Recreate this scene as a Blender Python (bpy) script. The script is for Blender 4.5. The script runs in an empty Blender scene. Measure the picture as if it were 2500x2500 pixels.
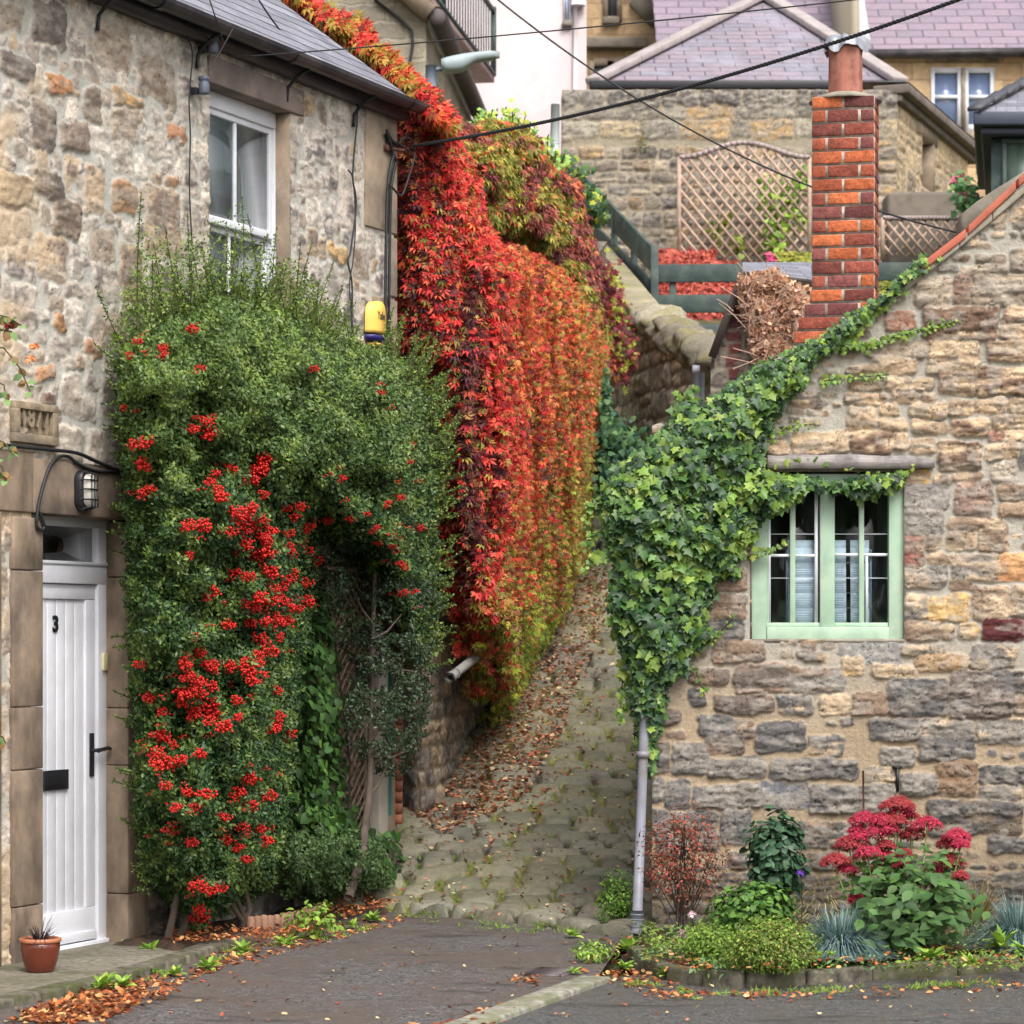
import bpy, math, random
import numpy as np
from mathutils import Vector
R = math.radians
F = 6530.0; H = 1.8; VH = 1560.0; UC = 1250.0     # lens (px at 2500), eye height, horizon row, centre column
rng = np.random.default_rng(7)
random.seed(7)
scene = bpy.context.scene
COL = scene.collection

# ------------------------------------------------------------------ helpers
def S(r, g, b):
    def f(c):
        c /= 255.0
        return c / 12.92 if c <= 0.04045 else ((c + 0.055) / 1.055) ** 2.4
    return (f(r), f(g), f(b))
def P(u, v, Y):
    return np.array([(u - UC) / F * Y, Y, H + (VH - v) / F * Y])
def hsh(ix, iy, seed):
    h = np.sin(ix * 127.1 + iy * 311.7 + seed * 74.73) * 43758.5453
    return h - np.floor(h)
def vn(x, y, seed=0):
    x = np.asarray(x, float); y = np.asarray(y, float)
    ix = np.floor(x); iy = np.floor(y); fx = x - ix; fy = y - iy
    fx = fx * fx * (3 - 2 * fx); fy = fy * fy * (3 - 2 * fy)
    a = hsh(ix, iy, seed); b = hsh(ix + 1, iy, seed); c = hsh(ix, iy + 1, seed); d = hsh(ix + 1, iy + 1, seed)
    return (a * (1 - fx) + b * fx) * (1 - fy) + (c * (1 - fx) + d * fx) * fy
def fbm(x, y, seed=0, o=3):
    t = 0; w = 0; a = 1.0
    for i in range(o):
        t = t + a * vn(np.asarray(x) * 2 ** i, np.asarray(y) * 2 ** i, seed + i * 13); w += a; a *= 0.5
    return t / w
def sst(a, b, x):
    t = np.clip((x - a) / (b - a), 0, 1); return t * t * (3 - 2 * t)
def norm(a):
    return a / (np.linalg.norm(a, axis=-1, keepdims=True) + 1e-9)

class Frame:
    """a vertical surface over a plan polyline: s along, z up, d out of it"""
    def __init__(s, pts, ext=4.0):
        p = np.array(pts, float)
        a = p[0] - (p[1] - p[0]) / np.linalg.norm(p[1] - p[0]) * ext
        b = p[-1] + (p[-1] - p[-2]) / np.linalg.norm(p[-1] - p[-2]) * ext
        q = np.vstack([a, p, b]); L = np.r_[0, np.cumsum(np.linalg.norm(np.diff(q, axis=0), axis=1))] - ext
        n = int((L[-1] - L[0]) / 0.02) + 2
        s.S = np.linspace(L[0], L[-1], n)
        s.X = np.interp(s.S, L, q[:, 0]); s.Y = np.interp(s.S, L, q[:, 1])
        if len(pts) > 2:
            k = np.ones(31) / 31
            X = np.convolve(np.pad(s.X, 15, 'edge'), k, 'valid'); Y = np.convolve(np.pad(s.Y, 15, 'edge'), k, 'valid')
            X[:16] = s.X[:16]; X[-16:] = s.X[-16:]; Y[:16] = s.Y[:16]; Y[-16:] = s.Y[-16:]
            s.X, s.Y = X, Y
        t = norm(np.c_[np.gradient(s.X), np.gradient(s.Y)])
        s.T = t; s.N = np.c_[t[:, 1], -t[:, 0]]; s.L = L[-2]
    def pt(s, a, z, d=0.0):
        a, z, d = np.broadcast_arrays(np.asarray(a, float), np.asarray(z, float), np.asarray(d, float))
        x = np.interp(a, s.S, s.X); y = np.interp(a, s.S, s.Y)
        nx = np.interp(a, s.S, s.N[:, 0]); ny = np.interp(a, s.S, s.N[:, 1])
        return np.stack([x + nx * d, y + ny * d, z], -1)
    def dirs(s, a):
        nx = np.interp(a, s.S, s.N[:, 0]); ny = np.interp(a, s.S, s.N[:, 1]); o = np.zeros_like(nx)
        return np.stack([-ny, nx, o], -1), np.stack([nx, ny, o], -1)
    def uv(s, u, v, d=0.0):
        u, v, d = np.broadcast_arrays(np.asarray(u, float), np.asarray(v, float), np.asarray(d, float))
        sh = u.shape; u = u.ravel(); v = v.ravel(); d = d.ravel()
        a = np.zeros_like(u); Yo = np.zeros_like(u)
        dq = np.round(d / 0.02) * 0.02
        for lv in np.unique(dq):
            m = dq == lv
            X = s.X + s.N[:, 0] * lv; Y = s.Y + s.N[:, 1] * lv; k = X / np.maximum(Y, 1)
            if k[0] > k[-1]: k, SS, YY = k[::-1], s.S[::-1], Y[::-1]
            else: SS, YY = s.S, Y
            k = np.maximum.accumulate(k)
            a[m] = np.interp((u[m] - UC) / F, k, SS); Yo[m] = np.interp((u[m] - UC) / F, k, YY)
        z = H + (VH - v) / F * Yo
        return a.reshape(sh), z.reshape(sh)

# ------------------------------------------------------------------ scene tree
ROOT = {}
def tag(o, label=None, cat=None, group=None, kind=None):
    if label: o['label'] = label
    if cat: o['category'] = cat
    if group: o['group'] = group
    if kind: o['kind'] = kind
    return o
def thing(name, label, cat, loc=(0, 0, 0), group=None):
    o = bpy.data.objects.new(name, None); o.empty_display_size = 0.2
    COL.objects.link(o); o.location = [float(c) for c in loc]
    ROOT[o.name] = np.array(loc, float)
    return tag(o, label, cat, group)
def addmesh(name, V, polys, mat, parent=None, colors=None, uvs=None, smooth=False, bevel=0, origin=None):
    """polys: (n,k) int array or list of lists; V world coordinates"""
    V = np.asarray(V, float).reshape(-1, 3)
    if parent is not None:
        base = ROOT[parent.name]
    elif origin is not None: base = np.array(origin, float)
    else:
        base = np.array([(V[:, 0].min() + V[:, 0].max()) / 2, (V[:, 1].min() + V[:, 1].max()) / 2, V[:, 2].min()])
    me = bpy.data.meshes.new(name)
    W = (V - base).astype(np.float32)
    if isinstance(polys, np.ndarray) and polys.ndim == 2:
        n, k = polys.shape; flat = polys.astype(np.int32).ravel(); ls = np.arange(n, dtype=np.int32) * k; lt = np.full(n, k, np.int32)
    else:
        lt = np.array([len(p) for p in polys], np.int32); ls = np.r_[0, np.cumsum(lt)[:-1]].astype(np.int32)
        flat = np.array([i for p in polys for i in p], np.int32); n = len(lt)
    me.vertices.add(len(W)); me.vertices.foreach_set('co', W.ravel())
    me.loops.add(len(flat)); me.loops.foreach_set('vertex_index', flat)
    me.polygons.add(n); me.polygons.foreach_set('loop_start', ls); me.polygons.foreach_set('loop_total', lt)
    if smooth: me.polygons.foreach_set('use_smooth', np.ones(n, bool))
    if uvs is not None:
        l = me.uv_layers.new(name='UVMap'); l.data.foreach_set('uv', np.asarray(uvs, np.float32).ravel())
    me.update(calc_edges=True); me.validate()
    if colors is not None:
        c = np.ones((len(W), 4), np.float32); c[:, :3] = colors
        a = me.color_attributes.new('Col', 'FLOAT_COLOR', 'POINT'); a.data.foreach_set('color', c.ravel())
    if mat: me.materials.append(mat)
    o = bpy.data.objects.new(name, me); COL.objects.link(o)
    if parent is not None:
        o.parent = parent; ROOT[o.name] = base
    else:
        o.location = base; ROOT[o.name] = base
    if bevel:
        b = o.modifiers.new('Bevel', 'BEVEL'); b.width = bevel; b.segments = 2; b.limit_method = 'ANGLE'; b.angle_limit = R(40)
    return o

class MB:
    def __init__(s): s.v = []; s.f = []; s.uv = []; s.c = []; s.n = 0; s.cc = (1, 1, 1)
    def add(s, V, polys, uv=None, col=None):
        V = np.asarray(V, float).reshape(-1, 3)
        s.v.append(V); s.c.append(np.broadcast_to(np.array(col if col is not None else s.cc, float), V.shape))
        for i, p in enumerate(polys):
            s.f.append([int(j) + s.n for j in p])
            s.uv.extend(uv[i] if uv is not None else [(0, 0)] * len(p))
        s.n += len(V)
    def quad(s, a, b, c, d, u0=0, v0=0, col=None):
        a, b, c, d = map(lambda p: np.asarray(p, float), (a, b, c, d))
        w = np.linalg.norm(b - a); h = np.linalg.norm(d - a)
        e = (b - a) / max(w, 1e-9)
        f = (d - a) - e * np.dot(d - a, e); f = f / max(np.linalg.norm(f), 1e-9)
        uv = [(u0 + float(np.dot(p - a, e)), v0 + float(np.dot(p - a, f))) for p in (a, b, c, d)]
        s.add([a, b, c, d], [(0, 1, 2, 3)], [uv], col)
    def hexa(s, c8, col=None):
        s.add(c8, [(0, 3, 2, 1), (4, 5, 6, 7), (0, 1, 5, 4), (1, 2, 6, 5), (2, 3, 7, 6), (3, 0, 4, 7)], None, col)
    def fbox(s, fr, s0, s1, z0, z1, d0, d1, col=None):
        A = [(s0, z0, d1), (s1, z0, d1), (s1, z0, d0), (s0, z0, d0), (s0, z1, d1), (s1, z1, d1), (s1, z1, d0), (s0, z1, d0)]
        s.hexa([fr.pt(*a) for a in A], col)
    def box(s, x0, x1, y0, y1, z0, z1, col=None):
        s.hexa([(x0, y0, z0), (x1, y0, z0), (x1, y1, z0), (x0, y1, z0), (x0, y0, z1), (x1, y0, z1), (x1, y1, z1), (x0, y1, z1)], col)
    def bar(s, a, b, w, t, up=(0, 0, 1), col=None):
        a = np.asarray(a, float); b = np.asarray(b, float); d = norm(b - a); up = np.asarray(up, float)
        x = norm(np.cross(d, up)); y = np.cross(x, d)
        x = x * w / 2; y = y * t / 2
        s.hexa([a - x - y, a + x - y, b + x - y, b - x - y, a - x + y, a + x + y, b + x + y, b - x + y], col)
    def tube(s, pts, rad, n=8, col=None, cap=True):
        p = np.asarray(pts, float); m = len(p); r = np.broadcast_to(np.asarray(rad, float), (m,))
        t = norm(np.gradient(p, axis=0)); ref = np.array([0, 0, 1.0]) if abs(t[:, 2]).mean() < 0.8 else np.array([1.0, 0, 0])
        x = norm(np.cross(t, ref)); y = np.cross(t, x)
        a = np.linspace(0, 2 * np.pi, n, endpoint=False)
        V = p[:, None] + r[:, None, None] * (np.cos(a)[None, :, None] * x[:, None] + np.sin(a)[None, :, None] * y[:, None])
        f = []
        for i in range(m - 1):
            for j in range(n):
                k = (j + 1) % n; f.append((i * n + j, i * n + k, (i + 1) * n + k, (i + 1) * n + j))
        if cap: f.append(tuple(range(n))); f.append(tuple(range((m - 1) * n, m * n))[::-1])
        s.add(V.reshape(-1, 3), f, None, col)
    def lathe(s, c, prof, n=24, col=None, axis=None):
        c = np.asarray(c, float); a = np.linspace(0, 2 * np.pi, n, endpoint=False); f = []
        V = np.array([[(r * math.cos(t), r * math.sin(t), z) for t in a] for r, z in prof]).reshape(-1, 3)
        if axis is not None:
            ax = norm(np.asarray(axis, float)); q = Vector((0, 0, 1)).rotation_difference(Vector(ax)).to_matrix()
            V = V @ np.array(q).T
        for i in range(len(prof) - 1):
            for j in range(n):
                k = (j + 1) % n; f.append((i * n + j, i * n + k, (i + 1) * n + k, (i + 1) * n + j))
        s.add(V + c, f, None, col)
    def build(s, name, mat, parent=None, bevel=0, smooth=False, vc=False):
        return addmesh(name, np.vstack(s.v), s.f, mat, parent, np.vstack(s.c) if vc else None, s.uv, smooth, bevel)

# ------------------------------------------------------------------ materials
def nmat(name):
    m = bpy.data.materials.new(name); m.use_nodes = True; nt = m.node_tree
    return m, nt, nt.nodes['Principled BSDF'], nt.nodes, nt.links
def mix(nt, a, b, f, bt='MIX'):
    n = nt.nodes.new('ShaderNodeMix'); n.data_type = 'RGBA'; n.blend_type = bt
    for i, x in ((0, f), (6, a), (7, b)):
        if hasattr(x, 'is_output') or isinstance(x, bpy.types.NodeSocket): nt.links.new(x, n.inputs[i])
        else: n.inputs[i].default_value = x if i == 0 else (*x[:3], 1)
    return n.outputs[2]
def ramp(nt, fac, stops):
    n = nt.nodes.new('ShaderNodeValToRGB'); nt.links.new(fac, n.inputs[0]); e = n.color_ramp.elements
    while len(e) < len(stops): e.new(0.5)
    for el, (p, c) in zip(e, stops): el.position = p; el.color = (*c[:3], 1) if hasattr(c, '__len__') else (c, c, c, 1)
    return n.outputs[0]
def noise(nt, scale, detail=4, vec=None, rough=0.55, stretch=None):
    n = nt.nodes.new('ShaderNodeTexNoise'); n.inputs['Scale'].default_value = scale; n.inputs['Detail'].default_value = detail; n.inputs['Roughness'].default_value = rough
    if vec is None:
        t = nt.nodes.new('ShaderNodeTexCoord'); vec = t.outputs['Object']
    if stretch:
        mp = nt.nodes.new('ShaderNodeMapping'); mp.inputs['Scale'].default_value = stretch; nt.links.new(vec, mp.inputs[0]); vec = mp.outputs[0]
    nt.links.new(vec, n.inputs['Vector']); return n.outputs[0]
def bump(nt, p, h, st, dist=0.01):
    b = nt.nodes.new('ShaderNodeBump'); b.inputs['Strength'].default_value = st; b.inputs['Distance'].default_value = dist
    nt.links.new(h, b.inputs['Height']); nt.links.new(b.outputs[0], p.inputs['Normal']); return b
def m_plain(name, c, rough=0.6, var=0.12, sc=8, bst=0.15, metal=0, spec=0.4, stretch=None, dirt=None, dsc=3):
    m, nt, p, N, Lk = nmat(name)
    f = noise(nt, sc, 5, stretch=stretch)
    c = np.array(c); a = tuple(np.clip(c * (1 - var * 1.6), 0, 1)); b = tuple(np.clip(c * (1 + var), 0, 1))
    o = ramp(nt, f, [(0.3, a), (0.7, b)])
    if dirt is not None:
        f2 = noise(nt, dsc, 6, rough=0.65)
        g = ramp(nt, f2, [(0.45, 0.0), (0.68, 1.0)])
        o = mix(nt, o, dirt, g)
    Lk.new(o, p.inputs['Base Color']); p.inputs['Roughness'].default_value = rough; p.inputs['Metallic'].default_value = metal
    p.inputs['Specular IOR Level'].default_value = spec
    if bst: bump(nt, p, noise(nt, sc * 5, 4, stretch=stretch), bst, 0.004)
    return m
def m_vcol(name, rough=0.85, var=0.35, sc=30, bst=0.6, bdist=0.01, spec=0.25, dirt=None):
    m, nt, p, N, Lk = nmat(name)
    a = N.new('ShaderNodeVertexColor'); a.layer_name = 'Col'
    f = noise(nt, sc, 7, rough=0.7)
    o = mix(nt, a.outputs[0], ramp(nt, f, [(0.25, 1 - var), (0.5, 1.0), (0.75, 1 + var)]), 1.0, 'MULTIPLY')
    f2 = noise(nt, sc * 4.5, 3, rough=0.6)
    o = mix(nt, o, ramp(nt, f2, [(0.3, 1 - var * 0.6), (0.7, 1 + var * 0.6)]), 1.0, 'MULTIPLY')
    if dirt:
        g = ramp(nt, noise(nt, 1.6, 6, rough=0.7), [(0.5, 0.0), (0.7, 0.55)]); o = mix(nt, o, dirt, g)
    Lk.new(o, p.inputs['Base Color']); p.inputs['Roughness'].default_value = rough; p.inputs['Specular IOR Level'].default_value = spec
    bump(nt, p, noise(nt, sc * 1.5, 8, rough=0.7), bst, bdist)
    return m
def m_leaf(name, rough=0.5, tr=0.3, spec=0.35):
    m, nt, p, N, Lk = nmat(name)
    a = N.new('ShaderNodeVertexColor'); a.layer_name = 'Col'
    Lk.new(a.outputs[0], p.inputs['Base Color']); p.inputs['Roughness'].default_value = rough; p.inputs['Specular IOR Level'].default_value = spec
    t = N.new('ShaderNodeBsdfTranslucent'); Lk.new(a.outputs[0], t.inputs[0])
    mx = N.new('ShaderNodeMixShader'); mx.inputs[0].default_value = tr
    Lk.new(p.outputs[0], mx.inputs[1]); Lk.new(t.outputs[0], mx.inputs[2]); Lk.new(mx.outputs[0], N['Material Output'].inputs[0])
    return m
def m_brick(name, c1, c2, mort, bw, rh, ms=0.012, off=0.5, var=0.3, rough=0.85, bst=0.6, squash=1.0, dirt=None, spec=0.25, warp=0.0):
    m, nt, p, N, Lk = nmat(name)
    uv = N.new('ShaderNodeUVMap').outputs[0]
    if warp:
        w = N.new('ShaderNodeTexNoise'); w.inputs['Scale'].default_value = 5; Lk.new(uv, w.inputs[0])
        ad = N.new('ShaderNodeVectorMath'); ad.operation = 'MULTIPLY_ADD'; Lk.new(w.outputs[1], ad.inputs[0]); ad.inputs[1].default_value = (warp, warp, 0); Lk.new(uv, ad.inputs[2]); uv = ad.outputs[0]
    b = N.new('ShaderNodeTexBrick'); Lk.new(uv, b.inputs[0]); b.offset = off; b.squash = squash
    b.inputs['Color1'].default_value = (*c1, 1); b.inputs['Color2'].default_value = (*c2, 1); b.inputs['Mortar'].default_value = (*mort, 1)
    b.inputs['Scale'].default_value = 1; b.inputs['Brick Width'].default_value = bw; b.inputs['Row Height'].default_value = rh
    b.inputs['Mortar Size'].default_value = ms; b.inputs['Mortar Smooth'].default_value = 0.4; b.inputs['Bias'].default_value = 0
    f = noise(nt, 7, 6, uv, 0.7)
    o = mix(nt, b.outputs[0], ramp(nt, f, [(0.3, 1 - var), (0.7, 1 + var)]), 1.0, 'MULTIPLY')
    if dirt:
        g = ramp(nt, noise(nt, 1.1, 6, uv, 0.65), [(0.48, 0.0), (0.66, 0.8)]); o = mix(nt, o, dirt, g)
    Lk.new(o, p.inputs['Base Color']); p.inputs['Roughness'].default_value = rough; p.inputs['Specular IOR Level'].default_value = spec
    mh = N.new('ShaderNodeMath'); mh.operation = 'MULTIPLY_ADD'; Lk.new(b.outputs[1], mh.inputs[0]); mh.inputs[1].default_value = -1.0
    Lk.new(noise(nt, 25, 5, uv), mh.inputs[2]); bump(nt, p, mh.outputs[0], bst, 0.02)
    return m
def m_glass(name, tint=(0.9, 0.95, 0.95), refl=1.0):
    m, nt, p, N, Lk = nmat(name)
    t = N.new('ShaderNodeBsdfTransparent'); t.inputs[0].default_value = (*tint, 1)
    g = N.new('ShaderNodeBsdfGlossy'); g.inputs['Roughness'].default_value = 0.02
    lw = N.new('ShaderNodeLayerWeight'); lw.inputs[0].default_value = .5
    pw = N.new('ShaderNodeMath'); pw.operation = 'POWER'; Lk.new(lw.outputs[1], pw.inputs[0]); pw.inputs[1].default_value = 4.0
    fr = N.new('ShaderNodeMath'); fr.operation = 'MULTIPLY_ADD'; Lk.new(pw.outputs[0], fr.inputs[0]); fr.inputs[1].default_value = .8; fr.inputs[2].default_value = .03 * refl
    wv = noise(nt, 2.5, 2); bb = N.new('ShaderNodeBump'); bb.inputs['Strength'].default_value = 0.008; bb.inputs['Distance'].default_value = 0.02; Lk.new(wv, bb.inputs['Height']); Lk.new(bb.outputs[0], g.inputs['Normal'])
    mx = N.new('ShaderNodeMixShader'); Lk.new(fr.outputs[0], mx.inputs[0]); Lk.new(t.outputs[0], mx.inputs[1]); Lk.new(g.outputs[0], mx.inputs[2])
    Lk.new(mx.outputs[0], N['Material Output'].inputs[0]); return m

M = {}
M['rubble'] = m_vcol('rubble_stone', 0.92, 0.22, 30, 0.8, 0.01)
M['coursed'] = m_vcol('coursed_stone', 0.92, 0.26, 30, 1.0, 0.012)
M['far_stone'] = m_vcol('garden_wall_stone', 0.92, 0.3, 14, 0.7, 0.02)
M['setts'] = m_vcol('stone_setts', 0.62, 0.3, 22, 0.5, 0.008, 0.4)
M['dressed'] = m_plain('dressed_sandstone', S(140, 122, 104), 0.9, 0.42, 5.0, 0.9, stretch=(1, 1, 0.5), dirt=S(82, 74, 68), dsc=1.6)
M['lintel'] = m_plain('lintel_sandstone', S(132, 118, 110), 0.85, 0.2, 5, 0.4, dirt=S(100, 90, 86), dsc=2)
M['quoin'] = m_plain('quoin_sandstone', S(158, 140, 120), 0.88, 0.2, 6, 0.5, dirt=S(112, 102, 92), dsc=2.5)
M['datestone'] = m_plain('date_stone', S(154, 138, 114), 0.92, 0.3, 12, 0.9, dirt=S(112, 102, 90), dsc=5)
M['white'] = m_plain('white_paint', S(226, 227, 234), 0.4, 0.03, 3, 0.05, dirt=S(205, 206, 212), dsc=2)
M['black'] = m_plain('black_metal', (0.015, 0.015, 0.018), 0.4, 0.1, 8, 0.05)
M['blackplastic'] = m_plain('black_gutter_plastic', (0.03, 0.025, 0.03), 0.42, 0.3, 3, 0.1, dirt=(0.075, 0.06, 0.06), dsc=2.5)
M['cable'] = m_plain('black_cable', (0.02, 0.02, 0.022), 0.55, 0.1, 8, 0)
M['greypipe'] = m_plain('grey_paint_pipe', S(142, 144, 156), 0.45, 0.12, 5, 0.1, dirt=S(112, 100, 92), dsc=2.2)
M['greyplastic'] = m_plain('grey_plastic', S(150, 146, 142), 0.5, 0.1, 6, 0.05)
M['insul'] = m_plain('insulator_plastic', S(92, 98, 112), 0.45, 0.1, 6, 0.05)
M['lampgrey'] = m_plain('lamp_housing', S(150, 162, 164), 0.45, 0.08, 4, 0.02)
M['polegrey'] = m_plain('pole_paint', S(112, 124, 140), 0.5, 0.1, 6, 0.05)
M['green_paint'] = m_plain('sage_green_paint', S(158, 184, 160), 0.5, 0.08, 6, 0.2, stretch=(3, 3, 1), dirt=S(176, 196, 172), dsc=6)
M['dkgreen'] = m_plain('dark_green_paint', S(54, 68, 66), 0.55, 0.15, 6, 0.2, stretch=(1, 1, 3), dirt=S(80, 92, 84), dsc=4)
M['teal'] = m_plain('teal_pipe_paint', S(28, 100, 88), 0.5, 0.1, 6, 0.05)
M['trellis'] = m_plain('weathered_trellis', S(176, 150, 132), 0.8, 0.2, 12, 0.3)
M['trellistop'] = m_plain('weathered_trellis_rail', S(162, 146, 142), 0.8, 0.15, 9, 0.3)
M['oldwood'] = m_plain('old_grey_timber', S(158, 150, 146), 0.8, 0.2, 20, 0.6, stretch=(0.2, 1, 4), dirt=S(104, 98, 96), dsc=8)
M['lawn_log'] = m_plain('log_edging_wood', S(148, 112, 92), 0.85, 0.2, 12, 0.4, stretch=(1, 1, 0.2))
M['grey_log'] = m_plain('grey_log_edging', S(120, 112, 98), 0.85, 0.2, 12, 0.4, stretch=(1, 1, 0.2))
M['bark'] = m_plain('bark', S(92, 80, 70), 0.9, 0.3, 18, 0.6, stretch=(1, 1, 0.3))
M['twig'] = m_plain('twig_bark', S(74, 66, 44), 0.85, 0.3, 12, 0.2)
M['dktwig'] = m_plain('dark_twigs', S(60, 50, 42), 0.9, 0.3, 12, 0.2)
M['slate_l'] = m_brick('grey_slate', S(140, 140, 150), S(104, 104, 114), S(62, 62, 68), 0.26, 0.17, 0.005, var=0.25, rough=0.55, bst=0.7, spec=0.5, dirt=S(118, 116, 122))
M['slate_p'] = m_brick('purple_slate', S(142, 126, 134), S(122, 120, 130), S(70, 64, 74), 0.48, 0.25, 0.012, var=0.15, rough=0.6, bst=0.7, spec=0.4, dirt=S(150, 146, 158))
M['slate_f'] = m_brick('far_purple_slate', S(142, 124, 136), S(124, 114, 126), S(86, 78, 90), 0.55, 0.3, 0.02, var=0.12, rough=0.6, bst=0.5, spec=0.4)
M['ashlar'] = m_brick('far_ashlar', S(196, 168, 130), S(166, 138, 106), S(138, 118, 96), 0.75, 0.36, 0.012, var=0.22, warp=0.05, dirt=S(140, 116, 96))
M['ashlar2'] = m_brick('far_rubble', S(190, 160, 116), S(158, 130, 94), S(178, 162, 132), 0.42, 0.22, 0.022, var=0.28, warp=0.14, dirt=S(150, 126, 96))
M['gablestone'] = m_brick('gable_rubble', S(160, 150, 130), S(134, 126, 112), S(160, 152, 136), 0.46, 0.22, 0.022, var=0.25, warp=0.12, dirt=S(128, 120, 106))
M['ridge'] = m_plain('stone_hip_tiles', S(160, 150, 148), 0.85, 0.12, 4, 0.3)
M['parapet'] = m_plain('weathered_coping', S(128, 118, 106), 0.9, 0.25, 4, 0.6, dirt=S(86, 80, 74), dsc=2)
M['pink'] = m_plain('pale_pink_render', S(190, 178, 179), 0.9, 0.06, 1.2, 1.0, dirt=S(172, 158, 155), dsc=1.2)
M['terracotta'] = m_plain('chimney_clay', S(150, 96, 80), 0.85, 0.25, 6, 0.25, stretch=(3, 3, 0.3), dirt=S(190, 134, 118), dsc=4)
M['brick'] = m_vcol('red_brick', 0.92, 0.5, 20, 1.0, 0.015, dirt=S(70, 50, 48))
M['mortar'] = m_plain('lime_mortar', S(178, 164, 150), 0.95, 0.25, 30, 0.9, dirt=S(124, 112, 102), dsc=9)
M['cement'] = m_plain('grey_cement', S(150, 142, 128), 0.92, 0.15, 12, 0.6, dirt=S(118, 110, 98), dsc=4)
M['redtile'] = m_plain('red_ridge_tile', S(176, 96, 74), 0.8, 0.15, 12, 0.4, dirt=S(140, 84, 68), dsc=6)
M['pot'] = m_plain('glazed_terracotta', S(104, 48, 32), 0.25, 0.12, 5, 0.08, spec=0.6)
M['potrim'] = m_plain('pot_rim', S(176, 110, 78), 0.4, 0.12, 5, 0.08, spec=0.6)
M['soil'] = m_plain('dark_soil', S(62, 50, 40), 0.95, 0.4, 25, 1.0, dirt=S(92, 66, 48), dsc=8)
M['lead'] = m_plain('lead_sheet', S(150, 152, 160), 0.5, 0.15, 14, 0.4, metal=0.3)
M['concrete'] = m_plain('pavement_concrete', S(126, 120, 106), 0.92, 0.34, 26, 1.0, dirt=S(88, 86, 66), dsc=3.5)
M['kerb'] = m_plain('kerb_stone', S(148, 144, 132), 0.92, 0.32, 20, 1.0, dirt=S(106, 108, 78), dsc=4)
M['bedkerb'] = m_plain('mossy_bed_kerb', S(104, 98, 86), 0.95, 0.45, 16, 1.0, dirt=S(70, 74, 38), dsc=5)
M['yellow'] = m_plain('alarm_yellow', S(240, 196, 96), 0.4, 0.04, 4, 0)
M['navy'] = m_plain('alarm_blue', S(48, 40, 110), 0.4, 0.05, 4, 0)
M['ink'] = m_plain('printed_ink', (0.03, 0.03, 0.03), 0.6, 0.05, 4, 0)
M['paper'] = m_plain('white_paper', S(222, 226, 240), 0.7, 0.06, 30, 0)
M['inkline'] = m_plain('paper_print', S(150, 154, 170), 0.7, 0.06, 30, 0)
M['cream'] = m_plain('cream_plastic', S(222, 216, 170), 0.5, 0.05, 8, 0)
M['interior'] = m_plain('dark_interior', S(58, 40, 30), 0.9, 0.4, 2, 0.1)
M['curtain'] = m_plain('pale_curtain', S(190, 200, 200), 0.9, 0.06, 4, 0)
M['glass'] = m_glass('window_glass')
M['glass2'] = m_glass('reflective_glass', (0.7, 0.75, 0.75), 3.0)
M['lampglass'] = m_plain('lamp_glass', S(200, 196, 186), 0.15, 0.1, 10, 0, spec=0.8)
M['berry'] = m_plain('red_berries', S(192, 24, 14), 0.4, 0.15, 30, 0, spec=0.5)
M['leaf'] = m_leaf('foliage', 0.55, 0.22, 0.3)
M['glossleaf'] = m_leaf('glossy_foliage', 0.42, 0.25, 0.38)
M['dryleaf'] = m_leaf('dry_leaves', 0.8, 0.2, 0.2)
M['petal'] = m_leaf('petals', 0.7, 0.2, 0.2)
M['green_table'] = m_plain('pale_teal_metal', S(120, 170, 168), 0.5, 0.05, 4, 0)
def m_asphalt(name, base, moss, reddish):
    m, nt, p, N, Lk = nmat(name)
    f = noise(nt, 55, 6, rough=0.85); o = ramp(nt, f, [(0.4, tuple(np.array(base) * 0.25)), (0.5, base), (0.6, tuple(np.array(base) * 2.6))])
    o = mix(nt, o, ramp(nt, noise(nt, 16, 5, rough=0.8), [(0.38, 0.45), (0.5, 1.0), (0.62, 1.5)]), 1.0, 'MULTIPLY')
    o = mix(nt, o, reddish, ramp(nt, noise(nt, 1.3, 8, rough=0.75), [(0.4, 0.0), (0.6, 0.9)]))
    o = mix(nt, o, moss, ramp(nt, noise(nt, 3.1, 7, rough=0.75), [(0.6, 0.0), (0.72, 0.6)]))
    o = mix(nt, o, tuple(np.array(base) * 0.4), ramp(nt, noise(nt, 2.2, 8, rough=0.7, stretch=(0.5, 1.4, 1)), [(0.56, 0.0), (0.62, 0.75)]))
    Lk.new(o, p.inputs['Base Color'])
    Lk.new(ramp(nt, noise(nt, 2, 4), [(0.3, 0.55), (0.7, 0.8)]), p.inputs['Roughness'])
    bump(nt, p, noise(nt, 50, 6, rough=0.8), 0.9, 0.012); return m
M['asph_l'] = m_asphalt('patched_asphalt', S(86, 83, 82), S(84, 82, 64), S(92, 80, 72))
M['asph_r'] = m_asphalt('dark_asphalt', S(76, 76, 76), S(84, 86, 52), S(84, 78, 70))
M['earth'] = m_plain('grassy_earth', S(84, 88, 50), 0.95, 0.4, 3, 0.8, dirt=S(96, 80, 56), dsc=1.5)

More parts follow.
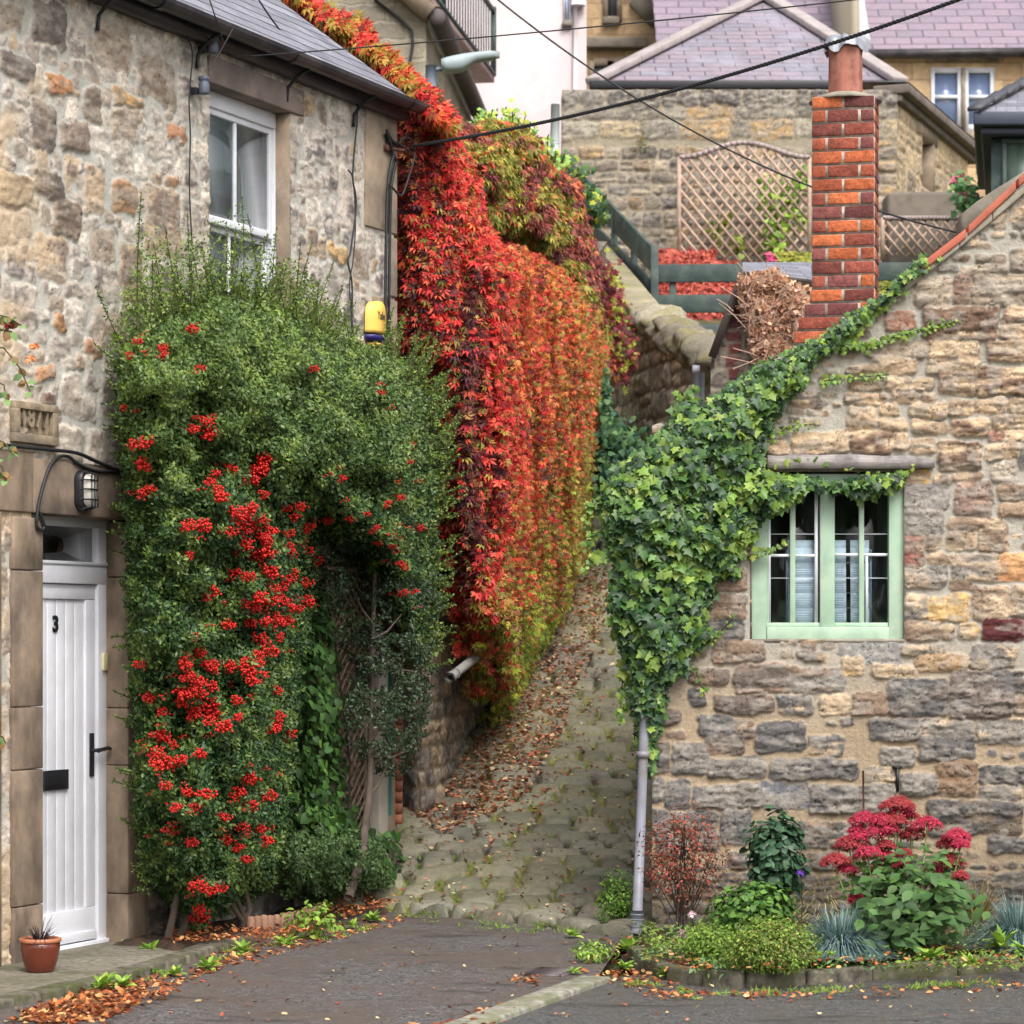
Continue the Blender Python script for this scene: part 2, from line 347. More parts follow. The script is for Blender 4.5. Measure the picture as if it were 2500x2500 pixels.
# ------------------------------------------------------------------ stone surfaces (relief + colour per vertex)
def grid_faces(nx, ny, mask=None):
    i = np.arange(nx - 1)[None, :] + np.arange(ny - 1)[:, None] * nx
    q = np.stack([i, i + 1, i + 1 + nx, i + nx], -1)
    return q.reshape(-1, 4) if mask is None else q[mask]
RIM = [False]
def raster(sa, za, rects, WX, WZ, Hh, C, mort, seed=1):
    """rects: s0,s1,z0,z1,col1,col2,bulge,radius"""
    N1 = fbm(sa[None, :] * 9, za[:, None] * 14, seed, 4); N2 = fbm(sa[None, :] * 28, za[:, None] * 40, seed + 5, 3)
    N3 = fbm(sa[None, :] * 5, za[:, None] * 24, seed + 9, 4)
    for (s0, s1, z0, z1, c1, c2, bl, rd) in rects:
        i0, i1 = np.searchsorted(sa, (s0 - 0.05, s1 + 0.05)); j0, j1 = np.searchsorted(za, (z0 - 0.05, z1 + 0.05))
        if i1 <= i0 or j1 <= j0: continue
        sl = (slice(j0, j1), slice(i0, i1))
        x = sa[None, i0:i1] + WX[sl] - (s0 + s1) / 2; y = za[j0:j1, None] + WZ[sl] - (z0 + z1) / 2
        hx = (s1 - s0) / 2; hy = (z1 - z0) / 2; r = min(rd, hx * 0.8, hy * 0.8)
        qx = np.abs(x) - hx + r; qy = np.abs(y) - hy + r
        sd = np.hypot(np.maximum(qx, 0), np.maximum(qy, 0)) + np.minimum(np.maximum(qx, qy), 0) - r
        sd = sd + (N2[sl] - .5) * .02
        t = sst(0.003, -0.009, sd)
        tilt = random.uniform(-0.25, 0.25) * y / max(hy, .02)
        h = t * bl * .68 * (0.66 + 0.34 * np.clip(-sd / 0.04, 0, 1) + tilt * 0.5 + (N1[sl] - 0.5) * 1.1 + (N3[sl] - 0.5) * 1.3 + (N2[sl] - 0.5) * 0.7)
        off = random.random() * 0.22 - 0.11
        m = sst(0.42, 0.6, N1[sl] * 0.6 + N3[sl] * 0.4 + off)[..., None]
        if RIM[0]: m = m * sst(-.012, -.035, sd)[..., None]
        c = np.array(c1) * (1 - m) + np.array(c2) * m; c = c * .8 + c.mean(-1, keepdims=True) * .2
        kx, ky = random.uniform(0, 50), random.uniform(0, 50); gx = sa[None, i0:i1] + 0 * y; gy = za[j0:j1, None] + 0 * x
        f1 = fbm(gx * 30 + kx, gy * 55 + ky, seed + 4, 4); f2 = fbm(gx * 12 + ky, gy * 20 + kx, seed + 6, 3)
        c = c * (0.62 + 0.76 * f1)[..., None]; gl = (sst(.5, .64, f2) * .55)[..., None]; c = c * (1 - gl) + np.array([.30, .27, .23]) * (0.5 + f1)[..., None] * gl
        crk = (np.abs(f2 - .5 + .25 * (N3[sl] - .5)) < (.004 if RIM[0] else .012)) & (f1 > .4); c = np.where(crk[..., None], c * .45, c); h = np.where(crk, h - .006 * t, h)
        t3 = sst(0.002, -0.007, sd)[..., None]
        upd = (t > 0) & (h > Hh[sl])
        Hh[sl] = np.where(upd, h, Hh[sl])
        C[sl] = np.where((t3 > 0), C[sl] * (1 - t3) + c * t3, C[sl])
def wall_grid(name, fr, s0, s1, z0, z1, ds, dz, fill, mat, parent, top=None, bot=None, holes=(), d0=0.0, mort=(0.4, 0.38, 0.33), mnoise=0.006, seed=3, warp=0.018):
    sa = np.arange(s0, s1 + ds, ds); sa[-1] = s1; za = np.arange(z0, z1 + dz, dz)
    SS, ZZ = np.meshgrid(sa, za)
    WX = (fbm(SS * 6, ZZ * 6, seed) - 0.5) * warp * 3 + (fbm(SS * 22, ZZ * 22, seed + 3, 2) - 0.5) * warp * 1.1
    WZ = (fbm(SS * 5, ZZ * 7, seed + 7) - 0.5) * warp * 3 + (fbm(SS * 24, ZZ * 24, seed + 9, 2) - 0.5) * warp * 0.9
    Hh = (fbm(SS * 18, ZZ * 18, seed + 20) - 0.5) * mnoise
    mn = fbm(SS * 3, ZZ * 3, seed + 30)[..., None]
    C = np.array(mort) * (0.85 + 0.3 * mn)
    fill(sa, za, SS, ZZ, WX, WZ, Hh, C)
    Zc = ZZ.copy()
    keep = np.ones((len(za) - 1, len(sa) - 1), bool)
    if top is not None:
        tz = top(SS); Zc = np.minimum(Zc, tz); keep &= ~((ZZ[:-1, :-1] >= tz[:-1, :-1]) & (ZZ[:-1, 1:] >= tz[:-1, 1:]))
    if bot is not None:
        bz = bot(SS); Zc = np.maximum(Zc, bz); keep &= ~((ZZ[1:, :-1] <= bz[1:, :-1]) & (ZZ[1:, 1:] <= bz[1:, 1:]))
    cs = (sa[:-1] + sa[1:]) / 2; cz = (za[:-1] + za[1:]) / 2
    for (a, b, c, d) in holes:
        keep &= ~((cs[None, :] > a) & (cs[None, :] < b) & (cz[:, None] > c) & (cz[:, None] < d))
    V = fr.pt(SS, Zc, Hh + d0)
    return addmesh(name, V.reshape(-1, 3), grid_faces(len(sa), len(za), keep), mat, parent, C.reshape(-1, 3), None, True)
def rows_fill(pal, rowh=(0.09, 0.2), lw=(0.14, 0.42), gap=0.022, bulge=(0.015, 0.035), seed=5, rad=0.03, avoid=None, split=0.15):
    def fn(sa, za, SS, ZZ, WX, WZ, Hh, C):
        rd = random.Random(seed); rects = []; z = za[0] - 0.05
        while z < za[-1]:
            h = rd.uniform(*rowh); s = sa[0] - rd.uniform(0, 0.3)
            while s < sa[-1]:
                w = rd.uniform(*lw) * (0.7 + h / rowh[1] * 0.5)
                def put(a, b, c, d):
                    if avoid and avoid(a, b, c, d): return
                    c1, c2 = rd.choice(pal); k = rd.uniform(0.8, 1.2)
                    rects.append((a + rd.uniform(0, .006), b, c + rd.uniform(-.006, .01), d + rd.uniform(-.012, .006), np.array(c1) * k, np.array(c2) * k, rd.uniform(*bulge), rad))
                if rd.random() < split and h > 0.13:
                    m = z + h * rd.uniform(0.4, 0.6); put(s, s + w, z, m - gap / 2); put(s, s + w, m + gap / 2, z + h)
                else: put(s, s + w, z, z + h)
                s += w + gap * rd.uniform(0.7, 1.4)
            z += h + gap * rd.uniform(0.8, 1.2)
        raster(sa, za, rects, WX, WZ, Hh, C, None, seed)
    return fn
EXPO = 0.86
# ================================================================== LEFT COTTAGE
ang = math.atan2(2950, F); e1 = np.array([math.sin(ang), math.cos(ang)])
CORN = np.array([(962 - UC) / F * 18.8, 18.8])
LF = Frame([CORN - 6 * e1, CORN])          # corner at s = 6
EAVE = 5.50
def lp(u, v, d=0.0): a, z = LF.uv(u, v, d); return float(a), float(z)
lc = thing('stone_cottage', 'grey rubble stone cottage dated 1877 with white plank door and slate roof', 'cottage', (CORN[0] - 1.2, CORN[1] - 2.2, 0))
so0 = lp(95, 1800)[0]; so1 = lp(302, 1800)[0]; zl = lp(200, 1262)[1]; zl2 = lp(200, 1132)[1]
sw0 = lp(508, 400)[0]; sw1 = lp(706, 400)[0]; zw1 = lp(600, 236)[1]; zw0 = lp(600, 835)[1]
palL = [(S(190, 176, 160), S(124, 115, 110)), (S(206, 194, 178), S(150, 138, 128)), (S(194, 180, 166), S(110, 103, 102)), (S(176, 160, 144), S(106, 98, 96)),
        (S(206, 192, 172), S(170, 154, 138)), (S(186, 160, 128), S(132, 112, 98)), (S(192, 178, 162), S(124, 112, 108)), (S(172, 154, 134), S(136, 116, 96))]
SPEC = [(145, 212, 27, 24, S(200, 128, 62)), (313, 243, 32, 19, S(204, 150, 62)), (430, 328, 22, 19, S(190, 124, 76)), (416, 440, 14, 12, S(200, 140, 84)),
        (300, 476, 25, 38, S(184, 136, 88)), (225, 850, 22, 16, S(196, 140, 92)), (105, 910, 20, 12, S(200, 140, 84)), (145, 790, 10, 18, S(190, 130, 66)),
        (825, 614, 20, 18, S(206, 160, 84)), (120, 54, 36, 60, S(112, 102, 98)), (105, 300, 26, 56, S(104, 96, 96)), (180, 330, 32, 44, S(150, 128, 112)), (740, 250, 28, 34, S(196, 158, 118)),
        (228, 260, 20, 38, S(150, 132, 112)), (160, 530, 30, 50, S(138, 116, 96)), (45, 170, 40, 34, S(112, 102, 98)), (35, 460, 34, 42, S(140, 116, 84)), (112, 440, 34, 36, S(108, 98, 96)), (118, 970, 12, 9, S(104, 66, 56))]
def fill_left(sa, za, SS, ZZ, WX, WZ, Hh, C):
    rd = random.Random(11); rects = []; occ = []
    def ok(a, b, c, d, g=0.014):
        for (p, q, r, t) in occ:
            if a - g < q and b + g > p and c - g < t and d + g > r: return False
        return True
    for (u, v, hw, hh, c) in SPEC:
        a0, zt = lp(u - hw, v - hh); a1, zb = lp(u + hw, v + hh)
        occ.append((a0, a1, zb, zt)); c = np.array(c) * .75 + np.array(S(150, 134, 118)) * .25; rects.append((a0 - .02, a1 + .02, zb - .02, zt + .02, c, c * 0.6, 0.025, 0.04))
    for hw, tries in ((0.16, 160), (0.115, 1200), (0.08, 4000), (0.05, 9000), (0.032, 12000), (.02, 9000)):
        for _ in range(tries):
            w = hw * rd.uniform(0.75, 1.25); h = hw * rd.uniform(0.55, 1.2)
            s = rd.uniform(sa[0], sa[-1]); z = rd.uniform(za[0], za[-1])
            if ok(s - w, s + w, z - h, z + h):
                occ.append((s - w, s + w, z - h, z + h)); c1, c2 = rd.choice(palL); k = rd.uniform(0.88, 1.12)
                g = 0.016
                rects.append((s - w - g, s + w + g, z - h - g, z + h + g, np.array(c1) * k, np.array(c2) * k, rd.uniform(0.008, 0.02), 0.038))
    RIM[0] = True; raster(sa, za, rects, WX, WZ, Hh, C, None, 2); RIM[0] = False
    w = sst(1.9, 1.3, SS)[..., None] * sst(0.35, 0.6, fbm(SS * 4, ZZ * 4, 77))[..., None] * 0.7
    C[:] = C * (1 - w) + np.array(S(196, 172, 140)) * w
wall_grid('wall', LF, -0.6, 6.0, -0.15, EAVE - 0.02, 0.012, 0.01, fill_left, M['rubble'], lc, holes=[(so0 - .1, so1 + .1, -1, zl + 0.02), (sw0 + 0.0, sw1 - 0.0, zw0, zw1 + 0.0)],
          mort=S(178, 175, 166), seed=4, warp=0.032)
# body behind
mb = MB()
back = np.array([-e1[1], e1[0]])
cx = LF.pt(6.0, 0, 0)[:2]; bk = cx + back * 5
mb.quad((*cx, -.2), (*bk, -.2), (*bk, EAVE), (*cx, EAVE)); mb.add([(*cx, EAVE), (*bk, EAVE), (*(cx + back * 2.5), EAVE + 1.85)], [(0, 1, 2)])
mb.build('gable_wall', M['gablestone'], lc)
mb = MB(); mb.quad(LF.pt(-.6, -.2, 0), LF.pt(-.6, -.2, -5), LF.pt(-.6, EAVE, -5), LF.pt(-.6, EAVE, 0)); mb.quad(LF.pt(6, -.2, -5), LF.pt(-.6, -.2, -5), LF.pt(-.6, EAVE, -5), LF.pt(6, EAVE, -5)); mb.build('rear_wall', M['gablestone'], lc)
# quoins on the corner (long and short)
mb = MB(); z = 0.1; k = 0
for z0, z1, w in ((EAVE - .86, EAVE - .04, .46), (EAVE - 1.3, EAVE - .88, .10), (EAVE - 2.15, EAVE - 1.32, .34), (EAVE - 3.0, EAVE - 2.17, .16), (EAVE - 3.7, EAVE - 3.02, .3), (EAVE - 4.5, EAVE - 3.72, .15), (0, EAVE - 4.52, .3)):
    mb.fbox(LF, 6.0 - w, 6.012, z0, z1 - 0.006, -.2, 0.022)
mb.build('quoins', M['quoin'], lc, bevel=0.008)
# door surround
mb = MB()
zr = [lp(60, y)[1] for y in (2385, 2210, 1878, 1725, 1392, 1262)]
for a, b in zip(zr[:-1], zr[1:]): mb.fbox(LF, lp(22, 1500)[0], so0, a, b - 0.004, -.26, 0.03)
zr = [lp(300, y)[1] for y in (2330, 2182, 1868, 1728, 1408, 1272)]
for a, b in zip(zr[:-1], zr[1:]): mb.fbox(LF, so1, lp(352, 1500)[0], a, b - 0.004, -.26, 0.03)
sl = lp(70, 1200)[0]
mb.fbox(LF, lp(-40, 1200)[0], sl - .002, zl, zl2 + .03, -.26, 0.034); mb.fbox(LF, sl + .002, lp(352, 1200)[0], zl, zl2, -.26, 0.036)
mb.fbox(LF, lp(-60, 1200)[0], lp(-6, 1200)[0], -.1, zl - .004, -.26, 0.03)
mb.build('door_surround', M['dressed'], lc, bevel=0.008)
mb = MB()                                         # stopped chamfer hanging from the lintel
a0, a1 = lp(145, 1250)[0], lp(265, 1250)[0]
v8 = [LF.pt(a0 + .02, zl - .025, .02), LF.pt(a1, zl - .025, .02), LF.pt(a1, zl - .025, -.1), LF.pt(a0 + .02, zl - .025, -.1), LF.pt(a0 + .06, zl + .01, .0365), LF.pt(a1 - .03, zl + .01, .0365), LF.pt(a1 - .03, zl + .01, -.1), LF.pt(a0 + .06, zl + .01, -.1)]
# door
DD = -0.15
sr = lp(225, 1700, DD)[0]; sfr = lp(252, 1700, DD)[0]; sll = sr - .76
zt = {k: lp(160, v, DD)[1] for k, v in dict(head=1256, g1=1286, g0=1378, leaf=1425, pt=1463, pb=2222, lb=2300, sill=2346).items()}
mb = MB()
mb.fbox(LF, sr + .003, sfr, zt['sill'], zt['head'] + .02, DD - .05, DD + .03)
mb.fbox(LF, sll - .06, sll - .003, zt['sill'], zt['head'] + .02, DD - .05, DD + .03)
mb.fbox(LF, sll - .06, sfr + .001, zt['g1'], zt['head'] + .021, DD - .049, DD + .032)
mb.fbox(LF, sll - .06, sfr + .001, zt['leaf'], zt['g0'], DD - .049, DD + .032)
mb.fbox(LF, sll - .06, sfr + .001, zt['g0'] - .002, zt['g0'] + .018, DD - .049, DD + .042)
mb.fbox(LF, sll - .06, sfr + .06, zt['sill'] - .03, zt['lb'] - .01, DD - .06, DD + .05)
df = mb.build('door_frame', M['white'], lc, bevel=0.004)
mb = MB(); mb.fbox(LF, sll, sr, zt['g0'], zt['g1'], DD - .02, DD - .012); mb.build('transom_glass', M['glass2'], df)
mb = MB(); mb.fbox(LF, sll - .1, sr + .1, zt['g0'] - .1, zt['g1'] + .1, DD - .6, DD - .58); mb.fbox(LF, sll - .1, sr + .04, -.1, zl, DD - .12, DD - .1); mb.build('hallway_backing', M['interior'], lc)
mb = MB(); mb.fbox(LF, lp(238, 1600, DD)[0] - .02, lp(238, 1600, DD)[0] + .02, lp(238, 1637, DD)[1], lp(238, 1594, DD)[1], DD + .03, DD + .048); mb.build('bell_push', M['cream'], df, bevel=0.003)
mb = MB()
lb, lt, pb, pt_ = zt['lb'], zt['leaf'] - .004, zt['pb'], zt['pt']
for a, b, c, d in ((sll, sr, lb, pb), (sll, sr, pt_, lt), (sll, sll + .1, pb + .001, pt_ - .001), (sr - .1, sr - .0005, pb + .001, pt_ - .001)):
    mb.fbox(LF, a, b, c, d, DD - .03, DD + .012)
nb = 6; w = (sr - sll - .2) / nb
for i in range(nb): mb.fbox(LF, sll + .1 + i * w + .0015, sll + .1 + (i + 1) * w - .0015, pb, pt_, DD - .03, DD - .002)
mb.fbox(LF, sll, sr - .02, lb - .002, lb + .05, DD + .01, DD + .035)
door = mb.build('door', M['white'], lc, bevel=0.004)
sc_ = (sll + sr) / 2
mb = MB(); a, z = lp(120, 1905, DD); mb.fbox(LF, sc_ - .14, sc_ + .10, z - .057, z + .057, DD + .002, DD + .016); mb.fbox(LF, sc_ - .12, sc_ + .08, z - .035, z + .035, DD + .016, DD + .02); mb.build('letter_plate', M['black'], door, bevel=0.003)
mb = MB(); a, z0 = lp(208, 1896, DD); z1 = lp(208, 1790, DD)[1]; a = sr - .045
mb.fbox(LF, a - .02, a + .02, z0, z1, DD + .012, DD + .022)
zc = z1 - .1
mb.tube([LF.pt(a, zc, DD + .02), LF.pt(a, zc, DD + .07)], .012); mb.tube([LF.pt(a - .01, zc, DD + .07), LF.pt(a + .09, zc + .012, DD + .075), LF.pt(a + .13, zc + .006, DD + .06)], [.013, .012, .007])
mb.build('handle', M['black'], door, bevel=0.002)
def text_obj(name, body, fr, s, z, d, size, mat, parent, ext=0.004, squash=1.0, spacing=1.0, shear=0.0, bold=0.0):
    cu = bpy.data.curves.new(name, 'FONT'); cu.body = body; cu.size = size; cu.extrude = ext; cu.align_x = 'CENTER'; cu.space_character = spacing; cu.shear = shear; cu.offset = bold
    t = bpy.data.objects.new(name + '_tmp', cu); COL.objects.link(t); bpy.context.view_layer.update()
    me = bpy.data.meshes.new_from_object(t.evaluated_get(bpy.context.evaluated_depsgraph_get()))
    V = np.array([v.co[:] for v in me.vertices]); polys = [list(p.vertices) for p in me.polygons]
    bpy.data.objects.remove(t); bpy.data.curves.remove(cu); bpy.data.meshes.remove(me)
    W = fr.pt(s + V[:, 0] * squash, z + V[:, 1], d + V[:, 2])
    return addmesh(name, W, polys, mat, parent)
z = lp(130, 1541, DD)[1]; text_obj('house_number', '3', LF, sc_ - .015, z, DD + .002, .125, M['black'], door, bold=0.004)
# date stone
a0, z1 = lp(20, 975); a1, z0 = lp(127, 1092); z1 = lp(74, 985)[1]; z0 = lp(74, 1084)[1]
mb = MB(); b = .05
mb.fbox(LF, a0, a1, z0, z1, -.02, .012)
for q in ((a0, a1, z0, z0 + b), (a0, a1, z1 - b * .8, z1), (a0, a0 + b, z0 + b, z1 - b * .8), (a1 - b, a1, z0 + b, z1 - b * .8)): mb.fbox(LF, q[0], q[1], q[2], q[3], .0121, .046)
ds_ = mb.build('date_stone', M['datestone'], lc, bevel=0.003)
text_obj('carved_date', '1877', LF, (a0 + a1) / 2, z0 + b + .045, .018, .15, M['datestone'], ds_, ext=.016, squash=.86, spacing=1.1, bold=0.003)
# lintel + sash window
mb = MB(); mb.fbox(LF, sw0 - .02, lp(736, 270)[0], zw1, EAVE - .1, -.2, .025); mb.build('window_lintel', M['lintel'], lc, bevel=0.01)
mb = MB(); mb.fbox(LF, sw1, sw1 + .014, zw0 - .02, zw1, -.22, .004); mb.fbox(LF, sw0 - .014, sw0, zw0 - .02, zw1, -.22, .004); mb.fbox(LF, sw0 - .1, sw1 + .1, zw0 - .14, zw0, -.2, .08); mb.build('window_reveal', M['quoin'], lc)
WD = -.12
sfR = lp(677, 400, WD)[0]; sfL = sfR - (sw1 - sw0) + .0; zt_ = zw1; zb_ = zw0
mb = MB(); fw = .065
mb.fbox(LF, sfR - fw, sw1 - .001, zb_, zt_, WD - .08, WD + .02); mb.fbox(LF, sw0 + .001, sw0 + fw, zb_, zt_, WD - .08, WD + .02)
mb.fbox(LF, sw0 + .001, sw1 - .001, zt_ - .1, zt_ - .001, WD - .079, WD + .022); mb.fbox(LF, sw0 + .001, sw1 - .001, zb_, zb_ + .06, WD - .079, WD + .03)
wf = mb.build('sash_window', M['white'], lc, bevel=0.005)
zm = lp(575, 560, WD)[1]; g0 = sw0 + fw; g1 = sfR - fw; gm = lp(577, 400, WD)[0]
mb = MB()
for (za_, zb2, dd) in ((zm, zt_ - .1, WD), (zb_ + .06, zm + .001, WD - .045)):
    t = .04
    mb.fbox(LF, g0, g0 + t, za_, zb2, dd - .035, dd); mb.fbox(LF, g1 - t, g1, za_, zb2, dd - .035, dd)
    mb.fbox(LF, g0 + t, g1 - t, za_, za_ + .05, dd - .035, dd + .001); mb.fbox(LF, g0 + t, g1 - t, zb2 - t, zb2, dd - .035, dd + .001)
    mb.fbox(LF, gm - .014, gm + .014, za_ + .05, zb2 - t, dd - .03, dd - .004)
mb.build('sashes', M['white'], wf, bevel=0.004)
mb = MB(); mb.fbox(LF, g0 + .03, g1 - .03, zm + .03, zt_ - .13, WD - .022, WD - .018); mb.fbox(LF, g0 + .03, g1 - .03, zb_ + .1, zm - .01, WD - .067, WD - .063); mb.build('pane', M['glass2'], wf)
mb = MB(); mb.fbox(LF, g0 - .3, g1 + .3, zb_ - .2, zt_ + .1, WD - .9, WD - .88); mb.build('room_backing', M['interior'], lc)
mb = MB()
for i in range(9):
    a = g1 - .05 - i * .022; mb.tube([LF.pt(a, zb_, WD - .13 - .02 * (i % 2)), LF.pt(a, zt_ - .1, WD - .13 - .02 * (i % 2))], .018)
mb.fbox(LF, g0, g1, zt_ - .55, zt_ - .1, WD - .16, WD - .15); mb.build('curtain', M['curtain'], lc)
# roof: stepped slate courses
mb = MB(); SL = .75; ln = math.hypot(1, SL); cd = .17
for i in range(34):
    d0 = .16 - i * cd / ln; d1 = d0 - cd / ln * 1.08; z0 = EAVE + .06 + (.16 - d0) * SL; z1 = EAVE + .06 + (.16 - d1) * SL - .003
    s1 = 6.06 + .008 * math.sin(i * 7.3)
    off = (i % 2) * .13
    A, B, Cc, D = LF.pt(-1, z0 + .002, d0), LF.pt(s1, z0 + .002, d0), LF.pt(s1, z1, d1), LF.pt(-1, z1, d1)
    mb.add([A, B, Cc, D], [(0, 1, 2, 3)], [[(off, .006 + i * .17), (off + s1 + 1, .006 + i * .17), (off + s1 + 1, .176 + i * .17), (off, .176 + i * .17)]])
    A2, B2 = LF.pt(-1, z0 - .004, d0 + .002), LF.pt(s1, z0 - .004, d0 + .002)
    mb.add([A2, B2, B, A], [(0, 1, 2, 3)], [[(off, .0), (off + s1 - .3, .0), (off + s1 - .3, .004), (off, .004)]])
    mb.quad(B2, LF.pt(s1, z1 - .03, d1), Cc, B)
mb.build('roof', M['slate_l'], lc)
mb = MB(); mb.fbox(LF, -1, 6.03, EAVE - .06, EAVE + .05, -.05, .10); mb.build('soffit_board', M['blackplastic'], lc)
# gutter: half round trough with end
mb = MB(); n = 9; zc = EAVE + .045; dc = .185; r = .062; sA, sB = -1, 6.16
pr = [(dc - r * math.cos(t), zc - r * math.sin(t)) for t in np.linspace(0, math.pi, n)]; pi = [(dc - (r - .005) * math.cos(t), zc - (r - .005) * math.sin(t)) for t in np.linspace(0, math.pi, n)]
for Q in (pr, pi[::-1]):
    for (a, b), (c, d) in zip(Q[:-1], Q[1:]): mb.quad(LF.pt(sA, b, a), LF.pt(sB, b, a), LF.pt(sB, d, c), LF.pt(sA, d, c))
mb.add([LF.pt(sB, z, d) for d, z in pr], [tuple(range(n))])
for s_ in (5.86, 4.2, 2.6):
    Q = [(dc - (r + .008) * math.cos(t), zc - (r + .008) * math.sin(t)) for t in np.linspace(0, math.pi, n)]
    for (a, b), (c, d) in zip(Q[:-1], Q[1:]): mb.quad(LF.pt(s_ - .03, b, a), LF.pt(s_ + .03, b, a), LF.pt(s_ + .03, d, c), LF.pt(s_ - .03, d, c))
gt = mb.build('gutter', M['blackplastic'], lc, smooth=True)
for s_ in (5.35, 4.42, 3.3, 2.2):
    mb = MB(); mb.tube([LF.pt(s_, zc - r, dc), LF.pt(s_, zc - .1, .10), LF.pt(s_, zc - .17, .03), LF.pt(s_, zc - .26, .02)], .012); mb.build('gutter_bracket', M['black'], gt)

# wall lamp (bulkhead)
a, z1 = lp(226, 1148, .1); z0 = lp(226, 1248, .1)[1]; zc = (z0 + z1) / 2; hh = (z1 - z0) / 2; wl_s = a - .03
wl = thing('wall_lamp', 'black caged oval bulkhead lamp above the white door', 'wall lamp', LF.pt(wl_s, zc, .036))
def capsule(mb, s, z, d0, d1, w, h, n=20):
    a = np.linspace(0, 2 * np.pi, n, endpoint=False)
    ss = s + w * np.cos(a); zz = z + (h - w) * np.sign(np.sin(a)) + w * np.sin(a)
    m = n; V = np.vstack([LF.pt(ss, zz, d0), LF.pt(ss, zz, d1), LF.pt(s + (ss - s) * .8, z + (zz - z) * .9, d1 + .012)])
    f = [(i, (i + 1) % m, m + (i + 1) % m, m + i) for i in range(m)] + [(m + i, m + (i + 1) % m, 2 * m + (i + 1) % m, 2 * m + i) for i in range(m)] + [tuple(range(2 * m, 3 * m))]
    mb.add(V, f)
mb = MB(); capsule(mb, wl_s, zc, .036, .075, .062, hh); mb.build('base', M['black'], wl)
mb = MB(); capsule(mb, wl_s, zc, .08, .115, .04, hh * .8); mb.build('glass', M['lampglass'], wl, smooth=False)
mb = MB()
for o in (-.03, 0.0, .03): mb.tube([LF.pt(wl_s + o, zc + hh * .9, .08), LF.pt(wl_s + o, zc + hh * .8, .135), LF.pt(wl_s + o, zc - hh * .8, .135), LF.pt(wl_s + o, zc - hh * .9, .08)], .005, 6)
for zz in (-.45, 0.05, .5): mb.tube([LF.pt(wl_s - .058, zc + zz * hh, .07), LF.pt(wl_s - .045, zc + zz * hh, .13), LF.pt(wl_s + .045, zc + zz * hh, .13), LF.pt(wl_s + .058, zc + zz * hh, .07)], .005, 6)
mb.build('cage', M['black'], wl)
# cables on the wall
def cable(name, pts, r, label, cat='cable', mat='cable', group=None, fn=None, dflt=.045):
    P3 = []
    for q in pts:
        u, v = q[:2]; d = q[2] if len(q) > 2 else dflt
        a, z = lp(u, v, d); P3.append(LF.pt(a, z, d))
    P3 = np.array(P3); t = np.linspace(0, len(P3) - 1, len(P3) * 5)
    Q = np.stack([catmull(P3[:, i], t) for i in range(3)], -1)
    mb = MB(); mb.tube(Q, r, 6); o = mb.build(name, M[mat], None, smooth=True); tag(o, label, cat, group); return o
def catmull(y, t):
    y = np.r_[2 * y[0] - y[1], y, 2 * y[-1] - y[-2]]; i = np.minimum(t.astype(int), len(y) - 4); f = t - i
    p0, p1, p2, p3 = y[i], y[i + 1], y[i + 2], y[i + 3]
    return .5 * ((2 * p1) + (-p0 + p2) * f + (2 * p0 - 5 * p1 + 4 * p2 - p3) * f ** 2 + (-p0 + 3 * p1 - 3 * p2 + p3) * f ** 3)
cable('electric_cable', [(-20, 1082), (40, 1090), (120, 1098), (185, 1106), (230, 1125), (300, 1155), (330, 1172)], .011, 'thick black cable running along the top of the door lintel')
cable('lamp_cable', [(335, 1135), (300, 1148), (250, 1151), (215, 1145), (185, 1130), (165, 1115), (143, 1115), (122, 1135), (105, 1180), (92, 1235), (88, 1270), (90, 1288), (100, 1295), (106, 1285), (100, 1265), (92, 1250)], .010, 'black cable looping from the wall lamp down beside the white door')
cable('telephone_wire', [(410, 0), (425, 50), (455, 92), (468, 130), (464, 190), (460, 250), (463, 330), (461, 420), (462, 500), (470, 640)], .005, 'thin black wire down the rubble wall left of the sash window')
cable('aerial_wire', [(873, 230), (870, 300), (866, 340), (861, 400), (860, 440), (868, 500), (855, 610), (848, 640), (858, 700), (855, 850)], .007, 'thin black wire tied down the wall between sash window and corner')
cable('aerial_wire', [(848, 415), (858, 430), (864, 480), (866, 560), (860, 640), (852, 700), (864, 850)], .005, 'second thin black wire crossing over its twin above the yellow alarm box')
# insulators
for (u, v, top, lab) in ((520, 108, 83, 'grey plastic insulator high on the wall just under the gutter'), (498, 208, 180, 'lower grey plastic insulator beside the top of the sash window')):
    a, z = lp(u, v, .08); t_ = thing('wire_insulator', lab, 'insulator', LF.pt(a, z, .08), 'wire insulators by the sash window')
    k = 1 / 385
    mb = MB(); mb.lathe(LF.pt(a, z - .055, .08), [(0, 0), (.03, 0), (.034, .01), (.034, .065), (.028, .075), (.026, .08), (.035, .085), (.035, .1), (.03, .108), (.012, .112), (0, .112)], 20); mb.build('body', M['insul'], t_, smooth=False)
    mb = MB(); mb.fbox(LF, a - .06, a - .02, z - .06, z - .02, .0, .06); mb.build('bracket', M['black'], t_, bevel=.002)
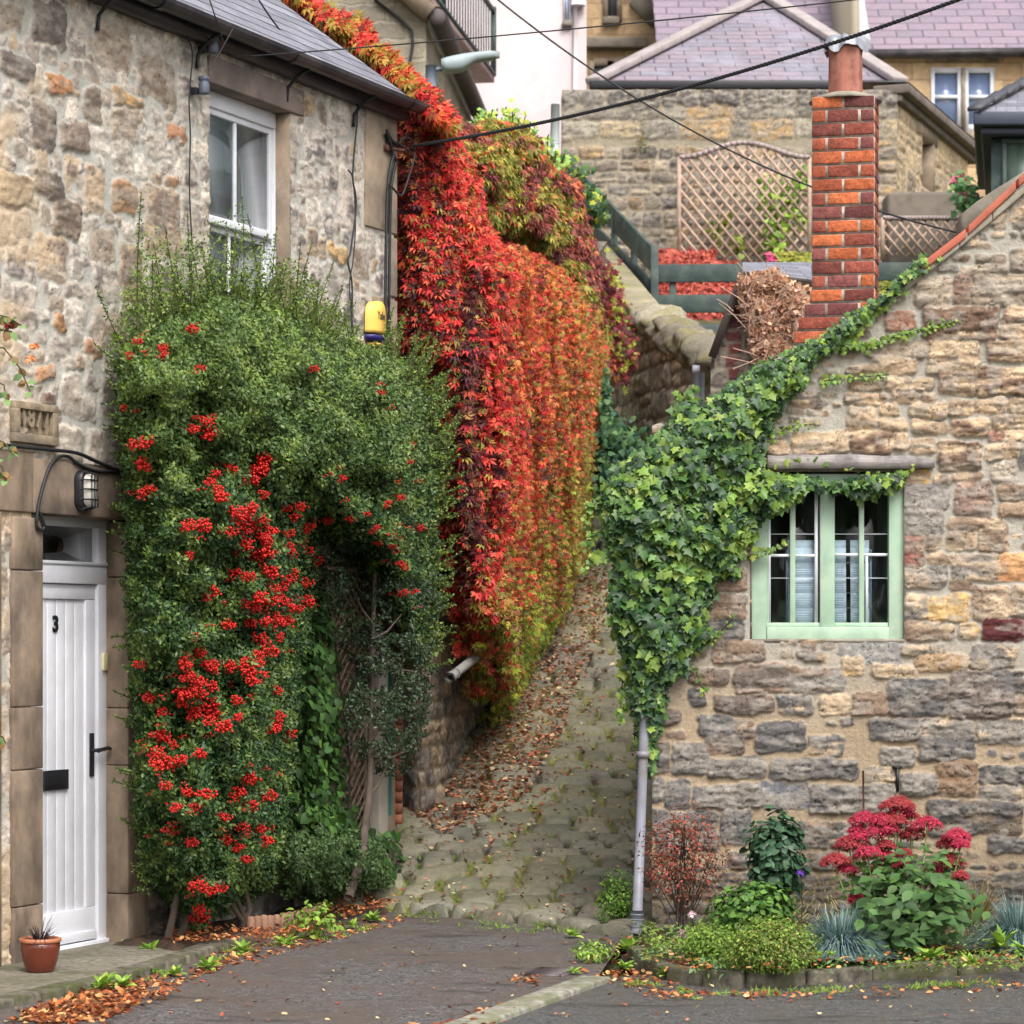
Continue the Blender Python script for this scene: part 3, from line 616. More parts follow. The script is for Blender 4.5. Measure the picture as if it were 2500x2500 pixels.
# alarm box
a, z0 = lp(918, 846, .05); z1 = lp(918, 738, .05)[1]; zc = (z0 + z1) / 2; hh = (z1 - z0) / 2; a = lp(908, 790, 0.02)[0]
al = thing('alarm_box', 'yellow and blue burglar alarm box near the cottage corner', 'alarm box', LF.pt(a, z0, .03))
def dprof(dd0, dd1, w, zlo, zhi, mat, name, n=18):
    mb = MB(); t = np.linspace(-1, 1, n); m = (t >= zlo - 1e-6) & (t <= zhi + 1e-6); t = t[m]
    ww = w * np.sqrt(np.clip(1 - (t * .97) ** 4, 0.0, 1)); n = len(t)
    L = [LF.pt(a - ww, zc + t * hh, dd0), LF.pt(a - ww * .85, zc + t * hh, dd1), LF.pt(a + ww * .85, zc + t * hh, dd1), LF.pt(a + ww, zc + t * hh, dd0)]
    V = np.vstack(L); f = []
    for j in range(3):
        for i in range(n - 1): f.append((j * n + i, (j + 1) * n + i, (j + 1) * n + i + 1, j * n + i + 1))
    f.append((0, 3 * n, 2 * n, n)); f.append((n - 1, 2 * n - 1, 3 * n - 1, 4 * n - 1)); mb.add(V, f); return mb.build(name, M[mat], al, smooth=False)
dprof(.02, .085, .105, -.42, 1, 'yellow', 'cover'); dprof(.02, .086, .105, -.86, -.421, 'navy', 'lower_band'); dprof(.02, .084, .105, -1, -.861, 'yellow', 'rim')
text_obj('lettering', 'Yale', LF, a + .012, zc + .03, .0868, .08, M['ink'], al, ext=.001, squash=.8, bold=.001)
# service cables at the corner + bracket
for k, (dx, lab) in enumerate(((0, 'thick black service cable clipped up the cottage corner'), (9, 'second thick black cable clipped beside the first on the corner'))):
    cable('service_cable', [(941 + dx, 850), (941 + dx, 700), (943 + dx, 560), (945 + dx, 480), (950 + dx, 430), (956 + dx * 1.2, 395), (960, 375), (944, 318 + dx), (958, 345), (985, 358)], .012, lab, group='black cables on the cottage corner', dflt=.06 - .02 * k)
cable('cable_coil', [(985, 358, .1), (975, 350, .1), (990, 336, .1), (1008, 345, .1), (1012, 380, .1), (1000, 425, .1), (985, 470, .1), (975, 476, .1), (960, 460, .1), (948, 448, .08)], .008, 'loose loop of black cable hanging off the corner bracket')
mb = MB(); a, z = lp(948, 362, .05); mb.fbox(LF, a - .04, a + .03, z - .02, z + .02, .0, .05); mb.tube([LF.pt(a, z, .04), LF.pt(a + .12, z, .1)], .012); o = mb.build('cable_bracket', m_plain('rusty_iron', S(96, 62, 48), .8, .3, 20, .3)); tag(o, 'small rusty iron bracket holding the overhead cable to the corner', 'bracket')

# ================================================================== RIGHT COTTAGE
YR = 16.3; XR = (1592 - UC) / F * YR; KR = F / YR
RF = Frame([(XR, YR), (XR + 4, YR)])
def rs(u): return (u - UC) / KR - XR
def rz(v): return H + (VH - v) / KR
rc = thing('gable_cottage', 'golden rubble stone cottage gable with sage green window and brick chimney', 'cottage', (XR + 1.2, YR + 1, 0))
TOPX = [1592, 1700, 1900, 2060, 2250, 2340, 2500, 2640, 3060]; TOPV = [1040, 990, 885, 812, 676, 604, 470, 352, -2]
def topf(s): return np.interp(s, [rs(u) for u in TOPX], [rz(v) for v in TOPV])
G1, G2, G3, DK, TN, OR, BR, PK, MR, OC = S(132, 124, 114), S(148, 140, 130), S(104, 100, 98), S(94, 90, 88), S(186, 160, 126), S(196, 132, 74), S(136, 112, 90), S(166, 136, 114), S(112, 50, 48), S(200, 160, 92)
def cs(ox, oy, L, c1, c2, b=.035): return [(ox + x0 * .3623, oy + y0 * .3623, ox + x1 * .3623, oy + y1 * .3623, c1, c2, b) for x0, y0, x1, y1 in L]
ST = []
ST += cs(1800, 1200, [(1125, 120, 1385, 285)], G2, S(176, 160, 140)); ST += cs(1800, 1200, [(1125, 300, 1260, 495)], S(150, 92, 78), PK)
ST += cs(1800, 1200, [(1425, 200, 1610, 390), (1635, 210, 1830, 400), (1280, 310, 1370, 390), (1300, 420, 1420, 500)], TN, BR)
ST += cs(1800, 1200, [(1455, 430, 1790, 600), (1125, 520, 1410, 650), (1125, 700, 1280, 850), (1580, 1040, 1880, 1190), (1100, 1030, 1390, 1090)], G1, TN)
ST += cs(1800, 1200, [(1775, 425, 1960, 605)], OR, S(206, 150, 90)); ST += cs(1800, 1200, [(1440, 610, 1590, 680), (1590, 650, 1830, 860), (1850, 650, 2000, 850), (1130, 880, 1350, 990), (1370, 890, 1440, 990)], BR, TN)
ST += cs(1800, 1200, [(1290, 720, 1385, 860), (1480, 890, 1610, 980)], TN, OC); ST += cs(1800, 1200, [(1400, 700, 1550, 865)], OC, S(180, 146, 92), .02); ST += cs(1800, 1200, [(1650, 870, 1930, 1000)], MR, S(92, 40, 42))
ST += cs(1800, 1200, [(1215, 1100, 1550, 1200)], TN, S(170, 138, 98)); ST += cs(1800, 1200, [(1025, 1260, 1415, 1510), (1450, 1210, 1840, 1520), (1850, 1220, 2000, 1360)], G3, S(122, 108, 98), .05)
ST += cs(1800, 1200, [(1865, 1385, 2000, 1510), (780, 1360, 1000, 1510), (0, 1180, 350, 1340)], BR, S(150, 122, 100)); ST += cs(1800, 1200, [(360, 1190, 710, 1340)], G2, BR)
ST += cs(1800, 1200, [(270, 1370, 490, 1500), (555, 1375, 740, 1500), (475, 1650, 700, 1780)], TN, G3); ST += cs(1800, 1200, [(880, 1545, 1210, 1680), (120, 1560, 440, 1755), (960, 1730, 1190, 1850), (1225, 1650, 1590, 1800), (225, 1810, 790, 1930), (0, 1790, 180, 1925)], DK, G1, .04)
ST += cs(1800, 1200, [(1220, 1545, 1590, 1635), (1620, 1545, 1920, 1700)], G1, TN); ST += cs(1800, 1200, [(680, 1030, 830, 1100), (840, 1010, 1080, 1160)], S(138, 136, 132), S(146, 142, 136), .012); ST += cs(1800, 1200, [(700, 1110, 840, 1230), (910, 1170, 1200, 1240)], OC, TN)
ST += cs(1800, 1800, [(1100, 250, 1360, 390), (500, 330, 1050, 520), (0, 320, 150, 470), (1700, 680, 2000, 780), (1640, 200, 2000, 300)], DK, G1, .045); ST += cs(1800, 1800, [(1370, 170, 1610, 390)], S(134, 104, 76), BR); ST += cs(1800, 1800, [(165, 295, 480, 480)], S(112, 112, 118), G1, .012)
ST += cs(1800, 1800, [(1290, 430, 1910, 660)], S(112, 96, 78), DK, .05); ST += cs(1800, 1800, [(850, 220, 1050, 300), (1640, 320, 1900, 410)], G1, TN)
ST += cs(1200, 1200, [(1440, 540, 1710, 660), (1440, 690, 1700, 860)], S(162, 132, 112), BR); ST += cs(1200, 1200, [(1430, 870, 1700, 1000), (1340, 1340, 1440, 1440), (1400, 1510, 1620, 1630), (1780, 1580, 2000, 1760)], G3, DK)
ST += cs(1200, 1200, [(1500, 1010, 1830, 1150), (1340, 1200, 1600, 1290), (1650, 1190, 1990, 1310), (1510, 1370, 1880, 1480), (1640, 1530, 1750, 1650), (1450, 1640, 1690, 1760), (1120, 1330, 1180, 1440), (1120, 1480, 1260, 1570)], BR, S(112, 98, 88))
ST += cs(1200, 1200, [(1090, 1690, 1190, 1880)], S(100, 78, 62), DK); ST += cs(1200, 1200, [(1230, 1700, 1440, 1900), (1460, 1810, 1830, 1930)], G1, DK)
ST += cs(1200, 1800, [(1080, 270, 1150, 420), (1180, 290, 1330, 470), (1365, 330, 1800, 470), (1560, 490, 1740, 710), (1090, 480, 1190, 640), (1210, 500, 1520, 620), (1110, 660, 1300, 800), (1320, 640, 1530, 760)], G3, G1)
A1, A2 = S(198, 168, 130), S(160, 134, 106)
ST += cs(1800, 600, [(1280, 640, 1610, 850), (1680, 640, 2000, 760), (1370, 850, 1600, 1000), (1170, 1060, 1410, 1150), (1450, 1040, 1590, 1130), (1600, 1030, 1810, 1120), (1840, 1030, 2000, 1110), (1180, 1180, 1420, 1260), (1740, 1140, 2000, 1240), (960, 1070, 1080, 1140), (955, 1160, 1130, 1240), (380, 1260, 750, 1400), (1045, 1260, 1130, 1370), (1155, 1300, 1320, 1390), (1810, 1260, 2000, 1320), (1685, 1345, 1890, 1440), (900, 760, 1190, 860), (720, 990, 1000, 1060), (770, 890, 980, 960), (1010, 890, 1165, 965), (1190, 900, 1310, 965), (740, 810, 880, 860), (180, 1320, 340, 1400)], A1, A2, .045)
ST += cs(1800, 600, [(1250, 420, 1750, 630), (1460, 1160, 1700, 1265), (780, 1255, 1020, 1400), (1355, 1315, 1640, 1500), (750, 1090, 920, 1240), (1620, 820, 2000, 1000), (1800, 420, 2000, 530), (1785, 545, 2000, 620)], A1, S(124, 96, 76), .05)
ST += cs(1800, 600, [(1590, 200, 2000, 400), (1205, 230, 1430, 420), (1000, 660, 1250, 745), (1600, 60, 1800, 110), (1660, 130, 1820, 180), (1860, 20, 2000, 170), (1520, 140, 1640, 190), (860, 660, 980, 750)], S(176, 156, 130), S(140, 124, 106), .04)
ST += cs(1800, 600, [(1470, 200, 1560, 385), (1000, 450, 1190, 570), (1690, 1250, 1790, 1310)], S(158, 110, 88), S(140, 116, 98)); ST += cs(1800, 600, [(1720, 1470, 1870, 1600), (1890, 1350, 2000, 1500)], DK, S(186, 168, 146))
ST += cs(1800, 600, [(1130, 1520, 1280, 1600)], S(192, 152, 84), A2); ST += cs(1800, 600, [(1320, 1540, 1430, 1610), (1450, 1530, 1650, 1570), (1760, 1610, 2000, 1700), (1430, 1830, 1800, 1900), (1240, 990, 1330, 1050), (1040, 980, 1200, 1055)], TN, BR)
ST += cs(1800, 600, [(1125, 1610, 1425, 1765)], S(150, 142, 132), S(128, 120, 114), .03); ST += cs(1800, 600, [(1480, 1590, 1710, 1810)], S(170, 138, 116), S(140, 114, 98)); ST += cs(1800, 600, [(1775, 1730, 2000, 1815)], OR, A2)
def fill_right(sa, za, SS, ZZ, WX, WZ, Hh, C):
    R_ = []
    for (u0, v0, u1, v1, c1, c2, b) in ST:
        k = random.uniform(.92, 1.08); R_.append((rs(u0) - .014, rs(u1) + .014, rz(v1) - .012, rz(v0) + .012, np.array(c1) * k, np.array(c2) * k, b, .035))
    def av(a, b, c, d): return any(a < q[1] + .004 and b > q[0] - .004 and c < q[3] + .004 and d > q[2] - .004 for q in R_)
    w = sst(1.9, 1.2, ZZ + 0.25 * (fbm(SS * 2, ZZ * 2, 5) - .5) * 2)[..., None]     # sandy mortar below, grey above
    C[:] = C * (1 - w) + np.array(S(162, 144, 120)) * (0.85 + .3 * fbm(SS * 4, ZZ * 4, 6))[..., None] * w
    pal = [(A1, A2), (TN, BR), (BR, G1), (S(176, 156, 130), G1)]; pal2 = [(G3, G1), (BR, G3), (DK, G1), (BR, G1)]
    rows_fill(pal, (.08, .14), (.1, .26), .02, (.02, .04), 21, .03, lambda a, b, c, d: c < 1.3 or av(a, b, c, d))(sa, za, SS, ZZ, WX, WZ, Hh, C)
    rows_fill(pal2, (.1, .18), (.14, .36), .016, (.02, .035), 22, .03, lambda a, b, c, d: c >= 1.3 or av(a, b, c, d))(sa, za, SS, ZZ, WX, WZ, Hh, C)
    rows_fill(pal, (.04, .06), (.05, .12), .015, (.01, .03), 24, .02, lambda a, b, c, d: c < 1.3 or av(a, b, c, d))(sa, za, SS, ZZ, WX, WZ, Hh, C)
    rows_fill(pal2, (.04, .06), (.05, .12), .015, (.01, .03), 23, .02, lambda a, b, c, d: c >= 1.3 or av(a, b, c, d))(sa, za, SS, ZZ, WX, WZ, Hh, C)
    raster(sa, za, R_, WX, WZ, Hh, C, None, 8)
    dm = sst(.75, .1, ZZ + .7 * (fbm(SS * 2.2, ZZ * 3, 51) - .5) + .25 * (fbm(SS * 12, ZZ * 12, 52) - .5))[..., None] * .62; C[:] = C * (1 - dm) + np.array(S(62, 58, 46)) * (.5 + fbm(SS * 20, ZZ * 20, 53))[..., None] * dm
WX0, WX1, WZ0, WZ1 = rs(1836), rs(2207), rz(1560), rz(1150)
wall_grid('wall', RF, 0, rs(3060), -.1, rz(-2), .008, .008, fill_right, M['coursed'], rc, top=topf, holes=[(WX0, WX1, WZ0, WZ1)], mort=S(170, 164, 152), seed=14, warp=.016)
mb = MB(); x0 = XR; x1 = XR + rs(3060)
xb_ = x0 * (YR + 4) / YR + .12
mb.quad((xb_, YR + 4, -.1), (x0, YR, -.1), (x0, YR, topf(0)), (xb_, YR + 4, topf(0)))
mb.build('side_wall', M['gablestone'], rc); mb = MB()
mb.quad((x1, YR, -.1), (x1, YR + 4, -.1), (x1, YR + 4, topf(9)), (x1, YR, topf(9)))
mb.build('side_wall', M['gablestone'], rc)
mb = MB(); xs = [XR + rs(u) for u in TOPX]; zs = [rz(v) for v in TOPV]
for i in range(len(xs) - 1):
    mb.quad((xs[i], YR + .02, zs[i] - .01), (xs[i + 1], YR + .02, zs[i + 1] - .01), (xs[i + 1] * (1 + 4 / YR) + .12, YR + 4, zs[i + 1] - .01), (xs[i] * (1 + 4 / YR) + .12, YR + 4, zs[i] - .01))
mb.build('roof', M['slate_l'], rc)
# verge: cement bed and red tiles
mb = MB()
vp = [(1860, 905), (2000, 838), (2060, 806), (2150, 745), (2250, 668), (2340, 596), (2420, 530), (2500, 462), (2640, 342), (3060, -14)]
for (a, b), (c, d) in zip(vp[:-1], vp[1:]):
    p = np.array([XR + rs(a), 0, rz(b)]); q = np.array([XR + rs(c), 0, rz(d)])
    mb.hexa([(p[0], YR - .045, p[2] - .03), (q[0], YR - .045, q[2] - .03), (q[0], YR + .15, q[2] - .03), (p[0], YR + .15, p[2] - .03), (p[0], YR - .04, p[2] + .03), (q[0], YR - .04, q[2] + .03), (q[0], YR + .15, q[2] + .03), (p[0], YR + .15, p[2] + .03)])
mb.build('verge_mortar', M['cement'], rc, bevel=.01)
mb = MB(); tp = [(2232, 668), (2358, 568), (2480, 452), (2600, 350), (2720, 248), (2840, 146), (2960, 44), (3060, -40)]
for (a, b), (c, d) in zip(tp[:-1], tp[1:]):
    p = np.array([XR + rs(a + 2), 0, rz(b - 3)]); q = np.array([XR + rs(c - 3), 0, rz(d + 4)])
    mb.hexa([(p[0], YR - .06, p[2] - .03), (q[0], YR - .06, q[2] - .03), (q[0], YR + .2, q[2] - .03), (p[0], YR + .2, p[2] - .03), (p[0], YR - .055, p[2] + .028), (q[0], YR - .055, q[2] + .028), (q[0], YR + .2, q[2] + .02), (p[0], YR + .2, p[2] + .02)])
mb.build('verge_tiles', M['redtile'], rc, bevel=.01)
def pp(Y, L): return [P(u, v, Y) for u, v in L]
def slab(mb, pts, t, axis=(0, 1, 0)):
    a = np.array(pts); b = a + np.array(axis) * t; n = len(a)
    mb.add(np.vstack([a, b]), [tuple(range(n))[::-1], tuple(range(n, 2 * n))] + [(i, (i + 1) % n, n + (i + 1) % n, n + i) for i in range(n)])
mb = MB(); slab(mb, pp(YR + .45, [(2352, 600), (2356, 515), (2385, 492), (2430, 462), (2500, 418), (2620, 330), (2620, 420), (2500, 480)]), .3); mb.build('flashing_fillet', M['cement'], rc)
# window of the right cottage
wd = -.05
def fb(mb, u0, u1, v0, v1, d0, d1): mb.fbox(RF, rs(u0), rs(u1), rz(v1), rz(v0), d0, d1)
mb = MB()
fb(mb, 1834, 1873, 1155, 1562, wd - .06, wd + .02); fb(mb, 2172, 2208, 1155, 1562, wd - .06, wd + .02); fb(mb, 2004, 2040, 1176, 1530, wd - .06, wd + .012)
fb(mb, 1873, 2172, 1530, 1561, wd - .06, wd + .03); fb(mb, 1873, 2172, 1156, 1178, wd - .06, wd + .018); fb(mb, 1873, 2004, 1520, 1530, wd - .05, wd + .005); fb(mb, 2040, 2172, 1520, 1530, wd - .05, wd + .005)
wfr = mb.build('window', M['green_paint'], rc, bevel=.004)
mb = MB()
fb(mb, 1931, 1944, 1178, 1522, wd - .04, wd + .004); fb(mb, 2100, 2112, 1178, 1522, wd - .04, wd + .004)
fb(mb, 1873, 1879, 1178, 1522, wd - .04, wd + .003)
mb.build('glazing_bar', M['green_paint'], wfr, bevel=.002)
mb = MB()
fb(mb, 1882, 1931, 1352, 1359, wd - .035, wd - .015); fb(mb, 1944, 1995, 1352, 1359, wd - .035, wd - .015); fb(mb, 2040, 2100, 1350, 1357, wd - .035, wd - .015); fb(mb, 2112, 2172, 1350, 1357, wd - .035, wd - .015)
fb(mb, 1878, 1884, 1190, 1520, wd - .036, wd - .014); fb(mb, 1992, 2000, 1182, 1520, wd - .036, wd - .014); fb(mb, 2117, 2122, 1357, 1520, wd - .036, wd - .014)
for v in (1302, 1410): fb(mb, 1884, 1992, v, v + 1.5, wd - .03, wd - .024); fb(mb, 2040, 2172, v, v + 1.5, wd - .03, wd - .024)
mb.build('glazing_bar', M['white'], wfr)
mb = MB(); fb(mb, 1873, 2004, 1178, 1522, wd - .034, wd - .031); fb(mb, 2040, 2172, 1178, 1522, wd - .034, wd - .031); mb.build('pane', M['glass'], wfr)
mb = MB()   # room behind the window
xa, xb = XR + rs(1800), XR + rs(2240); z0, z1 = rz(1600), rz(1120); y0, y1 = YR + .2, YR + 1.8
mb.quad((xa, y1, z0), (xb, y1, z0), (xb, y1, z1), (xa, y1, z1)); mb.quad((xa, y0, z0), (xa, y1, z0), (xa, y1, z1), (xa, y0, z1)); mb.quad((xb, y1, z0), (xb, y0, z0), (xb, y0, z1), (xb, y1, z1))
mb.quad((xa, y0, z1), (xa, y1, z1), (xb, y1, z1), (xb, y0, z1)); mb.quad((xa, y0, z0), (xb, y0, z0), (xb, y1, z0), (xa, y1, z0))
mb.build('room_interior', M['interior'], rc)
mb = MB(); mb.fbox(RF, WX0 - .0, WX1 + .0, WZ0 - .02, WZ0, -.2, .005); mb.fbox(RF, WX0 - .012, WX0, WZ0, WZ1, -.2, .002); mb.fbox(RF, WX1, WX1 + .012, WZ0, WZ1, -.2, .002); mb.fbox(RF, WX0, WX1, WZ1, WZ1 + .02, -.2, .002); mb.build('window_reveal', M['cement'], rc)
mb = MB(); n = 14; V = []
us = np.linspace(1872, 2278, n); 
for i, u in enumerate(us):
    tv = 1108 + 8 * fbm(u * .02, 0, 3) + (10 if u > 2240 else 0); bv = 1147 - 3 * fbm(u * .03, 5, 4) - (3 if u > 2240 else 0)
    for (vv, d) in ((bv, -.1), (bv, .07), (tv, .06), (tv - 4, -.1)): V.append(RF.pt(rs(u), rz(vv), d))
mb.add(V, [(4 * i + j, 4 * i + (j + 1) % 4, 4 * i + 4 + (j + 1) % 4, 4 * i + 4 + j) for i in range(n - 1) for j in range(4)] + [(0, 3, 2, 1), (4 * n - 4, 4 * n - 3, 4 * n - 2, 4 * n - 1)])
mb.build('timber_lintel', M['oldwood'], rc)
mb = MB(); fb(mb, 2186, 2193, 1872, 1932, -.01, .035); fb(mb, 2178, 2200, 1871, 1875, -.01, .036); mb.build('air_slot', M['black'], rc)
mb = MB(); mb.tube([RF.pt(rs(2104), rz(1880), .06), RF.pt(rs(2104), rz(2110), .12)], .006); o = mb.build('rusty_rod', bpy.data.materials['rusty_iron']); tag(o, 'thin rusty iron rod standing against the wall behind the red sedum', 'rod')
# leaflet racks inside the window
for (u0, u1, cols, lab) in ((1928, 1993, 1, 'single column of white leaflets in the left half of the green window'), (2030, 2128, 2, 'double column of white leaflets in the right half of the green window')):
    yy = -.098; t_ = thing('leaflet_rack', lab, 'leaflet rack', RF.pt(rs((u0 + u1) / 2), rz(1522), yy), 'leaflet racks in the window')
    mb = MB(); mb2 = MB(); mb3 = MB(); k = (u1 - u0) / cols
    for c in range(cols):
        a, b = u0 + c * k + (3 if c else 0), u0 + (c + 1) * k - (8 if cols == 2 and c == 0 else 0)
        for r_ in range(6):
            v1 = 1522 - r_ * 37 + 4; v0 = v1 - 42 if r_ < 5 else v1 - 24
            o_ = -.004 * r_
            fb(mb, a, b, v0, v1, yy + o_ - .008, yy + o_)
            for l in range(4 if r_ < 4 else 0): fb(mb2, a + 6, b - 6, v0 + 12 + l * 5.5, v0 + 13.4 + l * 5.5, yy + o_ + .0005, yy + o_ + .0015)
    for r_ in range(5): fb(mb3, u0 - 2, u1 + 2, 1520 - r_ * 37, 1521.5 - r_ * 37, yy + .01, yy + .016)
    for q in (u0 - 3, u1 + 3): fb(mb3, q - 1.5, q + 1.5, 1340, 1523, yy - .08, yy + .012)
    mb.build('leaflets', M['paper'], t_); mb2.build('print', M['inkline'], t_); mb3.build('rack_frame', M['polegrey'], t_)
# chimney (bricks with real joints)
mb = MB(); core = MB(); CH = []
chp = np.array([(2064 - UC) / F * 17.35, 17.35]); th = R(11.5)
ex = np.array([math.cos(th), -math.sin(th)]); ey = np.array([math.sin(th), math.cos(th)])
def cpt(x, y, z): q = chp + ex * x + ey * y; return (q[0], q[1], z)
KC = F / 17.2; ztop = H + (VH - 238) / KC; ch = 33.6 / KC; hw = .205; hd = .2
redp = [S(146, 78, 62), S(122, 68, 60), S(166, 88, 62), S(112, 66, 64), S(186, 104, 66), S(146, 80, 66), S(124, 74, 70), S(164, 88, 66), S(178, 96, 62)]
rd = random.Random(5)
def brick(x0, x1, y0, y1, z0, z1, side):
    j = lambda: rd.uniform(-.003, .003)
    c = np.array(rd.choice(redp)) * rd.uniform(.85, 1.15)
    c8 = [(x0 + j(), y0 + j(), z0 + j()), (x1 + j(), y0 + j(), z0 + j()), (x1 + j(), y1, z0), (x0 + j(), y1, z0), (x0 + j(), y0 + j(), z1 + j()), (x1 + j(), y0 + j(), z1 + j()), (x1 + j(), y1, z1), (x0 + j(), y1, z1)]
    mb.hexa([cpt(*p) for p in c8], c)
for i in range(20):
    z1 = ztop - i * ch; z0 = z1 - ch + .015; ex_l = hw + (0 if i < 14 else (.012, .05, .085, .12, .12, .12)[i - 14])
    core.hexa([cpt(*p) for p in [(-ex_l + .006, -hd + .006, z0 - .015), (hw - .006, -hd + .006, z0 - .015), (hw - .006, hd - .006, z0 - .015), (-ex_l + .006, hd - .006, z0 - .015), (-ex_l + .006, -hd + .006, z1), (hw - .006, -hd + .006, z1), (hw - .006, hd - .006, z1), (-ex_l + .006, hd - .006, z1)]])
    cuts = [-ex_l, 0.0, hw] if i % 2 == 0 else [-ex_l, -hw + .1, hw - .1, hw]
    for a, b in zip(cuts[:-1], cuts[1:]):
        brick(a + .008, b - .008, -hd, -hd + .05, z0, z1, 0); brick(a + .008, b - .008, hd - .05, hd, z0, z1, 0)
    cy = [-hd, -hd + .2, hd] if i % 2 else [-hd + .0, -hd + .1, hd - .1, hd]
    for a, b in zip(cy[:-1], cy[1:]):
        if a == -hd: a += .052
        if b == hd: b -= .052
        brick(hw - .05, hw, a + .005, b - .005, z0, z1, 1); brick(-ex_l, -ex_l + .05, a + .005, b - .005, z0, z1, 1)
chim = mb.build('chimney', M['brick'], rc, bevel=.006, vc=True)
core.build('mortar_core', M['mortar'], chim)
mb = MB(); mb.lathe(cpt(0, 0, ztop - .004), [(.0, .0), (.24, 0.0), (.2, .03), (.135, .05), (0, .05)], 16); mb.build('flaunching', M['cement'], chim)
pz = ztop + .03; pzt = H + (VH - 100) / KC
mb = MB(); mb.lathe(cpt(0, 0, pz), [(.112, 0), (.110, .1), (.108, pzt - pz - .05), (.112, pzt - pz - .04), (.114, pzt - pz), (.09, pzt - pz), (.09, 0)], 32); mb.build('chimney_pot', M['terracotta'], chim, smooth=False)
mb = MB(); a = np.linspace(0, 2 * np.pi, 40, endpoint=False); V = [cpt(0, 0, pzt + .055)]
for r_, zz in ((.06, .06), (.11, .05), (.13, .02), (.14, -.03)):
    for t in a:
        w = 1 + .10 * math.sin(t * 5 + r_ * 9) + .06 * math.sin(t * 11); V.append(cpt(r_ * w * math.cos(t), r_ * w * math.sin(t), pzt + zz + .012 * math.sin(t * 7) + (0.02 * math.sin(t * 4) if zz < 0 else 0)))
f = [(0, 1 + i, 1 + (i + 1) % 40) for i in range(40)] + [(1 + k * 40 + i, 1 + (k + 1) * 40 + i, 1 + (k + 1) * 40 + (i + 1) % 40, 1 + k * 40 + (i + 1) % 40) for k in range(3) for i in range(40)]
mb.add(V, f); o = mb.build('lead_cap', M['lead'], chim, smooth=True)
# drain pipe at the corner
dp = thing('drain_pipe', 'pale grey round drain pipe on the gable corner below the ivy', 'drain pipe', P(1556, 2282, 16.15))
PT = lambda v: P(1577 - (v - 1650) * .036, v, 16.14)
mb = MB(); mb.tube([PT(1730), PT(1800), PT(2000), PT(2235)], .03, 20); mb.build('pipe', M['greypipe'], dp, smooth=True)
mb = MB(); b0 = PT(2282)
mb.tube([PT(2222), PT(2250), PT(2272), b0 + [-.01, -.03, -.01]], [.035, .035, .037, .037], 20)
for v in (2228, 2240, 2256): mb.tube([PT(v), PT(v + 5)], .04, 20)
mb.build('shoe', M['greypipe'], dp, smooth=True)
mb = MB(); mb.lathe(PT(1850) + [0, .0, 0], [(.036, 0), (.04, 0), (.04, .04), (.036, .04)], 16); mb.bar(PT(1850) + [0, .02, .02], PT(1850) + [0, .14, .02], .03, .02); mb.build('clip', M['greypipe'], dp)
# ================================================================== GROUND
def zpath(Y):
    return np.interp(Y, [16.9, 18, 19.6, 21, 23.1, 25.2, 26.5, 27.5, 33, 40, 60], [0.0, .17, .45, .80, 1.30, 1.84, 2.45, 3.05, 5.0, 6.2, 7.5])
def gpt(u, v, z=0.0):
    Y = (H - z) * F / (v - VH); return np.array([(u - UC) / F * Y, Y, z])
def edgeY(X):                                       # front edge of the setts
    return np.interp(X, [-.8, 0, .55, .9], [17.6, 16.9, 16.2, 15.95])
def zground(X, Y):
    return np.where(Y > edgeY(X), np.minimum(zpath(np.maximum(Y - edgeY(X) * 0 , 16.0)), 99) * np.clip((Y - edgeY(X)) / 1.2, 0, 1) , 0.0)
mb = MB(); mb.quad((-400, -100, -.14), (400, -100, -.14), (400, 600, -.14), (-400, 600, -.14)); g = mb.build('ground', M['earth']); tag(g, kind='structure')
def sheet(name, pts, mat, label=None, t=None):
    mb = MB(); n = len(pts)
    if t is None: mb.add(pts, [tuple(range(n))], [[(p[0], p[1]) for p in pts]])
    else: slab(mb, pts, -t, (0, 0, 1))
    o = mb.build(name, mat, bevel=.012 if t else 0); tag(o, label, kind='structure'); return o
# road: left patched half and darker right half divided by the kerb strip
kA, kB = gpt(1100, 2520), gpt(1455, 2392)
sheet('road', [(-6, 4, 0), (kA[0] + (kA[0] - kB[0]) * 4, kA[1] + (kA[1] - kB[1]) * 4, 0), kA, kB, (.66, 15.95, 0), (.86, 17.5, 0), (-.9, 19.2, 0), (-3.2, 16, 0), (-6, 13, 0)], M['asph_l'])
sheet('road', [(kA[0] + (kA[0] - kB[0]) * 4, kA[1] + (kA[1] - kB[1]) * 4, -.006), (9, 4, -.006), (9, 15, -.006), (1.2, 15, -.006), kB - [0, 0, .006], kA - [0, 0, .006]], M['asph_r'])
mb = MB(); w_ = np.array([kB[1] - kA[1], kA[0] - kB[0], 0]); w_ = w_ / np.linalg.norm(w_) * .085
far = kA + (kA - kB) * 2
seg = [far, far + (kA - far) * .55, kA + (kB - kA) * .12, kB]
for a, b in zip(seg[:-1], seg[1:]):
    a = a + (b - a) * .004; up = np.array([0, 0, .022]); dn = np.array([0, 0, -.08]); mb.hexa([a - w_ + dn, a + w_ + dn, b + w_ + dn, b - w_ + dn, a - w_ + up, a + w_ + up, b + w_ + up, b - w_ + up])
o = mb.build('kerb_strip', M['kerb'], bevel=.012); tag(o, kind='structure')
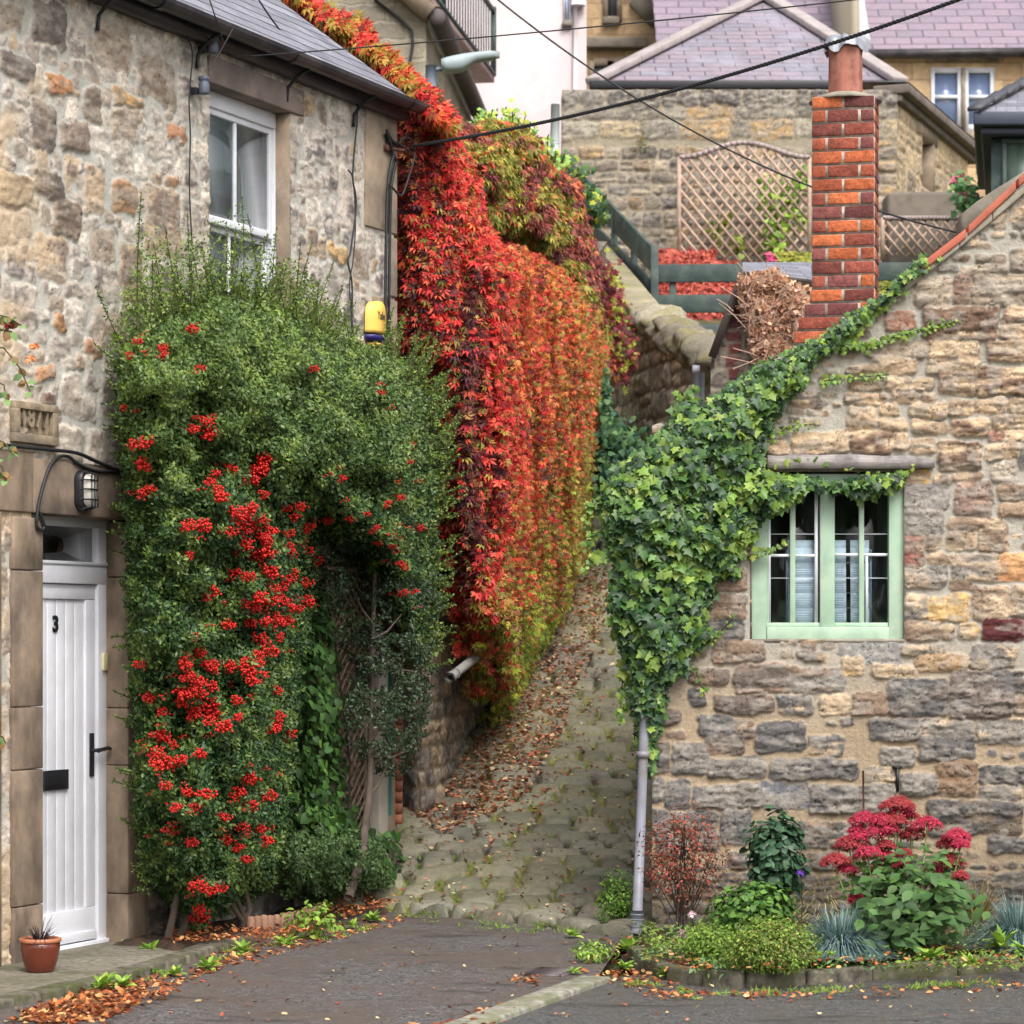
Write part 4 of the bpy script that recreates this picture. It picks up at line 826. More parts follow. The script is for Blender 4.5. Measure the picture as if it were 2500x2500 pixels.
# pavement by the left cottage
pv = [gpt(-60, 2470), gpt(80, 2440), gpt(190, 2418), gpt(330, 2382), gpt(430, 2352), gpt(520, 2320), gpt(600, 2300)]
wallpts = [LF.pt(s, 0, -.2) for s in (3.2, 2.6, 2, 1.2, .4, -.6)]
L_ = [p + [0, 0, .03] for p in pv] + [p + [0, 0, .03] for p in wallpts] + [pv[0] + [-1.5, -1, .03]]
sheet('pavement', L_, M['concrete'], t=.15)
mb = MB()
kp = [pv[0] + [-.6, -.5, 0]] + pv
for a, b in zip(kp[:-1], kp[1:]):
    n_ = 2; 
    for i in range(n_):
        p = a + (b - a) * i / n_; q = a + (b - a) * (i + .96) / n_; d = norm(q - p); sd = np.array([d[1], -d[0], 0]) * .07
        u_ = np.array([0, 0, .045 + random.uniform(-.008, .008)]); dn = np.array([0, 0, -.1]); mb.hexa([p + sd + dn, q + sd + dn, q - sd + dn, p - sd + dn, p + sd + u_, q + sd + u_, q - sd + u_, p - sd + u_])
o = mb.build('pavement_kerb', M['bedkerb'], bevel=.015); tag(o, kind='structure')
def edist(u, v, poly):
    p = np.asarray(poly, float); d = np.full(np.shape(u), 1e9)
    for i in range(len(p)):
        a = p[i]; b = p[(i + 1) % len(p)]; ab = b - a; t = np.clip(((u - a[0]) * ab[0] + (v - a[1]) * ab[1]) / (ab @ ab), 0, 1)
        d = np.minimum(d, np.hypot(u - a[0] - t * ab[0], v - a[1] - t * ab[1]))
    return np.where(inpoly(u, v, p), d, -d)
def inpoly(x, y, poly):
    poly = np.asarray(poly, float); r = np.zeros(np.shape(x), bool); n = len(poly)
    for i in range(n):
        x1, y1 = poly[i]; x2, y2 = poly[(i + 1) % n]
        if y1 == y2: continue
        c = ((y1 > y) != (y2 > y)) & (x < (x2 - x1) * (y - y1) / (y2 - y1) + x1); r ^= c
    return r
# soil beds
def soilbed(name, outline, z, amp, mat, seed):
    o_ = np.array(outline)[:, :2]; x0, y0 = o_.min(0); x1, y1 = o_.max(0); st = .04
    xs = np.arange(x0, x1 + st, st); ys = np.arange(y0, y1 + st, st); X, Y = np.meshgrid(xs, ys)
    ins = inpoly(X, Y, o_); Z = z(X, Y) if callable(z) else z + 0 * X
    Z = Z + (fbm(X * 5, Y * 5, seed) - .5) * amp + (fbm(X * 25, Y * 25, seed) - .5) * amp * .5
    Z = Z - (Z + .08) * (1 - sst(.02, .16, edist(X, Y, o_)))
    k = ins[:-1, :-1] & ins[1:, :-1] & ins[:-1, 1:] & ins[1:, 1:]
    o = addmesh(name, np.stack([X, Y, Z], -1).reshape(-1, 3), grid_faces(len(xs), len(ys), k), mat, smooth=True); tag(o, kind='structure'); return o
soilbed('soil_bed', [gpt(330, 2330), gpt(440, 2352), gpt(600, 2300), gpt(720, 2262), gpt(900, 2240), gpt(985, 2235), (-.75, 18.6, 0), (-1.0, 19.4, 0), LF.pt(6, 0, -.1), LF.pt(3, 0, -.1), LF.pt(2.2, 0, -.1)], .05, .06, M['soil'], 3)
soilbed('soil_bed', [gpt(1560, 2345), gpt(1690, 2378), gpt(1860, 2392), gpt(2200, 2372), gpt(2560, 2352), (4, 16.4, 0), (XR - .15, 16.4, 0), (XR - .25, 15.6, 0)], .065, .05, M['soil'], 4)
mb = MB(); kp = [gpt(1556, 2340), gpt(1580, 2362), gpt(1640, 2388), gpt(1720, 2402), gpt(1820, 2408), gpt(1960, 2400), gpt(2120, 2388), gpt(2330, 2378), gpt(2480, 2366), gpt(2640, 2356)]
for a, b in zip(kp[:-1], kp[1:]):
    d = norm(b - a); p = a + d * .004; q = b - d * .004; sd = np.array([d[1], -d[0], 0]) * .05; u_ = np.array([0, 0, .075 + random.uniform(-.014, .014)]); dn = np.array([0, 0, -.1])
    mb.hexa([p + sd + dn, q + sd + dn, q - sd + dn, p - sd + dn, p + sd + u_, q + sd + u_, q - sd + u_, p - sd + u_])
o = mb.build('bed_kerb', M['bedkerb'], bevel=.018); tag(o, kind='structure')
# cobbled path: setts with real relief
def make_path():
    ys = [15.8]
    while ys[-1] < 34: ys.append(ys[-1] + .011 * (ys[-1] / 16) ** 3.2)
    ys = np.array(ys); xs = np.arange(-1.3, 3.2, .014); X, Y = np.meshgrid(xs, ys)
    # shear so that courses run slightly askew
    q = Y + .16 * X + .12 * (fbm(X * 1.2, Y * .6, 3) - .5) * 2
    rd = random.Random(9); zrow = [15.0]
    while zrow[-1] < 35: zrow.append(zrow[-1] + rd.uniform(.2, .28))
    zrow = np.array(zrow); ri = np.clip(np.searchsorted(zrow, q) - 1, 0, len(zrow) - 2)
    v = q - zrow[ri]; rh = zrow[ri + 1] - zrow[ri]
    off = hsh(ri, ri * 0 + 3.0, 5); W = .24 + .18 * hsh(ri, ri * 0 + 8.0, 6)
    xx = (X + .03 * (fbm(X * 9, Y * 9, 8) - .5) * 2) / W + off * 3 + .35 * (vn(X / W, ri * 3.3, 4) - .5)
    ci = np.floor(xx); u = (xx - ci) * W
    dx = np.minimum(u, W - u); dy = np.minimum(v, rh - v); r = .045
    sd = np.where((dx < r) & (dy < r), r - np.hypot(r - dx, r - dy), np.minimum(dx, dy)) - .013 + (fbm(X * 22, Y * 22, 2, 2) - .5) * .014
    t = sst(-.004, .02, sd); hgt = t * (.028 + .034 * np.clip(sd / .09, 0, 1) ** .6 + .02 * hsh(ci, ri, 4)) + (fbm(X * 14, Y * 14, 7) - .5) * .014 * t
    b1 = np.array(S(120, 116, 98)); b2 = np.array(S(106, 106, 96)); b3 = np.array(S(130, 120, 100))
    k = hsh(ci, ri, 11)[..., None]; k2 = hsh(ci, ri, 12)[..., None]
    c = b1 * (1 - k) + b2 * k; c = c * (1 - .4 * k2) + b3 * .4 * k2; c = c * (.66 + .6 * hsh(ci, ri, 15))[..., None]
    ms = fbm(X * 2.2, Y * 1.6, 21)[..., None]; mossy = sst(.38, .54, ms + .15 * (fbm(X * 14, Y * 14, 5)[..., None] - .5))
    green = np.array(S(108, 108, 48)) * (.6 + .9 * fbm(X * 40, Y * 30, 4, 2))[..., None]; dirt = np.array(S(44, 38, 30)) * (.6 + .8 * fbm(X * 30, Y * 30, 14, 2))[..., None]
    jc = dirt * (1 - mossy) + green * mossy
    tj = sst(-.002, .009, sd + .012 * (fbm(X * 30, Y * 30, 18, 2) - .5) * 2)[..., None]
    c = c * (1 - .16 * mossy) + green * .16 * mossy
    C = jc * (1 - tj) + c * tj
    hgt = hgt + (1 - t) * mossy[..., 0] * .008
    Z = zground(X, Y) + hgt + .004
    Z = Z - (Z + .05) * (1 - sst(.0, .05, Y - edgeY(X) + .02 * (fbm(X * 5, Y, 3) - .5)))
    ins = (Y > edgeY(X) - .03) & ((Y > 17.4) | (X > -.95)); k = ins[:-1, :-1]
    o = addmesh('cobbled_path', np.stack([X, Y, Z], -1).reshape(-1, 3), grid_faces(len(xs), len(ys), k), M['setts'], colors=C.reshape(-1, 3), smooth=True); tag(o, kind='structure')
make_path()

# ================================================================== ALLEY WALLS
AWP = []
for u, Y in ((955, 20.6), (985, 19.75), (1030, 19.5), (1075, 19.9), (1110, 21.0), (1200, 23.1), (1330, 25.2), (1400, 26.5), (1448, 27.8), (1478, 29)): AWP.append(((u - UC) / F * Y, Y))
AF = Frame(AWP, ext=1.0)
aw = thing('alley_wall', 'tall rough stone retaining wall on the left of the alley under the red creeper', 'wall', AF.pt(1.0, 0.4))
palA = [(S(172, 142, 104), S(110, 96, 82)), (S(150, 124, 94), S(84, 76, 70)), (S(120, 106, 94), S(80, 74, 70)), (S(186, 156, 116), S(130, 112, 90)), (S(104, 94, 86), S(74, 68, 66)), (S(160, 132, 100), S(96, 84, 76))]
awtop = lambda s: np.interp(s, [-1, 2, 5, 9, 14], [4.3, 4.4, 4.7, 5.6, 7.0])
def seg_fill(*a):
    rows_fill(palA, (.1, .24), (.12, .42), .02, (.012, .035), 31, .03)(*a)
wall_grid('stonework', AF, -.4, AF.L, 0, 7, .014, .018, seg_fill, M['far_stone'], aw, top=awtop, bot=lambda s: zpath(np.interp(s, AF.S, AF.Y)) - .25, mort=S(112, 98, 80), seed=33, warp=.024)
mb = MB(); ss = np.linspace(-.4, AF.L, 30)
for a, b in zip(ss[:-1], ss[1:]):
    mb.quad(AF.pt(a, awtop(a), .02), AF.pt(b, awtop(b), .02), AF.pt(b, awtop(b) + .05, -.5), AF.pt(a, awtop(a) + .05, -.5))
mb.build('wall_head', M['parapet'], aw)
# terrace behind the retaining wall
mb = MB(); pts = [AF.pt(s, 0, -.3) for s in np.linspace(0, AF.L, 10)]
zt2 = [float(awtop(s)) - .1 for s in np.linspace(0, AF.L, 10)]
for i in range(9): mb.quad((pts[i][0], pts[i][1], zt2[i]), (pts[i + 1][0], pts[i + 1][1], zt2[i + 1]), (-9, pts[i + 1][1] + 2, zt2[i + 1]), (-9, pts[i][1] + 2, zt2[i]))
o = mb.build('garden_terrace', M['earth']); tag(o, kind='structure')
# drain spout
sa_, za_ = AF.uv(1180, 1580, 0.02); tip = P(1098, 1655, 19.1); rt = P(1165, 1602, 19.95)
mb = MB(); mb.tube([rt, tip], .034, 16, cap=False); mb.tube([tip, rt], .026, 16, cap=False); k = tip + (rt - tip) * .18; mb.tube([tip, tip + (rt - tip) * .06], [.04, .04], 16, cap=False); mb.tube([k, k + (rt - tip) * .02], .04, 16)
o = mb.build('waste_pipe', M['greyplastic']); tag(o, 'short grey plastic pipe end sticking out of the stone alley wall', 'pipe')

# far right-hand garden wall with boulder coping
W3 = Frame([((u - UC) / F * Y, Y) for u, Y in ((1425, 33.5), (1500, 30.6), (1570, 28.9), (1660, 27.7), (1752, 26.8))], ext=1.0)
gw = thing('garden_wall', 'curving mossy stone garden wall with rounded boulder coping up the alley', 'wall', W3.pt(3, 3))
w3u = [1425, 1440, 1500, 1560, 1600, 1650, 1700, 1752]; w3v = [612, 634, 708, 782, 812, 850, 885, 905]
w3s = [float(W3.uv(u, v)[0]) for u, v in zip(w3u, w3v)]; w3z = [float(W3.uv(u, v)[1]) for u, v in zip(w3u, w3v)]
wall_grid('stonework', W3, 0, W3.L, .4, 8, .03, .03, rows_fill([(S(206, 190, 158), S(170, 156, 132)), (S(216, 192, 154), S(176, 160, 136)), (S(184, 172, 150), S(150, 142, 128))], (.12, .26), (.18, .5), .03, (.02, .06), 41, .05), M['far_stone'], gw,
          top=lambda s: np.interp(s, w3s, w3z), mort=S(120, 108, 90), seed=43, warp=.03)
mb = MB(); ssx = np.linspace(w3s[0], w3s[3] + .1, 16)
for a, b in zip(ssx[:-1], ssx[1:]):
    za, zb = np.interp(a, w3s, w3z), np.interp(b - .01, w3s, w3z); b -= .01
    A = [W3.pt(a, za, .06), W3.pt(b, zb, .06), W3.pt(b, zb, -.32), W3.pt(a, za, -.32)]; mb.hexa(A + [q + [0, 0, .09] for q in A])
mb.build('slab_coping', m_plain('lichened_slab', S(150, 140, 116), .9, .2, 6, .4, dirt=S(120, 116, 84), dsc=3), gw, bevel=.02)
mb = MB(); s = w3s[3] - .1; i = 0
while s < W3.L + .05:
    w_ = random.uniform(.26, .4) if s < W3.L - .5 else .5; z = np.interp(s + w_ / 2, w3s, w3z) + random.uniform(-.04, .04); rr = random.uniform(.2, .29); tl = random.uniform(-.3, .3)
    V = []; n1, n2 = 14, 20; cc = np.array(random.choice([S(146, 138, 120), S(128, 120, 104), S(156, 148, 130), S(118, 112, 98)])); cl = []
    for a in range(n1):
        tt = a / (n1 - 1) * 2 - 1; e = (1 - abs(tt) ** 4) ** .5 if abs(tt) < 1 else 0
        for b in range(n2):
            f_ = b / n2 * 2 * math.pi; nz = 1 + .3 * (float(vn(tt * 2 + i * 7, f_ * 1.3, 3)) - .5) * 2 + .14 * (float(vn(tt * 6 + i * 3, f_ * 4, 5)) - .5) * 2
            V.append(W3.pt(s + w_ / 2 + tt * w_ * .485 + tl * .12 * math.cos(f_), z + .03 + math.sin(f_) * rr * e * nz * .75, -.16 + math.cos(f_) * rr * 1.15 * e * nz))
            ms = .7 * sst(.55, .68, float(vn(tt * 3 + i * 5, f_ * 2, 9))); cl.append(cc * (1 - .7 * ms) + np.array(S(122, 116, 62)) * .7 * ms)
    f = [(a * n2 + b, (a + 1) * n2 + b, (a + 1) * n2 + (b + 1) % n2, a * n2 + (b + 1) % n2) for a in range(n1 - 1) for b in range(n2)]
    mb.add(V, f, None, np.array(cl)); s += w_; i += 1
o = mb.build('boulder_coping', M['far_stone'], gw, smooth=True, vc=True)
# bank behind that wall
def sheet3(name, pts, mat): mb = MB(); mb.add(pts, [tuple(range(len(pts)))]); o = mb.build(name, mat); tag(o, kind='structure'); return o
mb = MB()
mb.quad(P(1440, 700, 36.2), P(1760, 905, 27.6), P(2520, 905, 27.6), P(2520, 620, 36.2)); mb.quad(P(1300, 640, 36.3), P(2560, 620, 36.3), P(2560, 560, 60), P(1300, 600, 60))
o = mb.build('garden_bank', M['earth']); tag(o, kind='structure')
# small downpipe beside it
mb = MB(); mb.tube([P(1698, 905, 22.9), P(1698, 1110, 22.9)], .036, 14); mb.tube([P(1712, 910, 22.95), P(1712, 1110, 22.95)], .03, 14); mb.tube([P(1690, 903, 22.9), P(1708, 903, 22.9)], .04, 12)
o = mb.build('waste_stack', M['greypipe']); tag(o, 'pair of short grey waste pipes against the garden wall above the ivy', 'pipe')
# lean-to shed with bargeboard beside the cottage
sh = thing('brick_shed', 'lean-to shed wall of brick and stone with a dark sloping bargeboard', 'shed', P(1850, 1000, 20.5))
SF = Frame([P(1735, 0, 20.5)[:2], P(2010, 0, 20.5)[:2]], ext=.5)
kS = 6530 / 20.5; szf = lambda v: H + (VH - v) / kS; ssf = lambda u: (u - 1735) / kS
def shedfill(sa, za, SS, ZZ, WX_, WZ_, Hh, C):
    rows_fill([(S(140, 128, 112), S(104, 96, 88)), (S(126, 112, 96), S(92, 84, 78))], (.07, .15), (.1, .25), .02, (.01, .03), 51, .03)(sa, za, SS, ZZ, WX_, WZ_, Hh, C)
    rects = []; z = za[0]; i = 0
    while z < za[-1]:
        rects.append((ssf(1778) - (.02 if i % 2 else 0), ssf(1812), z, z + .085, np.array(S(128, 66, 58)) * random.uniform(.8, 1.2), np.array(S(104, 62, 58)), .02, .01)); z += .1; i += 1
    m = (SS > ssf(1770)) & (SS < ssf(1816)); Hh[m] = .0; C[m] = np.array(S(140, 124, 110)); raster(sa, za, rects, WX_ * .2, WZ_ * .2, Hh, C, None, 3)
wall_grid('shed_wall', SF, 0, ssf(2000), szf(1120), szf(670), .012, .012, shedfill, M['coursed'], sh, top=lambda s: np.interp(s, [0, ssf(1738), ssf(1812), ssf(2000)], [szf(885), szf(872), szf(672), szf(690)]), mort=S(150, 140, 124), seed=53)
mb = MB(); mb.bar(P(1738, 872, 20.42), P(1813, 672, 20.42), .06, .03, (0, 1, 0)); mb.bar(P(1813, 672, 20.42), P(1990, 694, 20.42), .06, .03, (0, 1, 0)); mb.build('bargeboard', m_plain('dark_bargeboard', S(70, 60, 54), .8, .2, 6, .2), sh)
mb = MB(); mb.quad(P(1813, 668, 20.4), P(2000, 690, 20.4), P(2000, 640, 22.6), P(1813, 640, 22.6)); mb.quad(P(1738, 870, 20.4), P(1813, 668, 20.4), P(1813, 668, 22), P(1750, 850, 22)); mb.build('roof', M['slate_l'], sh)

# ================================================================== BACK WALL WITH TRELLIS
YB = 36.0; BF = Frame([P(1372, 0, YB)[:2], P(2190, 0, YB)[:2]]); kB_ = F / YB
def bz(v): return H + (VH - v) / kB_
def bs(u): return (u - 1372) / kB_
bw = thing('garden_wall', 'high weathered stone wall with rounded coping behind the lattice trellis', 'wall', P(1780, 660, YB))
palB = [(S(160, 142, 112), S(118, 108, 96)), (S(146, 132, 112), S(108, 100, 92)), (S(184, 148, 98), S(140, 118, 90)), (S(130, 120, 108), S(98, 92, 88)), (S(170, 152, 124), S(130, 118, 104))]
def backfill(sa, za, SS, ZZ, WX_, WZ_, Hh, C):
    rows_fill(palB, (.1, .22), (.13, .34), .022, (.02, .05), 61, .04, lambda a, b, c, d: d > bz(334))(sa, za, SS, ZZ, WX_, WZ_, Hh, C)
    rows_fill([(S(176, 156, 118), S(148, 134, 110)), (S(186, 152, 100), S(158, 138, 108)), (S(166, 156, 134), S(134, 126, 112))], (.17, .23), (.25, .65), .02, (.015, .03), 62, .05, lambda a, b, c, d: c < bz(345) or d > bz(252))(sa, za, SS, ZZ, WX_, WZ_, Hh, C)
    rects = []
    for (va, vb_) in ((340, 294), (291, 254)):
        s = sa[0]
        while s < sa[-1]:
            w_ = random.uniform(.28, .7); c1, c2 = random.choice([(S(176, 156, 118), S(148, 134, 110)), (S(184, 148, 96), S(158, 138, 108)), (S(166, 156, 134), S(134, 126, 112)), (S(152, 142, 122), S(120, 112, 100))]); rects.append((s, s + w_ - .02, bz(va), bz(vb_), c1, c2, .03, .03)); s += w_
    s = sa[0]
    while s < sa[-1]:
        w_ = random.uniform(.2, .34); rects.append((s, s + w_ - .02, bz(262), bz(216), S(140, 132, 120), S(104, 98, 94), .06, .09)); s += w_
    raster(sa, za, rects, WX_, WZ_, Hh, C, None, 6)
wall_grid('stonework', BF, 0, bs(2190), bz(760), bz(222), .02, .02, backfill, M['far_stone'], bw, mort=S(150, 140, 122), seed=63, warp=.03)
mb = MB(); n = 10; x0, x1 = P(1372, 0, YB)[0], P(2190, 0, YB)[0]; t = np.linspace(0, math.pi / 2, n); zc_ = bz(231)
prof = [(YB - .01 + .18 * (1 - math.cos(a)), zc_ - .05 + .09 * math.sin(a)) for a in t] + [(YB + .5, zc_ + .03), (YB + .5, bz(760))]
for (a, b), (c, d) in zip(prof[:-1], prof[1:]): mb.quad((x0, a, b), (x1, a, b), (x1, c, d), (x0, c, d))
mb.add([(x0, a, b) for a, b in prof] + [(x0, YB, bz(760))], [tuple(range(len(prof) + 1))])
mb.build('wall_head', M['parapet'], bw)
mb = MB(); zz = bz(215)
mb.tube([P(1356, 255, YB - .3), P(1352, 470, YB - .3)], .06, 12); mb.tube([P(1355, 345, YB - .3), P(1355, 350, YB - .3)], .066, 12)
o = mb.build('drain_pipe', M['curtain']); tag(o, 'pale grey downpipe at the left end of the high back wall', 'drain pipe')
# trellises
def lattice(name, Y, u0, u1, v0, topfn, label, pitch=28, curved=True):
    k = F / Y; t_ = thing(name, label, 'trellis', P((u0 + u1) / 2, v0, Y), None)
    mb = MB(); ym = (v0 + 300)
    lines = []
    for sg in (1, -1):
        c = -2000
        while c < 4000:
            # line v = sg*(u-u0)*1.28 + c ; clip to region
            us = np.linspace(u0, u1, 120); vs = sg * (us - u0) * 1.22 + c; ok = (vs < v0) & (vs > np.array([topfn(x) for x in us]))
            if ok.sum() > 2:
                i = np.where(ok)[0]; lines.append((us[i[0]], vs[i[0]], us[i[-1]], vs[i[-1]], sg))
            c += pitch * 1.22
    mbs = {1: MB(), -1: MB()}
    for a, b, c, d, sg in lines: mbs[sg].bar(P(a, b, Y - .006 * sg), P(c, d, Y - .006 * sg), 6.5 / k, .01, (0, 1, 0))
    mbs[1].build('lattice', M['trellis'], t_); mbs[-1].build('lattice', M['trellis'], t_)
    mb = MB(); us = np.linspace(u0, u1, 24); P_ = [P(x, topfn(x), Y) for x in us]
    for a, b in zip(P_[:-1], P_[1:]): mb.bar(a, b + (b - a) * .02, 10 / k, .05, (0, 1, 0))
    mb.build('top_rail', M['trellistop'], t_)
    for x in (u0, u1): 
        mb = MB(); mb.bar(P(x, v0 + 8, Y), P(x, topfn(x), Y), 9 / k, .05, (0, 1, 0)); mb.build('upright', M['trellis'], t_)
lattice('trellis', 35.2, 1658, 1976, 652, lambda u: 384 - 36 * (0.5 - 0.5 * math.cos(2 * math.pi * (u - 1658) / 318)), 'large square lattice trellis with a curved top against the back wall')
lattice('trellis', 33.5, 2155, 2352, 626, lambda u: 532, 'small low lattice trellis right of the brick chimney', curved=False)
# dark green fence
fn_ = thing('rail_fence', 'dark green board rail fence turning a corner above the alley', 'fence', P(1604, 850, 31))
def rail(u0, v0, Y0, u1, v1, Y1, hpx):
    mb = MB(); h0 = hpx * 31 / F; a, b = P(u0, v0, Y0), P(u1, v1, Y1); d = b - a; sd = norm(np.array([d[1], -d[0], 0])) * .02
    mb.hexa([a - sd - [0, 0, h0 / 2], b - sd - [0, 0, h0 / 2], b + sd - [0, 0, h0 / 2], a + sd - [0, 0, h0 / 2], a - sd + [0, 0, h0 / 2], b - sd + [0, 0, h0 / 2], b + sd + [0, 0, h0 / 2], a + sd + [0, 0, h0 / 2]]); mb.build('rail', M['dkgreen'], fn_, bevel=.006)
for v, v2 in ((668, 660), (742, 738)): rail(1602, v, 31, 2520, v2, 31, 44)
rail(1605, 812, 31, 1800, 810, 31, 38)
for (u0, v0, Y0, u1, v1, Y1, h) in ((1400, 430, 35.7, 1594, 634, 31.05, 64), (1400, 520, 35.7, 1594, 712, 31.05, 54)): rail(u0, v0, Y0, u1, v1, Y1, h)
for u, Y, v0, v1, w_ in ((1598, 30.95, 600, 850, .09), (1642, 31.06, 645, 850, .08), (1810, 31.06, 642, 850, .08), (2040, 31.06, 640, 850, .08), (1548, 32.2, 575, 800, .08), (1500, 33.2, 520, 760, .08), (2240, 31.06, 640, 850, .08)):
    mb = MB(); a, b = P(u, v1, Y), P(u, v0, Y); mb.box(a[0] - w_ / 2, a[0] + w_ / 2, Y - w_ / 2, Y + w_ / 2, a[2], b[2]); mb.build('post', M['dkgreen'], fn_, bevel=.005)

# ================================================================== BUILDINGS BEHIND
def q4(mb, pts, u0=0, v0=0): mb.quad(*pts, u0, v0)
# pyramid roofed house
hp = thing('slate_house', 'low house with a purple slate hipped roof behind the high wall', 'house', P(1820, 660, 40))
EL_, ER, AP = P(1447, 206, 39), P(2198, 206, 39), P(1866, -6, 44)
EBL, EBR = EL_ + [0, 10, 0], ER + [0, 10, 0]
def trow(mb, a, b, c):
    ex_ = norm(b - a); fy = norm((c - a) - ex_ * np.dot(c - a, ex_)); uv = [(float(np.dot(p - a, ex_)), float(np.dot(p - a, fy))) for p in (a, b, c)]; mb.add([a, b, c], [(0, 1, 2)], [uv])
mb = MB(); trow(mb, EL_, ER, AP); trow(mb, ER, EBR, AP); trow(mb, EBR, EBL, AP); trow(mb, EBL, EL_, AP); mb.build('roof', M['slate_p'], hp)
mb = MB()
for e in (EL_, ER): 
    n_ = 9
    for i in range(n_): a = e + (AP - e) * i / n_; b = e + (AP - e) * (i + .985) / n_; mb.bar(a + [0, -.04, .05], b + [0, -.04, .05], .26, .1)
mb.build('hip_tiles', M['ridge'], hp, bevel=.02)
mb = MB(); mb.box(EL_[0] - .05, ER[0] + .05, 38.8, 38.95, EL_[2] - .11, EL_[2] + .02); mb.build('gutter', M['black'], hp, bevel=.02)
mb = MB(); mb.box(EL_[0] + .2, ER[0] - .2, 39.1, 48, 5, EL_[2] - .02); mb.build('wall', M['ashlar2'], hp)
# outbuilding wing with the slit window
ob = thing('outbuilding', 'small golden stone outbuilding with a slit window and sloping eaves', 'outbuilding', P(2280, 560, 38))
OA = P(2186, 0, 36)[:2]; OD = norm(np.array([.388, 1.0])); OF = Frame([OA, OA + OD * 5.2])
def os_(u, v): a, z = OF.uv(u, v); return float(a), float(z)
s1, ze = os_(2192, 205); s2, zb = os_(2240, 520); sE = os_(2358, 400)[0]
sw0_, swz0 = os_(2248, 455); sw1_, swz1 = os_(2275, 352)
def obfill(*a): rows_fill([(S(196, 164, 116), S(158, 132, 98)), (S(180, 156, 120), S(140, 122, 100)), (S(206, 176, 130), S(170, 144, 108))], (.14, .3), (.25, .7), .03, (.01, .04), 71, .07)(*a)
wall_grid('wall', OF, 0, sE, zb - 1, ze - .2, .022, .022, obfill, M['far_stone'], ob, holes=[(sw0_, sw1_, swz0, swz1)], mort=S(186, 166, 134), seed=73, warp=.03)
mb = MB(); mb.fbox(OF, sw0_ - .04, sw0_, swz0, swz1, -.4, .02); mb.fbox(OF, sw1_, sw1_ + .12, swz0, swz1, -.4, .02); mb.fbox(OF, sw0_ - .3, sw1_ + .3, swz1, swz1 + .22, -.4, .025); mb.fbox(OF, sw0_ - .04, sw1_ + .1, swz0 - .1, swz0, -.4, .03); wn = mb.build('window', M['quoin'], ob)
mb = MB(); mb.fbox(OF, sw0_, sw1_, swz0, swz1, -.3, -.28); mb.build('pane', M['curtain'], wn)
mb = MB(); mb.fbox(OF, -.05, sE + .55, ze - .17, ze - .04, -.3, .2); mb.fbox(OF, -.02, sE + .45, ze - .27, ze - .17, -.3, .09); mb.build('eaves', m_plain('weathered_eaves', S(112, 102, 94), .85, .2, 4, .3), ob, bevel=.02)
mb = MB(); a, b = OF.pt(-.05, ze - .03, .2), OF.pt(sE + .55, ze - .03, .2); mb.quad(a, b, b + [-.9, .4, .1], a + [-.9, .4, .1]); mb.build('roof', M['slate_p'], ob)
mb = MB(); mb.fbox(OF, sE - .1, sE + .02, zb - 1, ze, -3, .02); mb.build('end_wall', M['ashlar2'], ob)
# sandstone houses far behind
h3 = thing('sandstone_house', 'large sandstone house with purple slate roof and paired white sash windows', 'house', P(2300, 560, 55))
YH = 55.0
def P5(u, v): return P(u, v, YH)
mb = MB(); w1 = (2273, 2348, 166, 322); w2 = (2356, 2428, 166, 322)
def wallrects(mb, u0, u1, v0, v1, holes, Y):
    us = sorted({u0, u1, *[h[0] for h in holes], *[h[1] for h in holes]}); vs = sorted({v0, v1, *[h[2] for h in holes], *[h[3] for h in holes]})
    for a, b in zip(us[:-1], us[1:]):
        for c, d in zip(vs[:-1], vs[1:]):
            if any(a >= h[0] and b <= h[1] and c >= h[2] and d <= h[3] for h in holes): continue
            A = P(a, d, Y); mb.quad(A, P(b, d, Y), P(b, c, Y), P(a, c, Y), A[0], A[2])
wallrects(mb, 2095, 3300, 118, 1300, [w1, w2], YH); mb.build('wall', M['ashlar'], h3)
for i, h in enumerate((w1, w2)):
    k = YH / F; mb = MB(); y = YH
    a, b = P5(h[0], h[3]), P5(h[1], h[2]); t = .08
    mb.box(a[0], a[0] + t, y + .03, y + .15, a[2], b[2]); mb.box(b[0] - t, b[0], y + .03, y + .15, a[2], b[2]); mb.box(a[0] + t, b[0] - t, y + .03, y + .15, b[2] - t * 1.1, b[2]); mb.box(a[0] + t, b[0] - t, y + .03, y + .15, a[2], a[2] + .16)
    zm_ = P5(0, h[2] + 70)[2]; mb.box(a[0] + t, b[0] - t, y + .03, y + .15, zm_ - .03, zm_ + .04); wn = mb.build('window', M['white'], h3)
    mb = MB(); mb.box(a[0] + t, b[0] - t, y + .1, y + .11, a[2] + .1, b[2] - t); mb.build('pane', m_plain('sky_blue_pane', S(112, 128, 160), .15, .05, 2, 0, spec=.8) if i == 0 else bpy.data.materials['sky_blue_pane'], wn)
mb = MB(); a = P5(2262, 345); b = P5(2440, 152); mb.box(a[0], b[0], YH - .02, YH + .03, b[2], b[2] + .2); mb.box(a[0], b[0], YH - .06, YH + .03, a[2], a[2] + .2); a = P5(2348, 322); b = P5(2356, 166); mb.box(a[0], b[0], YH - .02, YH + .1, a[2], b[2]); mb.build('window_stonework', M['quoin'], h3)
mb = MB(); a, b = P(2100, 126, 54.8), P(3300, 120, 54.8); mb.quad(a, b, b + [0, 6.5, 5.6], a + [0, 6.5, 5.6]); mb.build('roof', M['slate_f'], h3)
mb = MB(); a = P(2102, 132, 54.7); b = P(2620, 127, 54.7); mb.tube([a, b], .1, 10); mb.build('gutter', M['blackplastic'], h3, smooth=True)
